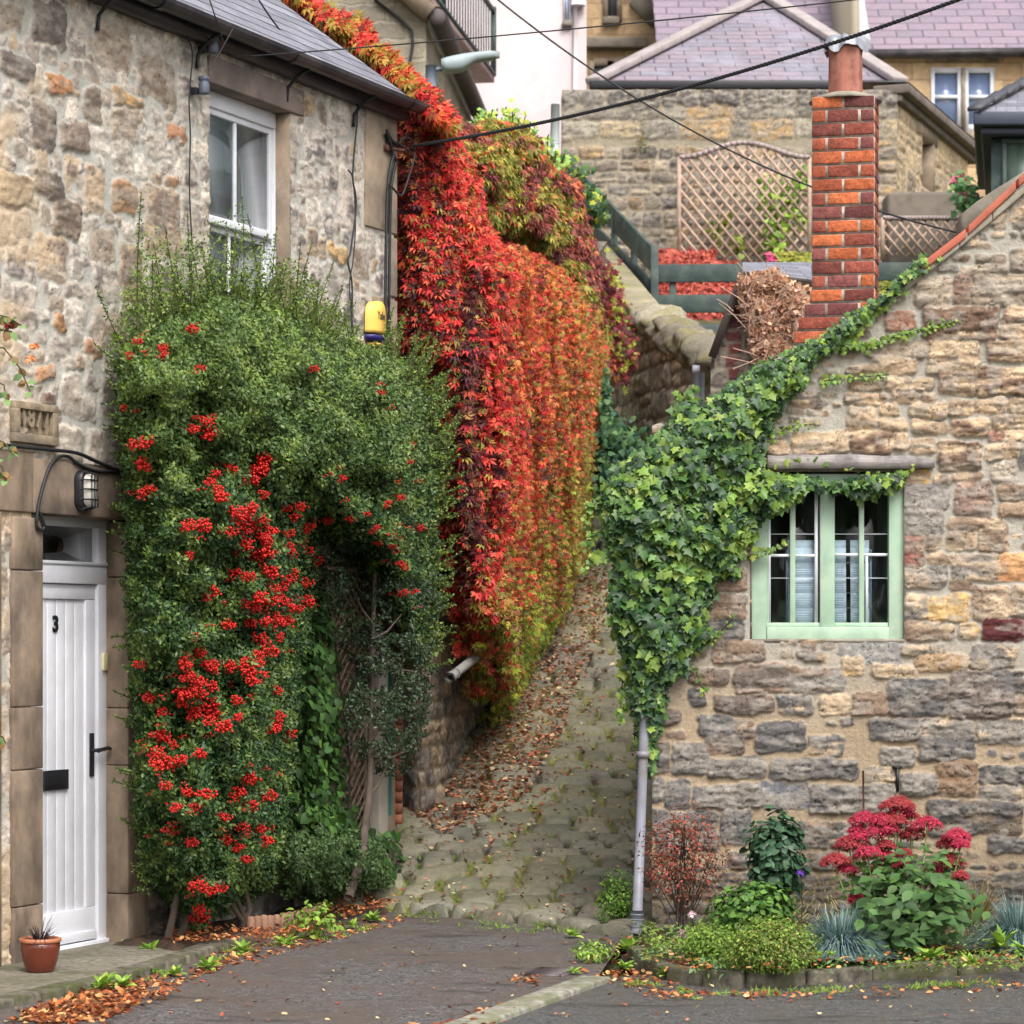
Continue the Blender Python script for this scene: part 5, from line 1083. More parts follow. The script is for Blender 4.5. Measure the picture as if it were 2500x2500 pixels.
mb = MB(); a = P(2106, 88, 54.5); b = a + np.array([.15, 6.5, 5.6]); mb.bar(a + [0, 0, -.2], b, .3, .35); mb.build('gable_coping', m_plain('pale_coping', S(196, 198, 206), .85, .1, 3, .2), h3)
mb = MB(); a = P(2086, 90, 54.2); mb.box(a[0] - .06, a[0] + .1, 54.2, 58, a[2] - 3, a[2] + 2.2); mb.build('gable_end', M['gablestone'], h3)
mb = MB(); a = P(2090, 118, 54.9); mb.quad(a + [-4.0, 1, -.2], a + [0, 1, -.2], a + [0, 7.5, 5.4], a + [-4.0, 7.5, 5.4]); mb.build('rear_roof', M['slate_f'], h3)
h2 = thing('sandstone_house', 'tall ochre sandstone house with stepped gable seen between pink house and hipped roof', 'house', P(1520, 560, 62))
Y2 = 62.0
mb = MB(); ws = [(1476, 1515, 50, -60), ]
hol = [(1484, 1506, -60, 42), (1450, 1484, 163, 192), (1496, 1535, 160, 192)]
wallrects(mb, 1395, 1605, -60, 700, [], Y2)
mb.quad(P(1605, 700, Y2), P(1642, 700, Y2), P(1642, 52, Y2), P(1605, 52, Y2), 3, 0)
mb.build('wall', M['ashlar'], h2)
for u0, u1, v0, v1 in hol:
    mb = MB(); a, b = P(u0, v1, Y2), P(u1, v0, Y2); t = .12
    mb.box(a[0] - t, a[0], Y2 - .08, Y2, a[2] - t, b[2] + t); mb.box(b[0], b[0] + t, Y2 - .08, Y2, a[2] - t, b[2] + t); mb.box(a[0], b[0], Y2 - .08, Y2, b[2], b[2] + t * 1.5); mb.box(a[0], b[0], Y2 - .1, Y2, a[2] - t, a[2]); wn = mb.build('window', M['quoin'], h2)
    mb = MB(); mb.box(a[0], b[0], Y2 - .03, Y2 - .01, a[2], b[2]); mb.build('pane', m_plain('dark_pane', S(70, 72, 78), .2, .1, 3, 0), wn)
mb = MB(); a, b = P(1425, 122, Y2), P(1580, 97, Y2); mb.box(a[0], b[0], Y2 - .3, Y2, a[2], b[2]); a, b = P(1470, 62, Y2), P(1512, 45, Y2); mb.box(a[0], b[0], Y2 - .2, Y2, a[2], b[2]); mb.build('string_course', M['parapet'], h2, bevel=.03)
mb = MB(); mb.bar(P(1555, -8, Y2 - .1), P(1608, 46, Y2 - .1), .5, .3, (0, 1, 0)); a, b = P(1600, 90, Y2), P(1640, 45, Y2); mb.box(a[0], b[0], Y2 - .25, Y2, a[2], b[2]); mb.build('gable_coping', M['parapet'], h2)
mb = MB(); a = P(1590, 120, 64); b = P(1712, 120, 64); mb.quad(a, b, b + [0, 6, 4.5], a + [0, 6, 4.5]); mb.build('roof', M['slate_f'], h2)
mb = MB(); a, b = P(1645, 100, 63.8), P(1668, 68, 63.8); mb.hexa([(a[0], 63.5, a[2] - .3), (b[0], 63.5, a[2] - .5), (b[0], 64, a[2] - .5), (a[0], 64, a[2] - .3), (a[0], 64, b[2] + .2), (b[0], 64, a[2]), (b[0], 64.2, a[2]), (a[0], 64.2, b[2] + .2)]); mb.build('roof_light', M['white'], h2)
h4 = thing('white_house', 'far white house with a clay chimney pot just above the hipped roof', 'house', P(1750, 100, 80))
mb = MB(); a, b = P(1705, 120, 80), P(1790, 15, 80); mb.box(a[0], b[0], 80, 86, a[2] - 6, b[2]); mb.build('wall', M['pink'], h4)
mb = MB(); mb.lathe(P(1779, 40, 79.8), [(.12, 0), (.1, .1), (.1, .7), (.14, .72), (.14, .8), (0, .8)], 14); mb.build('chimney_pot', M['terracotta'], h4)
# pink rendered house
hk = thing('pink_house', 'tall pale pink rendered house standing above the creeper', 'house', P(1280, 700, 46))
YP = 46.0; mb = MB()
V0 = P(1432, 0, YP)[0]
for a, b, zz in ((P(1000, 760, YP)[0], V0, 0),):
    mb.box(a, V0, YP, YP + 8, 4, P(0, -160, YP)[2])
mb.build('wall', M['pink'], hk)
mb = MB(); a, b = P(1376, 55, YP), P(1392, -40, YP); mb.box(a[0], b[0], YP - .04, YP + .02, a[2], b[2]); wn = mb.build('window', M['white'], hk)
mb = MB(); mb.box(a[0] + .025, (a[0] + b[0]) / 2 - .01, YP - .05, YP - .041, a[2] + .05, b[2]); mb.build('pane', bpy.data.materials['sky_blue_pane'], wn); mb = MB(); mb.box((a[0] + b[0]) / 2 + .01, b[0] - .02, YP - .05, YP - .041, a[2] + .05, b[2]); mb.build('pane', bpy.data.materials['sky_blue_pane'], wn)
mb = MB(); a, b = P(1372, 66, YP), P(1396, 56, YP); mb.box(a[0], b[0], YP - .1, YP, a[2], b[2]); mb.build('window_sill', M['parapet'], hk)
mb = MB(); mb.tube([P(1404, 225, YP - .05), P(1404, 10, YP - .05)], .035, 8); mb.tube([P(1412, 14, YP - .1), P(1412, -30, YP - .1)], .13, 10); mb.build('downpipe', m_plain('pinkish_pipe', S(214, 204, 206), .6, .05, 4, 0), hk)
# balcony
bc = thing('balcony', 'dark green iron balcony on the pink house top left', 'balcony', P(1150, 110, 40))
c0, c1 = P(1095, 40, 38.4), P(1207, 116, 42.5); bd = c1 - c0; bd[2] = 0; bd = norm(bd); L = np.linalg.norm((c1 - c0)[:2]); zf = c0[2]
BC = Frame([c0[:2], c1[:2]], ext=2); c1z = zf
mb = MB(); mb.fbox(BC, -1.5, L, zf - .1, zf, -2.2, 0); mb.build('deck', m_plain('pinkish_boards', S(190, 166, 160), .85, .1, 4, .2), bc)
mb = MB(); mb.fbox(BC, -1.5, L, zf - .0, zf + .05, -.05, .03); mb.fbox(BC, -1.5, L, zf + 1.0, zf + 1.06, -.04, .02); mb.build('rail', M['dkgreen'], bc)
mb = MB(); s = -1.4
while s < L: mb.fbox(BC, s, s + .02, zf, zf + 1.0, -.02, .0); s += .24
mb.build('balusters', M['dkgreen'], bc)
for s in (-.4, L - .05):
    mb = MB(); mb.fbox(BC, s, s + .06, zf, zf + 1.1, -.04, .03); mb.build('post', M['dkgreen'], bc)
tb = thing('patio_table', 'pale teal round table on the green balcony', 'table', BC.pt(.3, zf, -.9))
mb = MB(); mb.lathe(BC.pt(.3, zf + .72, -.9), [(0, 0), (.5, 0), (.5, .03), (0, .03)], 24); mb.build('tabletop', M['green_table'], tb); mb = MB(); mb.tube([BC.pt(.3, zf, -.9), BC.pt(.3, zf + .72, -.9)], .03); mb.build('leg', M['dkgreen'], tb)
ch_ = thing('balcony_chair', 'dark chair behind the green balcony railing', 'chair', BC.pt(1.4, zf, -.7))
mb = MB(); mb.fbox(BC, 1.2, 1.6, zf + .42, zf + .46, -.9, -.5); mb.build('seat', M['black'], ch_); mb = MB(); mb.fbox(BC, 1.58, 1.62, zf + .46, zf + .95, -.9, -.5); mb.build('backrest', M['black'], ch_)
for a, b in ((1.22, -.88), (1.58, -.88), (1.22, -.52), (1.58, -.52)): mb = MB(); mb.fbox(BC, a, a + .03, zf, zf + .42, b, b + .03); mb.build('leg', M['black'], ch_)
# gable fronted stone house behind the cottage
gh = thing('stone_house', 'grey stone house gable with dark eaves gutter behind the creeper', 'house', P(900, 600, 32))
YG = 32.0; gx = P(1040, 0, YG)[0]; gz_ = P(0, 45, YG)[2]
GS = norm(np.array([.074, 1.0]))
mb = MB(); a = P(650, 900, YG)
mb.add([(gx - 8, YG, 2), (gx, YG, 2), (gx, YG, gz_), (gx - 1.0, YG, gz_ + .9), (gx - 4, YG, gz_ + 3.4), (gx - 8, YG, gz_ + 3.4)], [(0, 1, 2, 3, 4, 5)], [[(0, 2), (8, 2), (8, gz_), (7, gz_ + .9), (4, gz_ + 3.4), (0, gz_ + 3.4)]])
g2 = np.array([gx, YG]) + GS * 7.1
mb.quad((gx, YG, 2), (*g2, 2), (*g2, gz_), (gx, YG, gz_)); mb.build('wall', M['gablestone'], gh)
mb = MB(); A = np.array([gx, YG - .1, gz_ + .02]); mb.bar(A + [.05, 0, 0], A + [-3.5, 0, 3.0], .2, .3, (0, 1, 0)); mb.build('verge_coping', M['quoin'], gh)
mb = MB(); a = np.array([gx + .14, YG - .15, gz_ + .0]); b = np.array([g2[0] + .14, g2[1], gz_]); mb.tube([a, b], .11, 12); mb.build('gutter', m_plain('grey_brown_gutter', S(92, 84, 84), .7, .2, 3, .1), gh, smooth=True)
mb = MB(); mb.lathe(a + [0, -.02, -.02], [(0, 0), (.1, 0), (.1, .03), (0, .03)], 16, axis=(0, 1, 0)); mb.build('gutter_end', bpy.data.materials['grey_brown_gutter'], gh)
mb = MB(); mb.quad((gx + .05, YG, gz_ + .1), (g2[0] + .05, g2[1], gz_ + .1), (g2[0] - 4, g2[1], gz_ + 3.5), (gx - 4, YG, gz_ + 3.5)); mb.build('roof', M['slate_l'], gh)
mb = MB(); mb.tube([P(915, 0, YG - .05), P(975, 45, YG - .05), P(1005, 75, YG - .05), P(1008, 110, YG - .05), P(1000, 155, YG - .05), P(988, 190, YG - .05)], .02, 6); o = mb.build('telephone_wire', M['cable']); tag(o, 'thin dark wire hanging across the gable of the grey stone house', 'cable')
# garden room at right
gr = thing('garden_room', 'dark green timber garden room with a slate roof at the right edge', 'garden room', P(2460, 560, 30))
YN = 30.0
def gbox(mb, x0, x1, y0, y1, z0, z1): k = y1 / y0 * 1.01; mb.hexa([(x0, y0, z0), (x1, y0, z0), (x1 * k, y1, z0), (x0 * k, y1, z0), (x0, y0, z1), (x1, y0, z1), (x1 * k, y1, z1), (x0 * k, y1, z1)])
mb = MB(); a, b = P(2420, 1250, YN), P(2700, 330, YN); gbox(mb, a[0], b[0], YN, YN + 4, a[2], b[2]); mb.build('wall', M['dkgreen'], gr)
mb = MB(); a, b = P(2365, 318, YN), P(2700, 284, YN); gbox(mb, a[0] + .1, b[0], YN - .2, YN + 4, a[2] - .08, a[2] + .0); gbox(mb, a[0], b[0], YN - .3, YN + 4, a[2] + .001, b[2]); mb.build('fascia', m_plain('slate_blue_gutter', S(58, 64, 80), .5, .1, 5, .1), gr, bevel=.02)
mb = MB(); e = P(2378, 276, YN - .3); e2 = P(2700, 276, YN - .3); r1 = P(2540, 190, YN + 2.2); mb.add([e, e2, r1 + [2, 0, 0], r1], [(0, 1, 2, 3)], [[(0, 0), (1.6, 0), (3, 2), (.8, 2)]]); mb.add([e, r1, e * [1.14, 1, 1] + [0, 4, 0]], [(0, 1, 2)], [[(0, 0), (2, 2), (4, 0)]]); mb.build('roof', M['slate_l'], gr)
mb = MB()
for i in range(5): a = e + (r1 - e) * (i / 5); b = e + (r1 - e) * ((i + .96) / 5); mb.bar(a + [0, -.02, .04], b + [0, -.02, .07], .16, .04)
mb.build('hip_tiles', M['slate_l'], gr)
mb = MB(); a, b = P(2456, 470, YN), P(2560, 352, YN); mb.box(a[0] - .05, b[0], YN - .05, YN + .02, b[2], b[2] + .06); mb.box(a[0] - .05, a[0], YN - .05, YN + .02, a[2] - .3, b[2]); wn = mb.build('window', M['dkgreen'], gr)
mb = MB(); mb.box(a[0], b[0], YN - .03, YN - .01, a[2] - .3, b[2]); mb.build('pane', m_plain('greenish_pane', S(70, 86, 74), .35, .3, 3, 0, spec=.8, stretch=(4, 1, .4)), wn)
# low planter wall left of it
pw = thing('low_wall', 'low mossy stone wall below the slit window', 'wall', P(2260, 530, 33.8))
mb = MB(); a, b = P(2165, 535, 34), P(2390, 470, 34); mb.box(a[0], b[0], 33.9, 34.5, a[2] - 1, b[2]); mb.build('masonry', M['parapet'], pw, bevel=.05)
# street lamp
sl_ = thing('street_lamp', 'grey street lamp with a flat tapering head above the red creeper', 'street lamp', P(1050, 900, 27))
mb = MB(); mb.tube([P(1052, 900, 27), P(1052, 235, 27)], .062, 20); mb.tube([P(1052, 235, 27), P(1052, 160, 27)], .056, 20); mb.build('post', M['polegrey'], sl_, smooth=True)
mb = MB(); mb.tube([P(1062, 170, 27), P(1092, 167, 27)], .022, 10); mb.build('arm', M['polegrey'], sl_)
mb = MB(); n1 = 12; V = []; st = np.linspace(0, 1, n1)
for t in st:
    u = 1078 + t * 142; vt = np.interp(t, [0, .12, .4, 1], [147, 140, 132, 122]); vb = np.interp(t, [0, .1, .35, .6, 1], [170, 180, 176, 152, 145]); w_ = .13 * (1 - .35 * t) * (math.sqrt(max(.05, 1 - ((t - .85) / .15) ** 2)) if t > .85 else 1)
    c = P(u, (vt + vb) / 2, 27); hh = (vb - vt) / 2 * 27 / F * (1 if t < .9 else .75)
    for b in range(14):
        f_ = b / 14 * 2 * math.pi; V.append(c + [0, w_ * np.sign(math.cos(f_)) * abs(math.cos(f_)) ** .6, hh * np.sign(math.sin(f_)) * abs(math.sin(f_)) ** .6])
mb.add(V, [(i * 14 + j, i * 14 + (j + 1) % 14, (i + 1) * 14 + (j + 1) % 14, (i + 1) * 14 + j) for i in range(n1 - 1) for j in range(14)] + [tuple(range(14))[::-1], tuple(range((n1 - 1) * 14, n1 * 14))])
mb.build('lamp_head', M['lampgrey'], sl_, smooth=False)
# overhead cables
def ohc(name, A, B, sag, r, label, twist=False):
    t = np.linspace(0, 1, 60)[:, None]; A = np.array(A); B = np.array(B); Q = A * (1 - t) + B * t; Q[:, 2] -= (4 * sag * t * (1 - t))[:, 0]
    mb = MB()
    if twist:
        t2 = np.linspace(0, 1, 700); Q2 = np.stack([np.interp(t2, t[:, 0], Q[:, i]) for i in range(3)], -1)
        for ph in (0, 2.1, 4.2): mb.tube(Q2 + np.stack([0 * t2, r * .8 * np.cos(t2 * 330 + ph), r * .8 * np.sin(t2 * 330 + ph)], -1), r * .75, 5)
    else: mb.tube(Q, r, 6)
    o = mb.build(name, M['cable'], smooth=True); tag(o, label, 'cable')
ohc('overhead_cable', P(1010, 356, 18.7), P(2420, -30, 14.6), .1, .0085, 'thick twisted black cable crossing from the cottage corner over the chimney pot', True)
ohc('overhead_wire', P(572, 140, 16.6), P(2170, -10, 15.5), .02, .0045, 'thin wire running from the gutter almost level across the top')
ohc('overhead_wire', P(1180, -30, 22), P(2385, 578, 20), .3, .0085, 'thin wire sloping down to the red verge tiles on the right')
ohc('overhead_wire', P(512, 0, 15.6), P(548, 110, 16.2), .0, .004, 'short thin wire dropping to the upper insulator')
ohc('overhead_wire', P(570, 68, 16.2), P(512, 172, 16.1), .0, .004, 'short thin wire from the gutter edge to the lower insulator')
ohc('roof_wire', P(632, 0, 17.5), P(886, 195, 18.9), .15, .006, 'thin dark wire lying across the slates of the cottage roof')
# door pot
po = thing('plant_pot', 'glazed brown terracotta pot standing beside the white door', 'plant pot', gpt(90, 2396) + [0, 0, .03])
pc = gpt(90, 2392) + [0, .1, .03]; kk = (VH - 0); ppx = pc[1] / F
mb = MB(); mb.lathe(pc, [(0, 0), (.066, 0), (.075, .01), (.095, .07), (.105, .13), (.104, .165), (.09, .165), (.085, .13), (0, .13)], 32); mb.build('body', M['pot'], po, smooth=True)
mb = MB(); mb.lathe(pc, [(.104, .158), (.112, .162), (.112, .178), (.1, .182), (.092, .176), (.092, .16)], 32); mb.build('rim', M['potrim'], po, smooth=True)
mb = MB(); mb.lathe(pc, [(.092, .15), (0, .16)], 24); mb.build('soil', M['soil'], po)
# log edgings
def edging(label, pts, hts, mat, w=.035):
    t_ = thing('log_edging', label, 'edging', pts[0]); pts = np.array(pts); L = np.r_[0, np.cumsum(np.linalg.norm(np.diff(pts, axis=0), axis=1))]; s = 0; mb = MB(); i = 0
    while s < L[-1]:
        p = np.array([np.interp(s, L, pts[:, j]) for j in range(3)]); h = np.interp(s, L, hts) * random.uniform(.92, 1.06)
        mb.lathe(p - [0, 0, .06], [(0, 0), (w, 0), (w, h + .04), (w * .75, h + .056), (w * .3, h + .06), (0, h + .06)], 10); s += w * 1.85; i += 1
    mb.build('logs', mat, t_)
edging('reddish half log edging in front of the berry bush', [gpt(612, 2294), gpt(700, 2286), gpt(760, 2262), gpt(795, 2238)], [.14, .14, .12, .11], M['lawn_log'], .026)
edging('grey log edging at the foot of the leaning trunk', [gpt(752, 2215), gpt(820, 2205), gpt(860, 2200), gpt(895, 2205)], [.16, .15, .13, .1], M['grey_log'], .03)
mb = MB(); a = gpt(965, 2150); mb.box(a[0] - .12, a[0] + .1, a[1] - .1, a[1] + .2, 0, .27); o = mb.build('stone_block', m_plain('pale_block', S(188, 172, 160), .9, .1, 12, .5), bevel=.02); tag(o, 'pale square stone block beside the path at the foot of the shrubs', 'stone block')
# grate
dg = thing('drain_grate', 'small iron drain grate in the asphalt by the kerb strip', 'drain grate', gpt(1345, 2378))
mb = MB(); c = gpt(1345, 2376) + [0, 0, .006]; d1 = norm(kB - kA); d2 = np.array([-d1[1], d1[0], 0])
def gb(a0, a1, b0, b1, z0, z1): mb.hexa([c + d1 * x + d2 * y + [0, 0, z] for z in (z0, z1) for x, y in ((a0, b0), (a1, b0), (a1, b1), (a0, b1))])
for q in ((-.14, .14, -.12, -.1), (-.14, .14, .1, .12), (-.14, -.12, -.0999, .0999), (.12, .14, -.0999, .0999)): gb(*q, -.02, .008)
for i in range(7): gb(-.105 + i * .034, -.09 + i * .034, -.099, .099, -.02, .006)
mb.build('bars', m_plain('worn_iron', S(92, 84, 84), .5, .3, 12, .2, metal=.4), dg); mb = MB(); gb(-.118, .118, -.098, .098, -.019, -.0045 + .006); mb.build('well', M['black'], dg)
# door/gate furniture inside the arch: lattice on the wall, pale post, teal pipe, brick edge
g_s0, g_s1 = lp(778, 1700, .05)[0], lp(912, 1700, .05)[0]; gz0, gz1 = lp(850, 2030, .05)[1], lp(850, 1395, .05)[1]
t_ = thing('wall_trellis', 'weathered diamond lattice fixed to the cottage wall inside the arch', 'trellis', LF.pt(g_s0, gz0, .05))
for sg in (1, -1):
    mb = MB(); c = -4
    while c < 5:
        t = np.linspace(0, 1, 100); s = g_s0 + (g_s1 - g_s0) * t; z = gz0 + c + sg * (s - g_s0); ok = (z > gz0) & (z < gz1)
        if ok.sum() > 2: i = np.where(ok)[0]; mb.bar(LF.pt(s[i[0]], z[i[0]], .05 + .008 * sg), LF.pt(s[i[-1]], z[i[-1]], .05 + .008 * sg), .008, .014, LF.pt(0, 0, 1) - LF.pt(0, 0, 0))
        c += .085
    mb.build('lattice', M['trellis'], t_)
mb = MB()
for q in ((g_s0 - .03, g_s0, gz0, gz1), (g_s1, g_s1 + .03, gz0, gz1), (g_s0 - .03, g_s1 + .03, gz1, gz1 + .03), ((g_s0 + g_s1) / 2 - .25, (g_s0 + g_s1) / 2 - .22, gz0, gz1)): mb.fbox(LF, q[0], q[1], q[2], q[3], .03, .07)
mb.build('frame', M['trellis'], t_)
mb = MB(); a, b = lp(908, 1700, .1)[0], lp(930, 1700, .1)[0]; mb.fbox(LF, a, b, 0, lp(915, 1540, .1)[1], .03, .16); o = mb.build('concrete_post', m_plain('pale_concrete_post', S(176, 168, 156), .9, .12, 6, .3), bevel=.01); tag(o, 'pale concrete post behind the leaning trunk', 'post')
mb = MB(); q_ = [LF.pt(lp(x_, 1700, .09)[0], lp(x_, y_, .09)[1], .09) for x_, y_ in ((944, 1990), (948, 1540), (934, 1990), (938, 1540))]; mb.tube(q_[:2], .024, 12); mb.tube(q_[2:], .018, 12); o = mb.build('green_downpipe', M['teal']); tag(o, 'teal green downpipe beside the cottage corner', 'downpipe')
mb = MB(); q = LF.pt(6.03, 0, .0)
for i in range(22): mb.box(q[0] - .03 + .004 * (i % 2), q[0] + .045, q[1] - .06, q[1] + .1, i * .078 + .5, i * .078 + .57)
o = mb.build('brick_pier', m_plain('old_orange_brick', S(150, 96, 74), .9, .3, 8, .5)); tag(o, 'narrow old brick pier between teal pipe and alley wall', 'pier')
# ================================================================== FOLIAGE
def T(v, f): return np.array(v, float), np.array(f, int)
T_S = T([(0, 0, 0), (.26, .5, .07), (0, 1, -.04), (-.26, .5, .07)], [(0, 1, 2), (0, 2, 3)])
T_L = T([(0, 0, 0), (.3, .3, .06), (0, .35, 0), (-.3, .3, .06), (.34, .62, .02), (0, .68, -.03), (-.34, .62, .02), (0, 1, -.16)], [(0, 1, 2), (0, 2, 3), (1, 4, 5), (1, 5, 2), (3, 2, 5), (3, 5, 6), (4, 7, 5), (5, 7, 6)])
_ih = [(0, .03), (.3, -.14), (.5, .02), (.36, .24), (.62, .46), (.3, .6), (.16, .82), (0, 1.05), (-.16, .82), (-.3, .6), (-.62, .46), (-.36, .24), (-.5, .02), (-.3, -.14)]
T_IVY = T([(0, .38, .07)] + [(x, y, -.10 * (abs(x) ** 1.2) - .07 * y * y) for x, y in _ih], [(0, i + 1, (i + 1) % len(_ih) + 1) for i in range(len(_ih))])
_hh = [(0, .1), (.22, 0), (.42, .12), (.44, .4), (.28, .7), (0, 1.0), (-.28, .7), (-.44, .4), (-.42, .12), (-.22, 0)]
T_HEART = T([(0, .4, .05)] + [(x, y, -.1 * abs(x) - .08 * y * y) for x, y in _hh], [(0, i + 1, (i + 1) % len(_hh) + 1) for i in range(len(_hh))])
def _creep():
    V = []; Fc = []
    for a, l in ((-78, .62), (-38, .9), (0, 1.0), (38, .9), (78, .62)):
        c, s = math.cos(R(a)), math.sin(R(a)); k = len(V)
        for x, y, z in ((0, .08, 0), (.17, .55, .05), (0, .5, -.01), (-.17, .55, .05), (0, 1, -.22)):
            x *= l; y *= l; V.append((x * c + y * s, y * c - x * s, z * l - .12 * abs(s)))
        Fc += [(k, k + 1, k + 2), (k, k + 2, k + 3), (k + 1, k + 4, k + 2), (k + 2, k + 4, k + 3)]
    return T(V, Fc)
T_CR = _creep()
T_CR3 = (T_CR[0][5:20] * [.9, 1, 1.6], T_CR[1][4:16] - 5)
T_CRD = (T_CR[0] * [1.1, .8, -1.2], T_CR[1])
T_N = (T_L[0] * [.62, 1, 1], T_L[1])
T_CURL = T([(0, 0, .1), (.3, .35, .22), (0, .4, 0), (-.3, .3, .16), (.26, .75, .1), (-.25, .7, .2), (0, 1, .18)], [(0, 1, 2), (0, 2, 3), (1, 4, 2), (2, 4, 6), (2, 6, 5), (2, 5, 3)])
T_BL = T([(-.07, 0, 0), (.07, 0, 0), (.08, .4, .04), (-.08, .4, .04), (.05, .75, .0), (-.05, .75, .0), (0, 1, -.1)], [(0, 1, 2), (0, 2, 3), (3, 2, 4), (3, 4, 5), (5, 4, 6)])
def leaves(pos, nrm, tip, size, col, tm, jit=.0):
    V0, F0 = tm; n = len(pos); z = norm(nrm); y = tip - z * np.sum(tip * z, -1, keepdims=True); y = norm(y); x = np.cross(y, z)
    s = np.broadcast_to(np.asarray(size, float), (n,))[:, None, None]
    W = pos[:, None] + s * (V0[None, :, 0:1] * x[:, None] + V0[None, :, 1:2] * y[:, None] + V0[None, :, 2:3] * z[:, None])
    Fc = F0[None] + (np.arange(n) * len(V0))[:, None, None]
    C = np.repeat(col[:, None], len(V0), 1)
    return W.reshape(-1, 3), Fc.reshape(-1, 3), C.reshape(-1, 3)
class LM:
    def __init__(s): s.V = []; s.F = []; s.C = []; s.n = 0
    def add(s, *a, **k):
        V, Fc, C = leaves(*a, **k); s.V.append(V); s.F.append(Fc + s.n); s.C.append(C); s.n += len(V)
    def build(s, name, mat, parent=None, smooth=False): return addmesh(name, np.vstack(s.V), np.vstack(s.F), mat, parent, np.vstack(s.C), None, smooth)
def Dfun(u, v, e, dmin, dmax, e0, sc, seed):
    k = (sc, sc) if np.isscalar(sc) else sc
    n = fbm(u / k[0], v / k[1], seed, 3); return dmin + dmax * np.sqrt(np.clip(e / e0, 0, 1)) * (.6 + .8 * n)
def sample(fr, poly, N, dmin, dmax, e0, sc, seed, thick=.12, rough=14, fill=.15, rsc=18):
    g = np.random.default_rng(seed); p = np.array(poly, float); lo, hi = p.min(0) - 20, p.max(0) + 20
    u = g.uniform(lo[0], hi[0], N * 4); v = g.uniform(lo[1], hi[1], N * 4)
    e = edist(u, v, p) + (fbm(u / rsc, v / rsc, seed + 2, 3) - .45) * rough * 2; m = e > 0; u, v, e = u[m][:N], v[m][:N], e[m][:N]
    D = Dfun(u, v, e, dmin, dmax, e0, sc, seed); n = len(u)
    d = D - np.abs(g.normal(0, thick, n)); k = g.random(n) < fill; d = np.where(k, D * g.random(n), d)
    s, z = fr.uv(u, v, d); pos = fr.pt(s, z, d); t, nn = fr.dirs(s)
    return u, v, e, d, pos, t, nn, g
def colmix(g, n, pal, w=None):
    pal = np.array([p if isinstance(p, tuple) else p for p in pal]); i = g.choice(len(pal), n, p=w); c = pal[i]
    return c * g.uniform(.78, 1.22, (n, 1)) * g.uniform(.94, 1.06, (n, 3))
def core(name, fr, poly, dmin, dmax, e0, sc, seed, col, parent, off=.14, step=9, erode=14, mat=None):  # opaque sheet behind leaves, coloured darker to stand for their shaded interior
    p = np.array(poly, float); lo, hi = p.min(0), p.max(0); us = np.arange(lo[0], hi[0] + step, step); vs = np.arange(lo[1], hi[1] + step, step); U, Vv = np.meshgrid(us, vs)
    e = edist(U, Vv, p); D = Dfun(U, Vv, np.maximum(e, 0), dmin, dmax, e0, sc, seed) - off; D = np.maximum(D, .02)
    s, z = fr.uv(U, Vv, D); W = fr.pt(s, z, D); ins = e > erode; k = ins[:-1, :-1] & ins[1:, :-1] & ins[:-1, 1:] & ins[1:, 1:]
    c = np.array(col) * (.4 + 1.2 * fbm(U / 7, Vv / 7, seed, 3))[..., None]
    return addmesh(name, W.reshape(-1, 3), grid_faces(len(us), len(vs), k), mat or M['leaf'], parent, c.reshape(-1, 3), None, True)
UP = np.array([0, 0, 1.0])

# ---------------- firethorn (pyracantha) trained over an arch
PY = [(300, 850), (350, 800), (450, 760), (540, 715), (640, 735), (740, 775), (830, 830), (920, 850), (990, 890), (1040, 960), (1062, 1060), (1068, 1200), (1065, 1400), (1055, 1540), (1030, 1640), (985, 1600), (950, 1500), (905, 1410), (860, 1350), (805, 1320), (786, 1300), (778, 1440), (765, 1560), (742, 1660), (730, 1800), (722, 1950), (705, 2080), (690, 2170), (600, 2200), (530, 2240), (480, 2275), (420, 2210), (350, 2140), (328, 1960), (322, 1700), (312, 1500), (305, 1300), (298, 1100), (288, 960)]
PYD = (.12, .62, 120, (62, 62), 101)
py = thing('firethorn_bush', 'large firethorn covered in red berries trained into an arch against the cottage', 'shrub', LF.pt(3.7, .05, .4))
u, v, e, d, pos, t, nn, g = sample(LF, PY, 120000, *PYD, thick=.10, rough=16, fill=.2, rsc=14)
n = len(u); dirs = norm(g.normal(0, 1, (n, 3)) + nn * .5 + UP * .25); nr = norm(nn * .8 + UP * .5 + g.normal(0, .55, (n, 3)))
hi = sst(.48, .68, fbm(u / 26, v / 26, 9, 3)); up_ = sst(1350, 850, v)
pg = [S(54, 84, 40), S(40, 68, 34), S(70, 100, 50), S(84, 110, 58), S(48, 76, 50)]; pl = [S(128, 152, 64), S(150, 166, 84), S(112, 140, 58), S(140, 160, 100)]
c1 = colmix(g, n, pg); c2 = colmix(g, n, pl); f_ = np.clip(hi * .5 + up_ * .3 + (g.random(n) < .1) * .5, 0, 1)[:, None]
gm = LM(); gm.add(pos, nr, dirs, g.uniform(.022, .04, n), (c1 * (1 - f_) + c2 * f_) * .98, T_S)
gm.build('foliage', M['glossleaf'], py)
core('dark_backing', LF, PY, *PYD, S(34, 44, 24), py, off=.17)
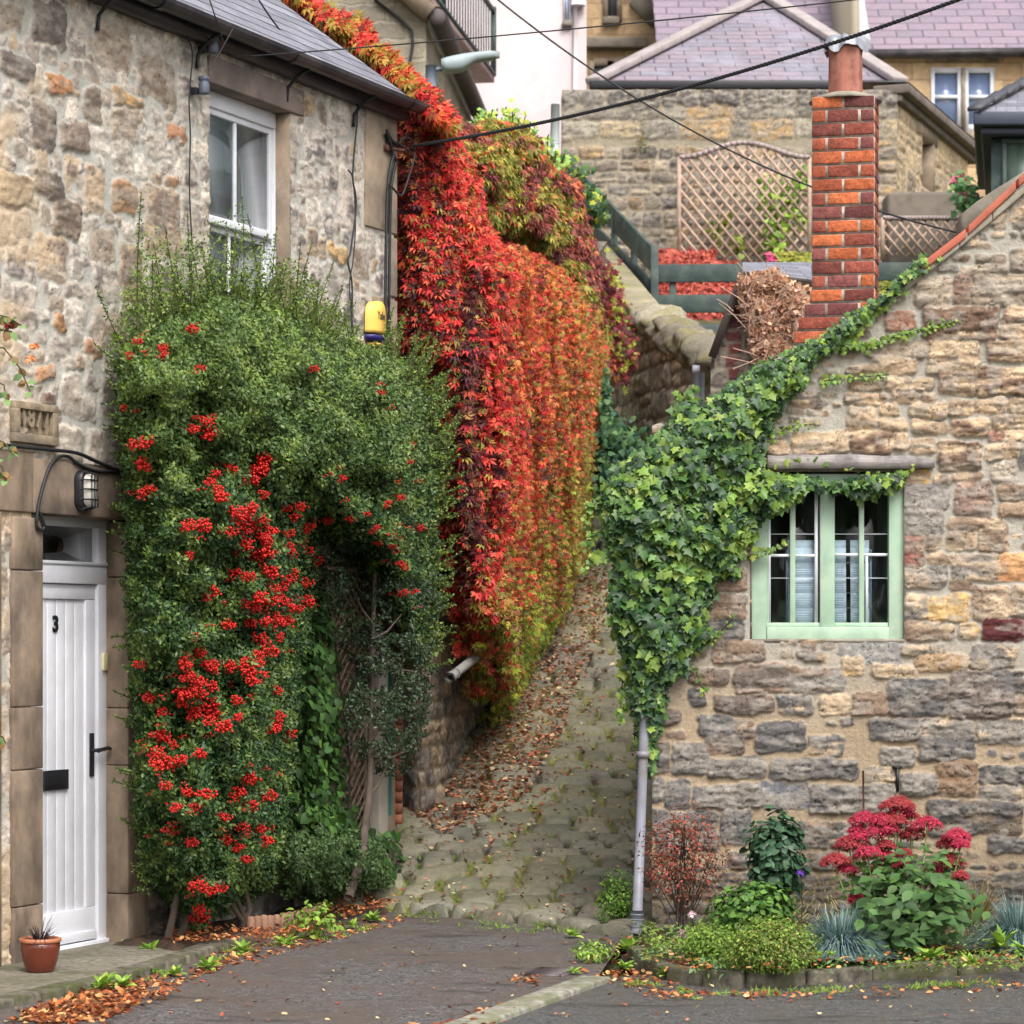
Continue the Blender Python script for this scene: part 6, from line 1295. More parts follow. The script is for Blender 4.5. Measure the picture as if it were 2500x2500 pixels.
# whips
gm = LM(); mb = MB(); g = np.random.default_rng(5)
wh = [(338, 800, 345, 470), (395, 800, 372, 590), (455, 780, 405, 560), (470, 800, 462, 520), (430, 800, 430, 600), (520, 780, 500, 600), (548, 760, 545, 540), (590, 740, 590, 480), (610, 760, 640, 570), (660, 780, 655, 560), (690, 800, 740, 600), (760, 820, 812, 640), (720, 800, 722, 590), (560, 780, 575, 560), (800, 850, 845, 760), (860, 860, 905, 770), (900, 880, 940, 700), (960, 900, 985, 750), (1010, 960, 1060, 920), (300, 850, 222, 700), (300, 900, 225, 840), (320, 1180, 275, 1020), (320, 1060, 285, 950), (480, 780, 520, 620), (1040, 1000, 1060, 930), (640, 760, 620, 520), (500, 760, 480, 590), (930, 880, 960, 790), (410, 790, 385, 640), (365, 800, 352, 640)]
for i in range(170):
    b = g.choice(len(PY[1:11])); p = np.array(PY[1 + b]) + (np.array(PY[2 + b]) - np.array(PY[1 + b])) * g.random(); l = g.uniform(40, 150); a = g.normal(.08 + (p[0] - 650) / 1100, .25); wh.append((p[0], p[1] + 30, p[0] + l * math.sin(a), p[1] + 30 - l * math.cos(a)))
for i in range(60):
    p = PY[10 + g.integers(0, 4)]; q = (p[0], p[1] + g.uniform(-60, 100)); wh.append((q[0] - 20, q[1], q[0] + g.uniform(15, 60), q[1] - g.uniform(0, 60)))
for i in range(50):
    p = PY[[38, 37, 36, 35, 34, 33, 32][g.integers(0, 7)]]; q = (p[0], p[1] + g.uniform(-80, 80)); wh.append((q[0] + 20, q[1], q[0] - g.uniform(5, 35), q[1] - g.uniform(-10, 40)))
for (a, b, c, d_) in wh:
    if 885 < c < 945 and d_ < 830: continue
    dd = .12 + .18 * g.random() if c > 300 else .1; s0, z0 = lp(a, b, dd); s1, z1 = lp(c, d_, dd); L = math.hypot(s1 - s0, z1 - z0); m = max(4, int(L / .05)); t_ = np.linspace(0, 1, m)
    bend = g.normal(0, .04) * L
    Q = LF.pt(s0 + (s1 - s0) * t_ + bend * np.sin(t_ * 3), z0 + (z1 - z0) * t_, dd + .1 * t_ * g.normal(0, 1) * .4)
    mb.tube(Q, np.linspace(.0045, .0018, m), 4)
    k = int(L / .0048); tt = g.random(k); tt = np.clip(tt, .12, 1); P_ = np.stack([np.interp(tt, t_, Q[:, j]) for j in range(3)], -1) + g.normal(0, .012, (k, 3)) * (1.15 - tt)[:, None]
    ax = norm(Q[-1] - Q[0]); dr = norm(g.normal(0, 1, (k, 3)) + ax * .9); c = colmix(g, k, [S(96, 124, 54), S(120, 144, 60), S(76, 104, 50), S(140, 156, 70), S(90, 112, 70)])
    gm.add(P_, norm(g.normal(0, 1, (k, 3)) + UP * .4), dr, g.uniform(.017, .034, k) * (1.1 - .4 * tt), c, T_S)
NB = [(290, 850), (330, 640), (350, 560), (420, 600), (480, 560), (560, 520), (610, 560), (650, 600), (720, 650), (790, 720), (850, 790), (960, 860), (980, 900), (850, 860), (700, 800), (560, 760), (400, 800)]
u, v, e, d, pos, t, nn, g = sample(LF, NB, 11000, .1, .2, 60, 40, 141, thick=.08, rough=40, fill=.3, rsc=16); kp_ = (g.random(len(u)) < sst(520, 780, v) * .9 + .12) & ~((u > 885) & (u < 945) & (v < 850)); pos = pos[kp_]; n = len(pos)
gm.add(pos, norm(g.normal(0, 1, (n, 3)) + UP * .4), norm(g.normal(0, 1, (n, 3)) + UP * .6), g.uniform(.016, .03, n), colmix(g, n, [S(104, 132, 60), S(128, 150, 66), S(84, 110, 54), S(140, 156, 76)]), T_S)
gm.build('young_shoots', M['glossleaf'], py); mb.build('stems', M['twig'], py)
mb = MB()
for (a, b, c, d_) in ((410, 2290, 440, 2000), (430, 2300, 520, 2050), (582, 2292, 575, 2180), (582, 2292, 560, 2195), (582, 2290, 600, 2150)):
    s0, z0 = lp(a, b, .3); s1, z1 = lp(c, d_, .35); mb.tube([LF.pt(s0, max(z0, .02), .3), LF.pt((s0 + s1) / 2, (z0 + z1) / 2, .38), LF.pt(s1, z1, .35)], [.022, .018, .012], 8)
mb.build('trunk', M['bark'], py, smooth=True)
BER = [(340, 835), (320, 865), (395, 850), (402, 868), (471, 806), (489, 897), (302, 998), (330, 1087), (358, 1078), (348, 1136), (362, 1205), (475, 1017), (504, 1027), (471, 1049), (514, 1060), (561, 1147), (525, 1158), (616, 1154), (648, 1125), (507, 1176), (612, 1176), (543, 1216), (530, 1198), (612, 1245), (594, 1274), (616, 1285), (638, 1209), (460, 1285), (500, 1285), (587, 1262), (620, 1300), (645, 1316), (601, 1327), (627, 1359), (652, 1348), (467, 1356), (583, 1397), (612, 1406), (667, 1396), (670, 1435), (522, 1450), (638, 1461), (601, 1475), (630, 1486), (558, 1526), (612, 1522), (652, 1515), (677, 1508), (485, 1591), (446, 1617), (348, 1624), (645, 1562), (522, 1627), (558, 1631), (500, 1620), (634, 1602), (601, 1617), (482, 1667), (514, 1675), (449, 1689), (471, 1693), (616, 1660), (640, 1650), (362, 1704), (442, 1714), (507, 1718), (478, 1736), (576, 1711), (391, 1736), (507, 1762), (580, 1751), (391, 1794), (417, 1816), (377, 1841), (485, 1838), (446, 1859), (391, 1870), (415, 1865), (674, 1751), (667, 1776), (554, 1776), (720, 1262), (709, 1301), (643, 1316), (752, 1287), (756, 1345), (774, 1367), (705, 1338), (665, 1400), (694, 1432), (701, 1483), (723, 1486), (687, 1461), (745, 1468), (672, 1515), (687, 1559), (672, 1765), (676, 1686), (709, 1794), (944, 1233), (897, 1258), (861, 1269), (980, 1218), (919, 1287), (908, 1298), (959, 1338), (980, 1378), (992, 1390), (1024, 1291), (1013, 1443), (988, 1450), (922, 1327), (796, 1269), (460, 1938), (428, 1974), (478, 1970), (496, 1938), (398, 1916), (609, 1901), (580, 1938), (616, 1967), (543, 1992), (652, 1941), (634, 2021), (645, 2057), (594, 2021), (413, 2025), (467, 2057), (551, 2054), (576, 2068), (489, 2162), (505, 2172), (536, 2166), (489, 2224), (471, 2238), (493, 2246), (598, 2100), (700, 1240), (735, 1235), (830, 1170), (770, 900), (930, 960), (1000, 1130), (640, 1150), (600, 1300), (660, 1470), (700, 1410), (630, 1620), (610, 1640), (455, 1650), (490, 1700), (560, 1300), (575, 1250), (640, 1270), (660, 1300), (720, 1400), (740, 1420), (650, 1590), (520, 1740), (465, 1745), (690, 1520)]
def berrymesh(seed, k=46, flat=.55):
    g = np.random.default_rng(seed); mb = MB(); a = norm(g.normal(0, 1, (k, 3))); P_ = a * np.array([.055, .04, .04 * flat * 1.6]) * g.uniform(.35, 1, (k, 1))
    ph = (1 + 5 ** .5) / 2; iv = norm(np.array([(-1, ph, 0), (1, ph, 0), (-1, -ph, 0), (1, -ph, 0), (0, -1, ph), (0, 1, ph), (0, -1, -ph), (0, 1, -ph), (ph, 0, -1), (ph, 0, 1), (-ph, 0, -1), (-ph, 0, 1)], float))
    fi = [(0, 11, 5), (0, 5, 1), (0, 1, 7), (0, 7, 10), (0, 10, 11), (1, 5, 9), (5, 11, 4), (11, 10, 2), (10, 7, 6), (7, 1, 8), (3, 9, 4), (3, 4, 2), (3, 2, 6), (3, 6, 8), (3, 8, 9), (4, 9, 5), (2, 4, 11), (6, 2, 10), (8, 6, 7), (9, 8, 1)]
    for p in P_: mb.add(iv * g.uniform(.0065, .009) + p, fi)
    return np.vstack(mb.v), mb.f
VAR = [berrymesh(s) for s in range(5)]; protos = []; extra = MB(); rg = random.Random(3)
for i, (bu, bv) in enumerate(BER):
    e = edist(np.array([bu * 1.]), np.array([bv * 1.]), PY); D = float(Dfun(np.array([bu * 1.]), np.array([bv * 1.]), np.maximum(e, 0), *PYD)[0]) + .02
    for r_ in range(1):
        a, z = lp(bu + rg.uniform(-4, 4), bv + rg.uniform(-3, 3), D); c = LF.pt(a, z, D); sc_ = rg.uniform(.8, 1.3) * (.7 if bv < 1050 or bu > 780 else 1)
        if i < 100:
            if i < 5:
                V, f = VAR[i]; o = addmesh('berry_cluster', V + ROOT[py.name], f, M['berry'], py, smooth=True); o.location = [float(q) for q in (c - ROOT[py.name])]; protos.append(o)
            else:
                o = protos[i % 5].copy(); COL.objects.link(o); o.parent = py; o.location = [float(q) for q in (c - ROOT[py.name])]
            o.scale = (sc_, sc_, sc_); o.rotation_euler = (rg.uniform(-.4, .4), rg.uniform(-.5, .5), rg.uniform(0, 3))
        else:
            V, f = VAR[i % 5]; extra.add(V * sc_ + c, f)
g = np.random.default_rng(77)          # scattered single berries
for k in range(150):
    bu, bv = BER[g.integers(0, len(BER))]; bu += g.normal(0, 30); bv += g.normal(0, 26); e = edist(np.array([bu]), np.array([bv]), PY)
    if e[0] < 5: continue
    D = float(Dfun(np.array([bu]), np.array([bv]), e, *PYD)[0]) + .01; a, z = lp(bu, bv, D); V, f = VAR[k % 5]; m = 8 * 12; extra.add(V[:m] * .7 + LF.pt(a, z, D), f[:160])
o = extra.build('berries', M['berry'], py, smooth=True); o['kind'] = 'stuff'

# ---------------- dark small leaved tree with leaning trunk
tr = thing('evergreen_tree', 'slim dark evergreen with a bare leaning trunk right of the arch', 'tree', gpt(856, 2195))
TP = [(854, 2192, .55), (872, 2126, .52), (890, 2068, .5), (889, 2035, .48), (897, 1981, .46), (904, 1909, .44), (904, 1816, .42), (908, 1707, .4), (910, 1562, .4), (911, 1508, .4), (915, 1400, .42)]
Q = np.array([LF.pt(*(lambda a: (a[0], a[1]))(lp(a, b, d_)), d_) for a, b, d_ in TP]); mb = MB(); mb.tube(Q, np.linspace(.032, .014, len(Q)), 10)
g = np.random.default_rng(8)
brs = []
for (a, b, c, d_) in ((904, 1816, 960, 1700), (908, 1707, 850, 1640), (910, 1562, 980, 1500), (904, 1870, 990, 1800), (908, 1640, 975, 1600), (897, 1950, 950, 1860), (911, 1520, 860, 1440), (904, 1780, 845, 1720), (910, 1600, 1010, 1640), (905, 1850, 1000, 1830)):
    s0, z0 = lp(a, b, .43); s1, z1 = lp(c, d_, .5); q = np.array([LF.pt(s0, z0, .43), LF.pt((s0 + s1) / 2, (z0 + z1) / 2 - .03, .47), LF.pt(s1, z1, .5)]); mb.tube(q, [.011, .008, .005], 6); brs.append(q)
mb.build('trunk', M['bark'], tr, smooth=True)
DT = [(880, 1420), (960, 1390), (1060, 1400), (1075, 1500), (1050, 1600), (1060, 1700), (1035, 1780), (1010, 1860), (950, 1900), (915, 1880), (850, 1800), (835, 1700), (880, 1650), (885, 1560), (930, 1500)]
u, v, e, d, pos, t, nn, g = sample(LF, DT, 15000, .3, .3, 60, 40, 301, thick=.2, rough=26, fill=.3, rsc=16); keep = fbm(u / 22, v / 26, 8, 3) > .44; pos, nn = pos[keep], nn[keep]; n = len(pos)
gm = LM(); gm.add(pos, norm(nn * .6 + UP * .6 + g.normal(0, .6, (n, 3))), norm(g.normal(0, 1, (n, 3))), g.uniform(.022, .036, n), colmix(g, n, [S(44, 60, 40), S(58, 76, 50), S(74, 92, 66), S(38, 52, 34), S(84, 98, 72)]), T_S); gm.build('crown', M['glossleaf'], tr)
# ---------------- climbing vine inside the arch
cv = thing('climbing_vine', 'leafy green climber with big soft leaves filling the arch over the lattice', 'climber', LF.pt(5.2, .1, .3))
CV = [(770, 1420), (800, 1440), (812, 1560), (825, 1700), (838, 1850), (850, 1960), (890, 2010), (960, 2030), (985, 2080), (975, 2160), (900, 2150), (840, 2170), (760, 2190), (705, 2160), (700, 2050), (722, 1900), (728, 1750), (742, 1620), (760, 1520)]
u, v, e, d, pos, t, nn, g = sample(LF, [p for p in CV if p[0] < 826 or p[1] > 1950], 2000, .12, .3, 60, 40, 311, thick=.12, rough=22, fill=.4); n = len(u)
gm = LM(); gm.add(pos, norm(nn * 1 + UP * .5 + g.normal(0, .4, (n, 3))), norm(-UP + g.normal(0, .6, (n, 3))), g.uniform(.035, .085, n), colmix(g, n, [S(60, 92, 44), S(74, 110, 50), S(48, 74, 38), S(96, 132, 58)], [.35, .25, .3, .1]), T_HEART)
CV2 = [(690, 2060), (780, 2010), (860, 2020), (940, 2060), (965, 2110), (950, 2170), (700, 2190)]
u, v, e, d, pos, t, nn, g = sample(LF, CV2, 9000, .3, .35, 50, 40, 312, thick=.15, rough=20, fill=.3); k5 = fbm(u / 24, v / 24, 4, 3) > .42; u, v, pos, nn = u[k5], v[k5], pos[k5], nn[k5]; n = len(u); gm.add(pos, norm(nn + UP * .7 + g.normal(0, .6, (n, 3))), norm(g.normal(0, 1, (n, 3))), g.uniform(.02, .04, n), colmix(g, n, [S(56, 80, 40), S(78, 102, 54), S(40, 60, 30), S(92, 112, 70)]), T_S)
DK2 = [(772, 1300), (900, 1390), (960, 1480), (930, 1640), (880, 1700), (850, 1600), (800, 1560), (772, 1480)]  # extra dark leaves, their colour carries the shade inside the arch
u, v, e, d, pos, t, nn, g = sample(LF, DK2, 4500, .12, .4, 40, 40, 313, thick=.2, rough=24, fill=.5); k5 = fbm(u / 22, v / 22, 6, 3) > .45; pos, nn = pos[k5], nn[k5]; n = len(pos); gm.add(pos, norm(nn + g.normal(0, .7, (n, 3))), norm(g.normal(0, 1, (n, 3))), g.uniform(.02, .04, n), colmix(g, n, [S(36, 52, 30), S(48, 66, 36), S(30, 44, 26)]), T_S)
gm.build('foliage', M['leaf'], cv)
for (a, b, c, d_) in ((800, 2180, 790, 1450), (770, 2180, 745, 1600), (840, 2150, 830, 1560), (715, 2190, 722, 2020)):
    s0, z0 = lp(a, b, .2); s1, z1 = lp(c, d_, .15); mb = MB(); mb.tube([LF.pt(s0, z0, .25), LF.pt((s0 + s1) / 2 + .03, (z0 + z1) / 2, .22), LF.pt(s1, z1, .12)], [.009, .007, .004], 6); mb.build('stem', M['dktwig'], cv)

# ---------------- red creeper on the alley wall
def creepcol(u, v, g, n):
    red = colmix(g, n, [S(200, 50, 48), S(212, 70, 56), S(168, 40, 48), S(216, 98, 72), S(198, 44, 42), S(206, 80, 66)]); dark = colmix(g, n, [S(92, 36, 44), S(70, 34, 44), S(112, 46, 44), S(84, 54, 40)])
    org = colmix(g, n, [S(216, 112, 62), S(206, 92, 54), S(220, 142, 78), S(198, 122, 60), S(184, 78, 52), S(186, 118, 52)]); oliv = colmix(g, n, [S(140, 130, 56), S(168, 140, 62), S(120, 112, 48), S(150, 108, 60)]); lime = colmix(g, n, [S(150, 164, 52), S(126, 146, 48), S(168, 172, 66), S(106, 122, 44)])
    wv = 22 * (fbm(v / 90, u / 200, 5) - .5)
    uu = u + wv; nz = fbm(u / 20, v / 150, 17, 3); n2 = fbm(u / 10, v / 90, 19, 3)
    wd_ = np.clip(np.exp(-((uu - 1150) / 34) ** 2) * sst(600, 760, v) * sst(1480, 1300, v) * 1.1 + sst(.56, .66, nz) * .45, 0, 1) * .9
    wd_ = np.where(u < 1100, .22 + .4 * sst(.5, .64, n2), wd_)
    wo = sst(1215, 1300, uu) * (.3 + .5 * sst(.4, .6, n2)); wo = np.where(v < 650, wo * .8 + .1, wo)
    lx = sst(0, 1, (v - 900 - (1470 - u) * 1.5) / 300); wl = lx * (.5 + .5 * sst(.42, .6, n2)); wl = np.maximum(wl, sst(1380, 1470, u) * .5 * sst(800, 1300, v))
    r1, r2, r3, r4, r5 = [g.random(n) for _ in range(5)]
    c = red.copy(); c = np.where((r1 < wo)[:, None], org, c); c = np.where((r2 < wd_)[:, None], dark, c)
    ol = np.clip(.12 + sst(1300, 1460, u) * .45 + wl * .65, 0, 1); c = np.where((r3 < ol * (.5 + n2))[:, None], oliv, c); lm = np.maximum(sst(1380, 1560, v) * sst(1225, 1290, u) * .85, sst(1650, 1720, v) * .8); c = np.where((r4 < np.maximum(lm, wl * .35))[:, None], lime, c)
    br = colmix(g, n, [S(128, 78, 52), S(110, 62, 50), S(150, 104, 66), S(92, 50, 44)]); c = np.where((r5 < .1)[:, None], br, c); return c
CRP = [(967, 320), (985, 262), (1040, 230), (1100, 290), (1140, 370), (1165, 450), (1185, 540), (1230, 590), (1300, 610), (1370, 660), (1430, 710), (1468, 780), (1482, 860), (1478, 1000), (1462, 1150), (1448, 1260), (1436, 1360), (1405, 1440), (1370, 1520), (1320, 1590), (1288, 1680), (1252, 1755), (1226, 1720), (1215, 1600), (1205, 1560), (1196, 1640), (1176, 1640), (1160, 1560), (1130, 1480), (1122, 1350), (1098, 1260), (1088, 1120), (1074, 1010), (1062, 905), (1040, 880), (1010, 865), (968, 850)]
rcp = thing('red_creeper', 'long curtain of scarlet and orange creeper hanging over the alley wall', 'creeper', AF.pt(3, .6, .3))
CRD = (.16, .36, 50, (15, 170), 401)
u, v, e, d, pos, t, nn, g = sample(AF, CRP, 95000, *CRD, thick=.14, rough=14, fill=.12, rsc=16); n = len(u)
toc = norm(-pos + np.array([0, 0, H]))
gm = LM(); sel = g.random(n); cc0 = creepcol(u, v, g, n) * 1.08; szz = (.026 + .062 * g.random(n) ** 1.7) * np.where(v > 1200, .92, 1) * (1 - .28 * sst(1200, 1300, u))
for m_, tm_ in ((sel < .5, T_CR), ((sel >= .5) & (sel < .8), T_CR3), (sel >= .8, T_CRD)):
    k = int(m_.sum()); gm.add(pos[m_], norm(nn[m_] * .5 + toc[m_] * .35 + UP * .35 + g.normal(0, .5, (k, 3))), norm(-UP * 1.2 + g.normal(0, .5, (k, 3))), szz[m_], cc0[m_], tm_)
# trailing strands below the edge
for (a, b, l) in [(1100, 1250, 120), (1130, 1480, 110), (1165, 1600, 90), (1185, 1640, 60), (1200, 1640, 70), (1215, 1700, 80), (1230, 1720, 90), (1246, 1750, 110), (1262, 1730, 90), (1280, 1690, 60), (1075, 1020, 60), (1120, 1400, 100), (1300, 1620, 60), (1180, 1620, 90), (1050, 880, 60), (1030, 870, 50), (1470, 1020, 60), (1480, 900, 40)]:
    k = int(l * 1.0); uu = a + g.normal(0, 6, k); vv = b + g.random(k) * l; s, z = AF.uv(uu, vv, .2); P_ = AF.pt(s, z, .2 + g.normal(0, .05, k)); nnn = AF.dirs(s)[1]
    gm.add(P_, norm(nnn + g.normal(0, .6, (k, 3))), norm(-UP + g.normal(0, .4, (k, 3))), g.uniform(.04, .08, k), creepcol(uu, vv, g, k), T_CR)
gm.build('foliage', M['leaf'], rcp)
core('dark_backing', AF, CRP, *CRD, S(74, 34, 26), rcp, off=.2, step=8, erode=10)
# part over the cottage verge
VG = [(640, -60), (720, -60), (780, 10), (860, 40), (930, 110), (985, 165), (1050, 215), (1100, 270), (1110, 320), (1040, 300), (1000, 268), (1003, 243), (930, 190), (840, 120), (760, 62), (690, 5)]
VF = Frame([(P(1010, 0, 19.3)[0], 19.3), (P(690, 0, 20.6)[0], 20.6)][::-1], ext=2)
u, v, e, d, pos, t, nn, g = sample(VF, VG, 9000, -.1, .35, 30, 40, 411, thick=.2, rough=10, fill=.2); n = len(u)
gm = LM(); cc = creepcol(1180 + 0 * u, v * 0 + 400, g, n); gc = colmix(g, n, [S(150, 130, 56), S(190, 150, 70), S(204, 96, 60)]); m = (fbm(u / 40, v / 40, 3) > .55) | (u < 740); cc = np.where(m[:, None], gc, cc)
gm.add(pos, norm(nn + UP * .6 + g.normal(0, .5, (n, 3))), norm(-UP + g.normal(0, .6, (n, 3))), g.uniform(.05, .1, n), cc * 1.1, T_CR); gm.build('foliage', M['leaf'], rcp)
core('dark_backing', VF, VG, -.1, .35, 30, 40, 411, S(80, 40, 30), rcp, off=.2, step=8, erode=8)
# ---------------- olive and burgundy creeper mound
MP = [(1060, 300), (1120, 310), (1180, 300), (1250, 300), (1310, 340), (1360, 400), (1410, 450), (1425, 520), (1448, 590), (1462, 660), (1484, 740), (1500, 830), (1496, 900), (1480, 950), (1465, 1000), (1440, 960), (1440, 780), (1330, 680), (1200, 650), (1100, 640)]
MF = Frame([P(1050, 0, 24)[:2], P(1300, 0, 26.6)[:2], P(1480, 0, 28.6)[:2], P(1560, 0, 30.3)[:2]], ext=1)
om = thing('mixed_creeper', 'olive green and burgundy creeper mounded above the red one near the fence', 'creeper', MF.pt(1, 4.4, 0))
MD = (.05, .6, 120, (60, 60), 421)
u, v, e, d, pos, t, nn, g = sample(MF, MP, 26000, *MD, thick=.15, rough=16, fill=.15); n = len(u)
ol = colmix(g, n, [S(150, 146, 62), S(126, 128, 54), S(172, 160, 76), S(104, 110, 46)]); bu_ = colmix(g, n, [S(124, 64, 64), S(142, 78, 70), S(100, 54, 54), S(164, 96, 80)]); og = colmix(g, n, [S(206, 110, 70), S(190, 84, 60)])
f1 = fbm(u / 38, v / 34, 23, 3) + sst(1380, 1520, u) * .16; c = np.where((f1 > .545 + g.normal(0, .06, n))[:, None], bu_, ol); c = np.where((g.random(n) < .14)[:, None], og, c)
gm = LM(); gm.add(pos, norm(nn * .9 + UP * .8 + g.normal(0, .5, (n, 3))), norm(-UP * .8 + nn * .4 + g.normal(0, .5, (n, 3))), g.uniform(.05, .11, n), c * 1.05, T_CR); gm.build('foliage', M['leaf'], om)
core('dark_backing', MF, MP, *MD, S(58, 50, 28), om, off=.22, step=9, erode=10)
# ivy sprigs on top of it
iv2 = thing('ivy_sprigs', 'pale green ivy shoots standing up in front of the pink house', 'ivy', MF.pt(1.2, 6, .2))
g = np.random.default_rng(12); gm = LM(); mb = MB()
for i in range(26):
    a = g.uniform(1150, 1365); b = np.interp(a, [1140, 1250, 1365], [310, 305, 400]); l = g.uniform(5, 45) * (1 if a < 1340 else .6); Yv = 26.5
    q0, q1 = P(a, b + 30, Yv), P(a + g.normal(0, 14), b - l, Yv + g.normal(0, .2)); mb.tube([q0, q1], .006, 4); k = 16; tt = g.random(k)[:, None]
    gm.add(q0 + (q1 - q0) * tt + g.normal(0, .03, (k, 3)), norm(g.normal(0, .6, (k, 3)) + [0, -1, .3]), norm(g.normal(0, 1, (k, 3)) + UP * .3), g.uniform(.035, .07, k), colmix(g, k, [S(150, 186, 96), S(176, 204, 100), S(120, 160, 110), S(196, 210, 90)]), T_IVY)
for (cu_, cv_, rr, kk) in ((1390, 440, 45, 260), (1370, 405, 24, 90), (1425, 490, 34, 300), (1450, 520, 30, 160)):
    uu = cu_ + g.normal(0, rr * .5, kk); vv = cv_ + g.normal(0, rr * .4, kk); Yv = 28.5; P_ = np.stack([(uu - UC) / F * Yv, Yv + g.normal(0, .25, kk), H + (VH - vv) / F * Yv], -1)
    gm.add(P_, norm(g.normal(0, .6, (kk, 3)) + [0, -1, .5]), norm(g.normal(0, .6, (kk, 3)) - UP * .5), g.uniform(.05, .09, kk), colmix(g, kk, [S(66, 96, 60), S(90, 122, 66), S(170, 176, 60), S(54, 80, 56)]), T_IVY)
gm.build('foliage', M['leaf'], iv2); mb.build('stems', M['twig'], iv2)

# ---------------- ivy on the gable cottage
IV = [(1475, 1180), (1520, 1130), (1580, 1085), (1640, 1030), (1660, 975), (1720, 985), (1790, 930), (1860, 884), (1900, 870), (1990, 822), (2030, 800), (2090, 760), (2180, 696), (2245, 628), (2262, 618), (2262, 640), (2240, 670), (2200, 702), (2130, 762), (2070, 812), (2030, 856), (1985, 890), (1965, 935), (1925, 985), (1880, 1025), (1862, 1090), (1868, 1150), (1960, 1165), (2060, 1172), (2200, 1150), (2205, 1170), (2170, 1190), (2130, 1215), (2110, 1200), (2060, 1195), (1990, 1185), (1950, 1205), (1930, 1215), (1900, 1250), (1850, 1250), (1838, 1310), (1800, 1370), (1810, 1395), (1750, 1410), (1725, 1500), (1735, 1560), (1690, 1580), (1670, 1640), (1625, 1660), (1618, 1740), (1600, 1800), (1590, 1880), (1568, 1880), (1556, 1760), (1545, 1700), (1540, 1630), (1500, 1545), (1485, 1460), (1500, 1380), (1480, 1300), (1470, 1230)]
IVD = (.04, .26, 70, (30, 30), 501)
iv = thing('wall_ivy', 'thick green ivy climbing the corner and gable edge around the sage window', 'ivy', RF.pt(0, .1, .15))
u, v, e, d, pos, t, nn, g = sample(RF, IV, 10500, *IVD, thick=.07, rough=7, fill=.15, rsc=20); n = len(u)
gc = colmix(g, n, [S(70, 104, 52), S(50, 78, 42), S(84, 118, 54), S(96, 128, 62), S(50, 80, 50), S(36, 58, 34)]); yl = colmix(g, n, [S(118, 146, 62), S(102, 132, 54), S(134, 156, 68)])
f1 = fbm(u / 34, v / 34, 33, 3); m = (f1 + .12 * sst(1500, 1200, u * 0 + v) + .1 * ((u > 1680) & (v > 1300)) > .72 + g.normal(0, .07, n)) | (g.random(n) < .04); c = np.where(m[:, None], yl, gc); sz = np.where((u > 1880) & (v < 1100), .04, .062) * g.uniform(.42, 1.15, n)
gm = LM(); gm.add(pos, norm(nn * 1 + UP * .45 + g.normal(0, .38, (n, 3))), norm(-UP + g.normal(0, .45, (n, 3))), sz, c * 1.05, T_IVY)
def trail(px, k, size, d0=.05, col=None, w=5):
    px = np.array(px, float); L = np.r_[0, np.cumsum(np.hypot(*np.diff(px, axis=0).T))]; tt = g.random(k) * L[-1]; uu = np.interp(tt, L, px[:, 0]) + g.normal(0, w, k); vv = np.interp(tt, L, px[:, 1]) + g.normal(0, w, k); s, z = RF.uv(uu, vv, d0); P_ = RF.pt(s, z, d0 + g.normal(0, .01, k))
    gm.add(P_, norm(np.array([0, -1, .4]) + g.normal(0, .4, (k, 3))), norm(-UP + g.normal(0, .8, (k, 3))), size * g.uniform(.6, 1.2, k) * (1.15 - .6 * tt / L[-1]), colmix(g, k, col or [S(110, 140, 62), S(140, 160, 66), S(90, 122, 58)]), T_IVY)
    Q = RF.pt(*RF.uv(px[:, 0], px[:, 1], .045), .045); stm.tube(Q, .0035, 4)
stm = MB()
for p_, k, sz_ in (([(2040, 850), (2120, 842), (2200, 820), (2260, 800), (2335, 785)], 170, .036), ([(2010, 930), (2080, 922), (2170, 915)], 90, .026), ([(1880, 1070), (1930, 1040), (1990, 1035)], 50, .026), ([(2185, 1160), (2215, 1150), (2230, 1138)], 26, .05), ([(1840, 1350), (1880, 1340), (1925, 1325)], 30, .036), ([(1700, 1590), (1740, 1560), (1790, 1510)], 40, .026), ([(1480, 1350), (1440, 1370), (1420, 1390)], 40, .055), ([(1500, 1200), (1440, 1230), (1430, 1290)], 26, .06), ([(1490, 1300), (1450, 1300), (1430, 1330)], 22, .05), ([(1540, 1600), (1520, 1660), (1515, 1720)], 24, .06), ([(1545, 1700), (1520, 1730), (1510, 1760)], 16, .05), ([(1720, 1700), (1700, 1640), (1680, 1620)], 14, .03), ([(1690, 985), (1680, 960), (1700, 940)], 14, .06), ([(1660, 1000), (1650, 970), (1665, 960)], 12, .06), ([(1880, 1140), (1960, 1120), (2060, 1135), (2150, 1160)], 36, .045), ([(1940, 1190), (1935, 1215), (1930, 1235)], 14, .055), ([(2100, 1185), (2100, 1210), (2098, 1230)], 10, .05), ([(2060, 832), (2140, 760), (2250, 660), (2320, 610)], 60, .045)): trail(p_, k, sz_)
gm.build('foliage', M['glossleaf'], iv); stm.build('stems', M['twig'], iv)
core('dark_backing', RF, IV, *IVD, S(30, 40, 24), iv, off=.09, step=8, erode=13)
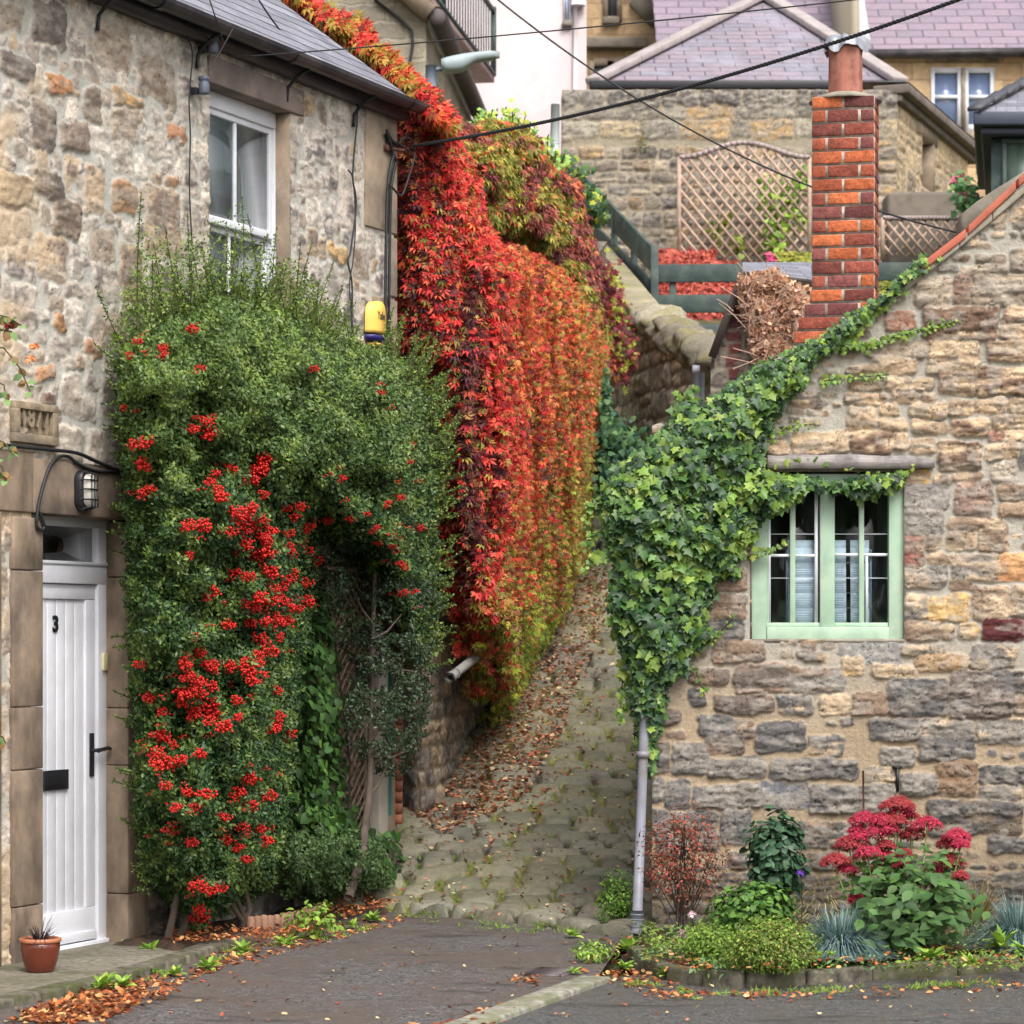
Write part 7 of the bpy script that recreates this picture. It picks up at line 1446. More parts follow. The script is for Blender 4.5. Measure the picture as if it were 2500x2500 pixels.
# ---------------- dried climber on the shed
dc = thing('dried_climber', 'mass of dead brown creeper leaves and twigs left of the brick chimney', 'dead creeper', P(1870, 900, 20.3))
DP = [(1812, 680), (1850, 672), (1900, 668), (1925, 695), (1965, 712), (1972, 760), (1955, 800), (1945, 850), (1900, 890), (1860, 910), (1840, 850), (1830, 780), (1812, 740)]
u, v, e, d, pos, t, nn, g = sample(SF, DP, 9000, .1, .2, 14, 24, 601, thick=.07, rough=7, fill=.2); n = len(u)
gm = LM(); gm.add(pos, norm(nn + g.normal(0, .9, (n, 3))), norm(g.normal(0, 1, (n, 3))), g.uniform(.03, .065, n), colmix(g, n, [S(206, 166, 134), S(184, 140, 110), S(220, 190, 164), S(160, 120, 96), S(196, 152, 122)]) * 1.1, T_CURL); gm.build('foliage', M['dryleaf'], dc)
core('dark_backing', SF, DP, .1, .2, 14, 24, 601, S(140, 106, 84), dc, off=.08, step=7, erode=3, mat=M['dryleaf'])
mb = MB()
for i in range(260):
    a, b = DP[g.integers(0, len(DP))]; uu = 1885 + (a - 1885) * g.random() ** .5 * 1.0; vv = 790 + (b - 790) * g.random() ** .5; s, z = SF.uv(uu, vv, .3); c = SF.pt(s, z, .32 + g.normal(0, .04)); dr = g.normal(0, 1, 3) * [.05, .03, .06]; mb.tube([c - dr, c + g.normal(0, .01, 3), c + dr], .0022, 3, cap=False)
for (a, b, c_, d_) in ((1760, 700, 1830, 750), (1755, 740, 1820, 800), (1750, 730, 1790, 760), (1760, 870, 1850, 890), (1800, 640, 1830, 690), (1790, 850, 1850, 870), (1870, 640, 1880, 690), (1790, 900, 1860, 870)): mb.tube([P(a, b, 20.2), P((a + c_) / 2 + 5, (b + d_) / 2, 20.15), P(c_, d_, 20.2)], .004, 4)
mb.build('twigs', m_plain('dead_twigs', S(190, 160, 140), .9, .15, 20, 0), dc)
# ================================================================== SMALL PLANTS
def rosette(u, v, r_px, label, name='weed', pal=None, k=14, up=.6, z0=None, tm=None, group='weeds along the kerbs', cat='weed', wid=1.0, mat='leaf'):
    tm = tm or T_N; k = int(k * 1.6)
    c = gpt(u, v) if z0 is None else gpt(u, v, z0); r = r_px * c[1] / F; g = np.random.default_rng(int(u * 7 + v)); a = g.random(k) * 2 * np.pi; el = g.uniform(.1, up * 1.3, k)
    d = np.stack([np.cos(a) * np.cos(el), np.sin(a) * np.cos(el), np.sin(el)], -1); pos = c + d * r * .1 * g.random((k, 1)) * 3 + [0, 0, .01]; nr = norm(np.stack([-np.cos(a) * np.sin(el), -np.sin(a) * np.sin(el), np.cos(el)], -1) + g.normal(0, .2, (k, 3)))
    gm = LM(); gm.add(pos, nr, d, r * g.uniform(.35, 1.0, k), colmix(g, k, pal or [S(128, 164, 60), S(108, 146, 54), S(150, 180, 80)]), tm); o = gm.build(name, M[mat]); tag(o, label, cat, group); return o
def tuft(u, v, r_px, h_px, n, label, name, cat, pal, z0=.0, width=.012, spread=1.0, curve=.5, group=None, cc=None):
    c = gpt(u, v, z0) if cc is None else cc; k = c[1] / F; g = np.random.default_rng(int(u + v * 3)); gm = LM(); a = g.random(n) * 2 * np.pi; rr = np.sqrt(g.random(n)) * r_px * k * .35
    base = c + np.stack([np.cos(a) * rr, np.sin(a) * rr, 0 * a], -1); el = g.beta(2, 2, n) * 1.35 + .1; L = h_px * k * g.uniform(.6, 1.1, n); el = np.clip(el, .12, 1.5)
    d = np.stack([np.cos(a) * np.cos(el) * spread, np.sin(a) * np.cos(el) * spread, np.sin(el)], -1); V = []; Fc = []; C = []; col = colmix(g, n, pal)
    side = np.stack([-np.sin(a), np.cos(a), 0 * a], -1); m = 0; ts = (0, .35, .7, 1.0)
    rows = []
    for i, t in enumerate(ts):
        p = base + d * (L * t)[:, None]; p[:, 2] -= (L * curve * t ** 2.2 * np.cos(el)); w_ = width * (1 - t) ** .6 * .5 + .0004; rows += [p - side * w_, p + side * w_]
    W = np.stack(rows, 1).reshape(-1, 3); W[:, 2] = np.maximum(W[:, 2], z0 + .005); f = np.array([(0, 1, 3, 2), (2, 3, 5, 4), (4, 5, 7, 6)]); Fc = (f[None] + (np.arange(n) * 8)[:, None, None]).reshape(-1, 4)
    o = addmesh(name, W, Fc, M['leaf'], None, np.repeat(col, 8, 0)); tag(o, label, cat, group); return o
def bush(name, label, cat, u, v, w_px, h_px, n, lsz, pal, tm=T_S, z0=.1, lift=.0, dy=.6, mat='leaf', stems=8, shape=1.0, hollow=.35, group=None, tipd=None, stemcol='dktwig', clump=.0, ycl=0):
    c = gpt(u, v, z0) + np.array([0, ycl, 0]); k = c[1] / F; t_ = thing(name, label, cat, c, group); g = np.random.default_rng(int(u * 3 + v)); a = norm(g.normal(0, 1, (n * 2, 3))); r = g.uniform(hollow, 1, (n * 2, 1)) ** .6
    R3 = np.array([w_px * k / 2, w_px * k / 2 * dy, h_px * k / 2]); q = a * r; lump = .75 + .5 * fbm(a[:, 0] * 2.2 + 5, a[:, 2] * 2.2 + a[:, 1], int(u), 3); q = q * lump[:, None]
    if clump: kk = fbm(q[:, 0] * 5 + 9, q[:, 2] * 5 + q[:, 1] * 4, int(v), 2) > clump; q, a = q[kk][:n], a[kk][:n]
    else: q, a = q[:n], a[:n]
    pos = c + q * R3 + [0, 0, R3[2] * (1 + lift)]; m = len(pos); pos[:, 2] = np.maximum(pos[:, 2], z0 + .01)
    gm = LM(); gm.add(pos, norm(a * .8 + UP * .6 + g.normal(0, .4, (m, 3))), norm((tipd if tipd is not None else a) + g.normal(0, .6, (m, 3))), lsz * g.uniform(.6, 1.25, m), colmix(g, m, pal), tm); gm.build('foliage', M[mat], t_)
    if stems:
        mb = MB()
        for i in range(stems):
            e_ = pos[g.integers(0, m)]; b = c + [g.normal(0, .02), g.normal(0, .02), -.02]; mb.tube([b, (b + e_) / 2 + g.normal(0, .015, 3), e_], [.006, .004, .002], 5)
        mb.build('stems', M[stemcol], t_)
    return t_
LG = [S(138, 172, 66), S(116, 152, 58), S(160, 186, 84)]
W_ = [(304, 2316, 26, 'flat pale weed at the foot of the door jamb'), (366, 2328, 34, 'spiky light green weed on the pavement slab right of the door'), (232, 2334, 14, 'tiny weed beside the white door sill'), (594, 2330, 36, 'broad leaved green weed on the soil left of the log edging'), (250, 2420, 46, 'low bright weed among brown leaves on the pavement kerb'), (300, 2412, 34, 'second low bright weed among brown leaves on the pavement kerb'),
      (427, 2384, 30, 'small pale weed at the kerb below the berry bush'), (507, 2368, 38, 'bushy green weed at the kerb under the berry bush'), (380, 2380, 22, 'little weed on the kerb between two bigger ones'), (698, 2308, 34, 'fresh green weed at the left of the big weed clump'), (908, 2252, 34, 'jagged leaved weed at the edge of the asphalt below the leaning trunk'), (860, 2268, 24, 'flat trailing weed left of the jagged leaved weed'),
      (1399, 2290, 28, 'yellow green weed on the last row of setts'), (1627, 2388, 38, 'bright broad leaved weed in front of the bed kerb corner'), (1526, 2368, 30, 'small leafy weed by the end of the kerb strip'), (1533, 2325, 36, 'grey green weed below the drain pipe shoe'), (1398, 2380, 24, 'tiny weed left of the kerb strip end'),
      (2271, 2345, 42, 'bright green weed hanging over the bed kerb under the sedum'), (2441, 2315, 55, 'lime green leafy weed at the right edge of the bed'), (2369, 2358, 30, 'small lime weed on the kerb at right'), (2082, 2325, 30, 'round leaved weed between blue grass and sedum'), (1995, 2340, 26, 'small round leaved weed left of the blue grass'), (2030, 2338, 22, 'tiny weed in front of the left blue grass'), (1905, 2375, 36, 'weed trailing down the kerb below the lime mound'), (2500, 2330, 40, 'lime weed cut by the right edge of the picture')]
for u, v, r_, lab in W_: rosette(u, v, r_, lab, pal=LG, k=16 if r_ < 30 else 26, z0=.12 if v < 2360 and u > 1540 else None, up=.8)
for i, (u, v, w_, h, lab) in enumerate(((763, 2292, 150, 90, 'large lime green weed clump in front of the log edging'), (2053, 2380, 120, 60, 'spreading green weed on the kerb face below the blue grass'), (1450, 2350, 130, 56, 'low yellow green weed along the kerb strip end'), (1100, 2175, 80, 110, 'wispy green weed growing between the setts'))):
    bush('weed_clump', lab, 'weed', u, v, w_, h, 260, .05 if i == 0 else .032, LG + [S(96, 128, 50)], T_N, z0=0.0, hollow=.1, stems=0, group='weeds along the kerbs')
bush('weed_clump', 'fern like green clump against the foot of the drain pipe', 'weed', 1508, 2268, 110, 150, 1500, .026, [S(104, 142, 56), S(126, 162, 64), S(84, 120, 50)], T_S, z0=.0, hollow=.1, stems=5)
bush('weed_clump', 'feathery green weed at the foot of the alley wall', 'weed', 1105, 1955, 90, 90, 420, .035, [S(110, 140, 56), S(136, 160, 70)], T_BL, z0=.35, hollow=.1, stems=3, ycl=0)
for i, (u, v, z0, r_, lab) in enumerate(((1030, 2042, .25, 52, 'big round leaved weed beside the pale stone block'), (995, 2030, .25, 44, 'reddish green leafy weed behind the pale stone block'), (1215, 1900, .62, 60, 'green dandelion like weed on the leaf covered path edge'), (1250, 1870, .68, 50, 'second green weed higher up the leaf covered path edge'), (948, 2185, .03, 52, 'strap leaved green weed between trunk and setts'), (1100, 1968, .42, 44, 'grassy weed where the alley wall meets the leaves'), (1165, 1930, .55, 30, 'small weed on the carpet of leaves'), (1290, 1790, .85, 34, 'weed by the wall foot further up the alley'), (1262, 1520, 2.0, 26, 'small weed far up the path'))):
    rosette(u, v, r_, lab, pal=[S(104, 146, 62), S(128, 160, 70), S(92, 128, 56)], k=18, z0=z0, up=.9)
# ferns and dark plants in the alley gap
bush('alley_fern', 'dark green ferny plants at the far foot of the garden wall', 'fern', 1505, 1400, 150, 230, 2200, .06, [S(70, 104, 66), S(92, 132, 80), S(56, 84, 60)], T_L, z0=2.6, hollow=.1, stems=0)
# potted black grass
g = np.random.default_rng(3)
tuft(90, 2368, 30, 95, 110, 'dark purple black grass growing in the brown pot', 'potted_grass', 'grass plant', [S(58, 48, 58), S(76, 64, 70), S(44, 38, 44)], z0=.17, width=.006, curve=.7, cc=pc + [0, 0, .15])
# blue fescues
FP = [S(110, 140, 140), S(88, 118, 122), S(134, 158, 150), S(70, 98, 100), S(150, 170, 160)]
tuft(2050, 2330, 80, 160, 3000, 'mound of blue green grass left of the red sedum', 'blue_grass', 'ornamental grass', FP, z0=.1, width=.006, curve=.95, group='blue grass mounds in the bed')
tuft(2490, 2310, 80, 175, 3000, 'mound of blue green grass at the right edge of the bed', 'blue_grass', 'ornamental grass', FP, z0=.1, width=.006, curve=.95, group='blue grass mounds in the bed')
tuft(2010, 2230, 90, 260, 420, 'straw yellow wispy grass behind the ivy bush', 'dry_grass', 'grass plant', [S(186, 180, 110), S(160, 168, 96), S(200, 190, 130)], z0=.1, width=.006, curve=.6)
tuft(2385, 2250, 50, 150, 160, 'brownish dying stems between sedum and right blue grass', 'withered_plant', 'plant', [S(120, 104, 60), S(94, 80, 50), S(140, 130, 60)], z0=.1, width=.01, curve=.4)
# groundcover mounds
bush('green_groundcover', 'lime green small leaved mound spilling over the bed kerb', 'ground cover plant', 1880, 2372, 240, 150, 5200, .022, [S(122, 150, 58), S(104, 134, 50), S(144, 166, 74), S(132, 118, 66), S(90, 116, 48)], T_S, z0=.08, hollow=.2, dy=.7, stems=0, lift=-.15)
bush('green_groundcover', 'smaller green mound between pink flower and lime mound', 'ground cover plant', 1745, 2350, 170, 110, 2400, .022, [S(110, 142, 56), S(134, 160, 64), S(96, 124, 52)], T_S, z0=.08, hollow=.2, dy=.7, stems=0, lift=-.2)
bush('green_groundcover', 'leafy green growth at the foot of the ivy bush', 'ground cover plant', 1840, 2290, 230, 150, 1500, .045, [S(84, 122, 52), S(104, 142, 62), S(70, 104, 50)], T_L, z0=.1, hollow=.2, dy=.6, stems=0, lift=-.1)
bush('green_groundcover', 'green stems and leaves behind the left blue grass', 'ground cover plant', 2030, 2220, 150, 170, 1700, .024, [S(126, 150, 62), S(100, 130, 54)], T_S, z0=.1, hollow=.2, stems=0)
# ivy bush
ib = bush('ivy_bush', 'upright dark green ivy bush on bare stems in the bed', 'shrub', 1895, 2270, 150, 240, 900, .052, [S(66, 98, 70), S(52, 82, 62), S(84, 116, 84), S(60, 90, 62)], T_HEART, z0=.1, lift=.55, mat='glossleaf', stems=12, tipd=-UP, hollow=.3)
# red acer
bush('red_maple_shrub', 'small feathery maple with red and bronze leaves beside the drain pipe', 'shrub', 1665, 2270, 230, 270, 3200, .024, [S(150, 74, 62), S(120, 70, 58), S(96, 84, 58), S(176, 84, 66), S(130, 96, 74)], T_S, z0=.1, lift=.35, stems=26, clump=.45, hollow=.2)
# loose low growth over the bed soil
g = np.random.default_rng(44); n = 420; uu = g.uniform(1570, 2520, n); vv = np.where(uu < 1700, g.uniform(2285, 2350, n), g.uniform(2270, 2375, n)); kk = g.random(n) < np.where((uu > 1990) & (uu < 2400), .45, 1.0); uu, vv = uu[kk], vv[kk]; gm = LM()
for a_, b_ in zip(uu, vv):
    c = gpt(a_, b_, .07); h_ = g.uniform(.03, .1); k = g.integers(14, 34); q = g.normal(0, 1, (k, 3)) * [.035, .03, 0] * (1 + h_ * 8); q[:, 2] = g.random(k) * h_; pal = [[S(112, 142, 56), S(134, 160, 66)], [S(84, 114, 50), S(100, 128, 58)], [S(140, 150, 70), S(120, 110, 60)], [S(96, 128, 80), S(112, 142, 96)]][g.integers(0, 4)]
    gm.add(c + q, norm(g.normal(0, .5, (k, 3)) + UP), norm(g.normal(0, 1, (k, 3)) + UP * .3), g.uniform(.016, .042) * g.uniform(.7, 1.2, k), colmix(g, k, pal), T_N)
o = gm.build('low_growth', M['leaf']); tag(o, kind='stuff')
# pink flowers
def flowerhead(t_, c, r, n, pal, g, name='flower_head', ps=.012):
    gm = LM(); a = norm(g.normal(0, 1, (n, 3))); a[:, 2] = np.abs(a[:, 2]); a[:, 1] *= 1; gm.add(c + a * r, a, norm(np.cross(a, UP) + g.normal(0, .5, (n, 3))), ps * g.uniform(.7, 1.3, n), colmix(g, n, pal), T_S); return gm.build(name, M['petal'], t_)
g = np.random.default_rng(9)
for (u, v, r_, sp, pal, lab) in ((1668, 2288, .04, 70, [S(226, 140, 196), S(240, 170, 214), S(206, 110, 176)], 'pink flower head standing near the bed corner'), (1690, 2236, .022, 90, [S(226, 200, 204), S(200, 160, 170)], 'pale pink flower above the bright pink one'), (1768, 2186, .022, 130, [S(226, 200, 204), S(200, 160, 170)], 'tall pale pink flower left of the ivy bush'), (1955, 2135, .02, 140, [S(120, 70, 180), S(90, 50, 150)], 'single purple flower right of the ivy bush'), (2080, 2028, .014, 190, [S(120, 90, 190), S(90, 60, 160)], 'small purple flower at the left top of the sedum')):
    Yf = 15.3; t_ = thing('flower', lab, 'flower', P(u, v + sp, Yf), 'single flowers in the right bed'); c = P(u, v, Yf); flowerhead(t_, c, r_, 70, pal, g, 'petals', .02)
    mb = MB(); mb.tube([c, P(u + 4, v + sp / 2, Yf), P(u, v + sp, Yf)], .003, 4); mb.build('stem', M['twig'], t_)
# sedum
sd = thing('red_sedum', 'large sedum with flat crimson flower heads in the bed', 'sedum', gpt(2200, 2300, .1))
SH = [(2190, 1975, 34), (2200, 1992, 26), (2225, 1995, 12), (2110, 2010, 30), (2155, 2012, 26), (2185, 2015, 28), (2093, 2032, 16), (2140, 2042, 30), (2262, 2022, 30), (2228, 2044, 24), (2334, 2048, 26), (2310, 2064, 16), (2345, 2066, 16), (2074, 2070, 30), (2040, 2110, 28), (2068, 2128, 20), (2120, 2092, 28), (2162, 2070, 18), (2163, 2092, 14), (2208, 2088, 13), (2145, 2127, 17), (2198, 2116, 18), (2315, 2115, 34), (2278, 2128, 18), (2345, 2142, 14), (2260, 2158, 16), (2304, 2164, 16), (2092, 2200, 16), (2170, 2030, 20), (2095, 2050, 18)]
T_W = (T_L[0] * [.82, 1, 1], T_L[1]); gs = np.random.default_rng(4); st_ = MB(); lf = LM(); ph_ = [S(184, 48, 78), S(160, 42, 66), S(200, 66, 92), S(140, 48, 58)]; ph2 = [S(156, 54, 60), S(170, 62, 68), S(136, 56, 54)]
for i, (u, v, r_) in enumerate(SH):
    Yf = 14.75 + (v - 2200) * -.0012 + gs.normal(0, .08); k = Yf / F; c = P(u, v, Yf); rw = r_ * k
    V0, f0 = berrymesh(i + 50, 10); mbh = MB(); n_ = int(60 + r_ * 6)
    an = gs.random(n_) * 2 * np.pi; rr = np.sqrt(gs.random(n_)); q = np.stack([np.cos(an) * rr, np.sin(an) * rr, (1 - rr ** 2) * .62 + (an * 0 - np.sin(an) * rr * .22) + gs.normal(0, .05, n_)], -1) * rw * 1.35
    pal = ph_ if gs.random() < .6 else ph2
    gm = LM(); rep = 5; qq = np.repeat(q, rep, 0) + gs.normal(0, .006, (n_ * rep, 3)); nn_ = norm(qq * [1, 1, 2] + [0, -.02, .02] + gs.normal(0, .02, qq.shape))
    gm.add(c + qq, nn_, norm(gs.normal(0, 1, qq.shape)), .015 * gs.uniform(.7, 1.3, len(qq)), colmix(gs, len(qq), pal), T_S); gm.build('flower_head', M['petal'], sd)
    b = gpt(2200 + (u - 2200) * .35, 2305, .1); mid = c * .5 + b * .5 + np.array([(u - 2200) * k * .18, 0, .0]); Q = np.array([b, mid, c - [0, 0, .01]]); tt = np.linspace(0, 1, 8)[:, None]; Q = (1 - tt) ** 2 * Q[0] + 2 * tt * (1 - tt) * mid + tt ** 2 * Q[2]; st_.tube(Q, np.linspace(.007, .004, 8), 5)
    for j in range(26):
        t0 = gs.uniform(.05, .97); p = Q[int(t0 * 7)]; a = gs.random() * 2 * np.pi; L = (.085 if t0 < .5 else .05) * gs.uniform(.7, 1.2); dr = np.array([math.cos(a), math.sin(a) * .8 - .15, .1 - .5 * (t0 < .35)])
        lf.add(p[None], norm(np.array([[math.cos(a) * -.2, -.5, 1.0]])), norm(dr[None]), np.array([L]), colmix(gs, 1, [S(80, 112, 58), S(66, 96, 50), S(96, 126, 68)]), T_W)
for (px, py_, kk) in ((2160, 2300, 70), (2260, 2290, 70), (2200, 2310, 70), (2320, 2250, 50), (2170, 2230, 60), (2290, 2200, 50)):
    for j in range(kk):
        a = gs.random() * 2 * np.pi; p = P(px + gs.normal(0, 40), py_ - abs(gs.normal(0, 45)), 14.6 + gs.normal(0, .15)); p[2] = max(p[2], .12); lf.add(p[None], norm(np.array([[0, -.6, 1.0]]) + gs.normal(0, .2, (1, 3))), norm(np.array([[math.cos(a), -.3, -.35 + .3 * math.sin(a)]])), np.array([.1 * gs.uniform(.6, 1.1)]), colmix(gs, 1, [S(80, 112, 58), S(66, 96, 50), S(58, 84, 46)]), T_W)
for (w0, w1, v0_, v1_, nn0) in ((2070, 2330, 2130, 2260, 240), (2120, 2300, 2080, 2150, 110)):
    for j in range(nn0):
        a = gs.random() * 2 * np.pi; p = P(gs.uniform(w0, w1), gs.uniform(v0_, v1_), 14.85 + gs.normal(0, .12)); lf.add(p[None], norm(np.array([[0, -.6, 1.0]]) + gs.normal(0, .3, (1, 3))), norm(np.array([[math.cos(a), -.3, .1 + .4 * math.sin(a)]])), np.array([.075 * gs.uniform(.6, 1.1)]), colmix(gs, 1, [S(74, 106, 54), S(62, 90, 48), S(88, 118, 62)]), T_W)
st_.build('stems', m_plain('sedum_stem', S(150, 168, 96), .6, .1, 10, 0), sd); lf.build('leaves', M['leaf'], sd)
# rose spray at the left edge
rsn = thing('rose_spray', 'rose branch with orange and red blooms poking in at the left edge', 'rose', P(-20, 900, 13.2)); mb = MB(); gm = LM(); g = np.random.default_rng(6)
for L_ in ([(-40, 760), (20, 775), (60, 800)], [(-40, 840), (10, 850), (50, 900), (75, 960)], [(-30, 800), (30, 810)], [(-40, 1060), (10, 1080), (35, 1110)], [(-40, 1110), (5, 1140), (15, 1170)], [(-40, 920), (10, 940), (15, 980)], [(-20, 1790), (8, 1800), (14, 1815)]):
    q = np.array([P(a, b, 13.1) for a, b in L_]); mb = MB(); mb.tube(q, .004, 5); mb.build('stem', M['twig'], rsn); k = 12 if L_[0][1] < 1700 else 6; i = g.integers(0, len(q) - 1, k); t0 = g.random((k, 1)); pos = q[i] * (1 - t0) + q[i + 1] * t0
    gm.add(pos, norm(g.normal(0, .6, (k, 3)) + [0, -1, .5]), norm(g.normal(0, .7, (k, 3)) - UP * .6), g.uniform(.035, .06, k), colmix(g, k, [S(96, 124, 74), S(120, 150, 90), S(140, 110, 70)]), T_L)
gm.build('leaves', M['leaf'], rsn)
for (a, b, pal) in ((22, 797, [S(140, 44, 40)]), (82, 849, [S(236, 142, 88), S(240, 170, 120)]), (73, 880, [S(236, 160, 110), S(240, 180, 130)])): flowerhead(rsn, P(a, b, 13.1), .017, 60, pal, g, 'bloom', .022)
# rose behind trellis, pink rose by the low wall, red groundcover
bush('garden_rose', 'light green shrub climbing behind the right half of the large trellis', 'rose', 1905, 1700, 10, 10, 10, .01, LG, z0=0) if False else None
def farplant(name, label, cat, spots, Y, sz, pal, tm, mat='leaf', stems=True, dyn=.2):
    t_ = thing(name, label, cat, P(spots[0][0], spots[0][1] + spots[0][3], Y)); g = np.random.default_rng(len(label)); gm = LM(); mb = MB()
    for (u, v, ru, rv, n) in spots:
        uu = u + g.normal(0, ru * .5, n); vv = v + g.normal(0, rv * .5, n); Yv = Y + g.normal(0, dyn, n); p = np.stack([(uu - UC) / F * Yv, Yv, H + (VH - vv) / F * Yv], -1)
        gm.add(p, norm(g.normal(0, .6, (n, 3)) + [0, -1, .5]), norm(g.normal(0, 1, (n, 3))), sz * g.uniform(.6, 1.3, n), colmix(g, n, pal), tm)
        if stems: mb = MB(); mb.tube([P(u, v + rv, Y), P(u + g.normal(0, ru * .3), v - rv * .8, Y)], .008, 4); mb.build('stem', M['twig'], t_)
    gm.build('foliage', M[mat], t_)
    return t_
farplant('garden_rose', 'light green leggy shrub growing behind the right half of the large trellis', 'shrub', [(1895, 560, 30, 50, 150), (1925, 480, 34, 50, 110), (1870, 470, 20, 50, 60), (1955, 440, 16, 30, 40), (1890, 620, 26, 24, 70), (1950, 530, 16, 20, 40)], 35.5, .09, [S(140, 172, 66), S(116, 152, 62), S(166, 186, 84)], T_HEART)
farplant('garden_shrub', 'small yellow green shrubs behind the lower left of the large trellis', 'shrub', [(1750, 570, 16, 40, 50), (1800, 600, 22, 26, 60), (1770, 540, 14, 20, 24)], 35.5, .08, [S(150, 160, 66), S(126, 142, 60)], T_HEART)
pr = farplant('pink_rose', 'pink flowering rose bush between slit window and garden room', 'rose', [(2350, 470, 26, 40, 150), (2372, 500, 24, 26, 80), (2335, 440, 10, 20, 30)], 32.5, .09, [S(104, 156, 96), S(128, 176, 110), S(84, 130, 80)], T_L)
g = np.random.default_rng(2)
for (a, b) in ((2336, 436), (2346, 442), (2352, 478), (2358, 490), (2330, 446)): flowerhead(pr, P(a, b, 32.3), .05, 24, [S(230, 130, 150), S(236, 160, 176)], g, 'bloom', .06)
farplant('pink_flower_pot', 'small dark pot of pink flowers on the green fence beside the chimney', 'flower pot', [(1880, 630, 10, 8, 24)], 30.8, .06, [S(214, 80, 130), S(186, 70, 110)], T_S, 'petal', False)
def carpet(name, label, cat, boxes, Y0, sz, pal):
    g = np.random.default_rng(len(label)); gm = LM()
    for (u0, u1, v0, v1, n, Y) in boxes:
        uu = g.uniform(u0, u1, n); vv = g.uniform(v0, v1, n); Yv = Y + (v1 - vv) * .02 + g.normal(0, .1, n); p = np.stack([(uu - UC) / F * Yv, Yv, H + (VH - vv) / F * Yv], -1)
        gm.add(p, norm(g.normal(0, .5, (n, 3)) + [0, -.6, 1]), norm(g.normal(0, 1, (n, 3))), sz * g.uniform(.6, 1.3, n), colmix(g, n, pal), T_L)
    o = gm.build(name, M['leaf']); tag(o, label, cat, None, 'stuff')
carpet('red_groundcover', 'carpet of brick red groundcover behind the green rail fence', 'ground cover', [(1606, 1800, 640, 780, 9000, 32.3), (1606, 1745, 612, 660, 3000, 34.4), (1620, 1790, 770, 850, 5000, 31.7), (1606, 1700, 620, 650, 1500, 34)], 29, .06, [S(186, 88, 70), S(160, 66, 60), S(200, 112, 90), S(124, 50, 46), S(176, 78, 58)])
carpet('green_groundcover_carpet', 'yellow green low plants behind the fence beside the chimney', 'ground cover', [(1880, 1980, 672, 720, 1800, 31.8), (2140, 2260, 690, 720, 1500, 31.8), (1900, 1980, 618, 645, 800, 33)], 29, .06, [S(140, 144, 52), S(110, 124, 50), S(170, 160, 70)])
farplant('path_ivy', 'dark ivy and ferns covering the lower garden wall in the alley gap', 'ivy', [(1500, 1090, 50, 60, 700), (1545, 1120, 40, 50, 500), (1490, 1160, 50, 50, 500), (1478, 1010, 16, 80, 260), (1470, 1220, 30, 40, 200)], 26.2, .065, [S(70, 104, 64), S(56, 86, 56), S(96, 128, 76), S(60, 96, 80)], T_HEART, stems=False, dyn=.3)
farplant('trailing_creeper', 'burgundy and lime creeper trailing down the wall beyond the red curtain', 'creeper', [(1510, 790, 22, 70, 420), (1490, 700, 18, 60, 260), (1545, 860, 8, 40, 70), (1520, 900, 14, 50, 90)], 28.4, .06, [S(120, 44, 56), S(96, 40, 50), S(150, 60, 60), S(160, 170, 60)], T_CR, stems=False)
farplant('mossy_tuft', 'small green tuft growing high on the back wall', 'plant', [(1568, 345, 12, 22, 30)], 35.9, .1, [S(106, 116, 66), S(130, 104, 70)], T_BL, stems=False, dyn=.03)
# ================================================================== LITTER
def gz(X, Y): return zground(X, Y)
def litter_px(boxes, pal, size, seed, tm=T_CURL):
    g = np.random.default_rng(seed); gm = []
    for (poly, n, zz) in boxes:
        p = np.array(poly, float); lo, hi = p.min(0), p.max(0); u = g.uniform(lo[0], hi[0], n * 3); v = g.uniform(lo[1], hi[1], n * 3); m = inpoly(u, v, p); u, v = u[m][:n], v[m][:n]
        if zz is None:      # on the climbing path: intersect the view ray with the path surface
            Y = np.full(len(u), 17.0)
            ys = np.linspace(15.9, 32, 400)
            for i in range(len(u)):
                X_ = (u[i] - UC) / F * ys; zr = H + (VH - v[i]) / F * ys; zs_ = zground(X_, ys); k = np.argmax(zr < zs_); 
                k2 = np.where(zr < zs_)[0]
                Y[i] = ys[k2[0]] if len(k2) else 31
            X_ = (u - UC) / F * Y; Z = zground(X_, Y) + .07
        else: Y = (H - zz) * F / (v - VH); X_ = (u - UC) / F * Y; Z = 0 * X_ + zz + .004
        gm.append(np.stack([X_, Y, Z], -1))
    pos = np.vstack(gm); n = len(pos); return pos, norm(UP + g.normal(0, .35, (n, 3))), norm(g.normal(0, 1, (n, 3)) * [1, 1, .15]), size * g.uniform(.55, 1.3, n), colmix(g, n, pal)
BRN = [S(184, 110, 66), S(150, 84, 54), S(204, 136, 84), S(124, 70, 48), S(214, 164, 110)]
PKS = [S(192, 132, 98), S(176, 106, 80), S(214, 172, 132), S(160, 84, 66), S(206, 184, 140), S(136, 96, 70), S(124, 84, 60)]
gm = LM()
gm.add(*litter_px([([(30, 2500), (60, 2470), (180, 2430), (330, 2395), (360, 2410), (330, 2440), (300, 2475), (200, 2500)], 1000, .0), ([(30, 2500), (200, 2440), (420, 2400), (430, 2420), (240, 2500)], 330, .03), ([(230, 2408), (330, 2392), (460, 2380), (520, 2350), (560, 2360), (420, 2410)], 160, .0), ([(900, 2520), (1100, 2500), (1200, 2455), (1260, 2460), (1180, 2520)], 190, .0)], BRN + [S(104, 62, 44), S(128, 84, 60)], .042, 1), T_CURL)
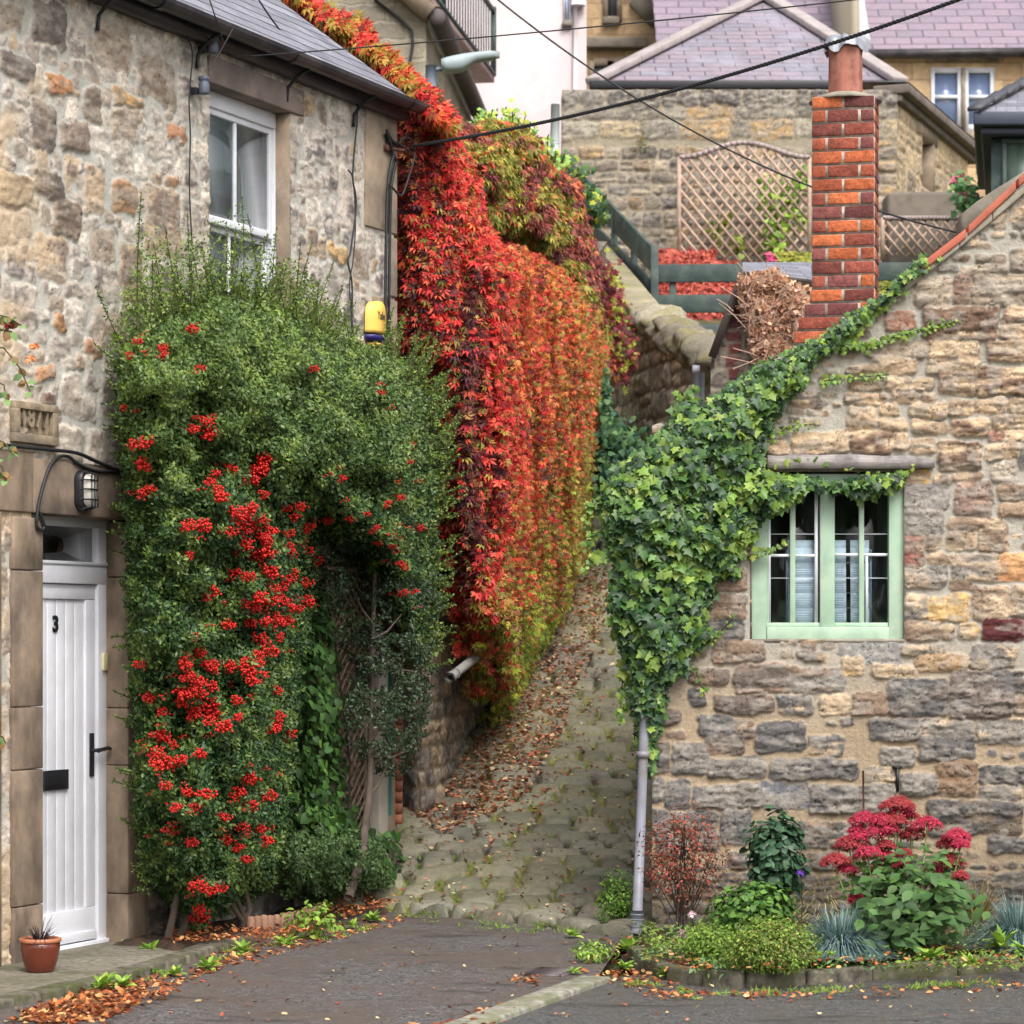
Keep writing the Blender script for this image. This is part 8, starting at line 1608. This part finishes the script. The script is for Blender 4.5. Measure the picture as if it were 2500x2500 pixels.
gm.add(*litter_px([([(480, 2330), (800, 2255), (980, 2235), (1000, 2250), (700, 2330), (520, 2370)], 420, .0), ([(420, 2300), (700, 2290), (980, 2200), (960, 2160), (760, 2210), (620, 2262), (400, 2270)], 900, .07), ([(1450, 2370), (1560, 2370), (1700, 2420), (1880, 2425), (1900, 2440), (1600, 2440), (1470, 2400)], 170, .0), ([(1900, 2425), (2500, 2395), (2500, 2420), (1900, 2450)], 70, .0), ([(1580, 2370), (2500, 2360), (2500, 2310), (1600, 2320)], 190, .12), ([(1240, 2390), (1300, 2370), (1320, 2390), (1310, 2410)], 34, .0), ([(1480, 2280), (1560, 2290), (1540, 2370), (1400, 2390), (1430, 2330)], 60, .0)], BRN, .036, 2), T_CURL)
gm.add(*litter_px([([(1000, 2010), (1070, 1950), (1190, 1790), (1280, 1660), (1360, 1520), (1420, 1400), (1490, 1410), (1470, 1560), (1430, 1640), (1400, 1720), (1380, 1800), (1330, 1880), (1290, 1960), (1200, 2010), (1080, 2060)], 3300, None), ([(1060, 1960), (1200, 1790), (1420, 1400), (1520, 1400), (1500, 1640), (1450, 1800), (1400, 1930), (1280, 2080), (1100, 2120), (1000, 2060)], 600, None)], PKS, .042, 3), T_CURL)
gm.add(*litter_px([([(960, 2230), (1000, 2060), (1300, 1900), (1400, 1600), (1550, 1700), (1560, 2250), (1300, 2280)], 620, None)], PKS + [S(206, 200, 150)], .032, 4), T_CURL)
gm.add(*litter_px([([(0, 2400), (600, 2350), (1450, 2260), (2500, 2400), (2500, 2500), (0, 2500)], 210, .0)], PKS + [S(222, 206, 150), S(170, 150, 110)], .03, 5), T_CURL)
o = gm.build('fallen_leaves', M['dryleaf']); tag(o, kind='stuff')
# grass tufts and moss in the joints of the setts
g = np.random.default_rng(21); pos, a, b, c, d_ = litter_px([([(975, 2250), (1010, 2080), (1300, 1950), (1400, 1600), (1560, 1650), (1560, 2270), (1300, 2290)], 700, None), ([(1000, 2240), (1240, 2240), (1220, 2120), (1040, 2090)], 130, None), ([(1150, 1930), (1300, 1800), (1380, 1500), (1440, 1500), (1370, 1800), (1250, 1960)], 160, None)], LG, .03, 31)
k = 14; P_ = np.repeat(pos - [0, 0, .055], k, 0) + g.normal(0, .018, (len(pos) * k, 3)) * [1, 1, .1]; n = len(P_)
gm = LM(); gm.add(P_, norm(g.normal(0, 1, (n, 3)) + [0, -1, .2]), norm(UP + g.normal(0, .55, (n, 3))), g.uniform(.012, .036, n), colmix(g, n, [S(110, 138, 52), S(136, 156, 60), S(90, 116, 48)]), T_BL)
pos, a, b, c, d_ = litter_px([([(330, 2400), (560, 2320), (1000, 2240), (1010, 2250), (560, 2350), (340, 2420)], 60, .0), ([(1470, 2400), (1600, 2400), (1700, 2425), (2500, 2395), (2500, 2405), (1700, 2440)], 70, .0)], LG, .03, 32)
P_ = np.repeat(pos, k, 0) + g.normal(0, .02, (len(pos) * k, 3)) * [1, 1, .05]; n = len(P_); gm.add(P_, norm(g.normal(0, 1, (n, 3)) + [0, -1, .2]), norm(UP + g.normal(0, .6, (n, 3))), g.uniform(.015, .04, n), colmix(g, n, [S(110, 138, 52), S(136, 156, 60)]), T_BL)
o = gm.build('grass_tufts', M['leaf']); tag(o, kind='stuff')
# ================================================================== camera, light
cam = bpy.data.cameras.new('Camera'); co = bpy.data.objects.new('Camera', cam); COL.objects.link(co)
co.location = (0, 0, H); co.rotation_euler = (R(90), 0, 0)
cam.sensor_width = 36; cam.lens = 36 * F / 2500; cam.shift_y = (VH - 1250) / 2500; cam.clip_end = 2000; cam.clip_start = .5
cam.dof.use_dof = True; cam.dof.focus_distance = 16.0; cam.dof.aperture_fstop = 5.0
scene.camera = co
w = bpy.data.worlds.new('World'); scene.world = w; w.use_nodes = True; nt = w.node_tree
sky = nt.nodes.new('ShaderNodeTexSky'); sky.sky_type = 'NISHITA'; sky.sun_disc = False
EL, AZ = R(52), R(160)
sky.sun_elevation = EL; sky.sun_rotation = AZ; sky.air_density = 1.0; sky.dust_density = 6; sky.ozone_density = 1.0
hs = nt.nodes.new('ShaderNodeHueSaturation'); hs.inputs['Saturation'].default_value = .3
nt.links.new(sky.outputs[0], hs.inputs['Color']); nt.links.new(hs.outputs[0], nt.nodes['Background'].inputs[0])
nt.nodes['Background'].inputs[1].default_value = .15
sun = bpy.data.lights.new('Sun', 'SUN'); sun.energy = .85; sun.angle = R(25); sun.color = (1, .975, .94)
so = bpy.data.objects.new('Sun', sun); COL.objects.link(so); so.location = (0, 0, 30)
# sun direction: rotation measured like the sky texture (0 = +Y, clockwise)
dx, dy, dz = math.sin(AZ) * math.cos(EL), math.cos(AZ) * math.cos(EL), math.sin(EL)
so.rotation_euler = Vector((dx, dy, dz)).to_track_quat('Z', 'Y').to_euler()
scene.view_settings.view_transform = 'Standard'; scene.view_settings.look = 'None'; scene.view_settings.gamma = 1
scene.view_settings.exposure = EXPO
scene.cycles.use_denoising = True
scene.cycles.max_bounces = 6; scene.cycles.diffuse_bounces = 3; scene.cycles.transparent_max_bounces = 8
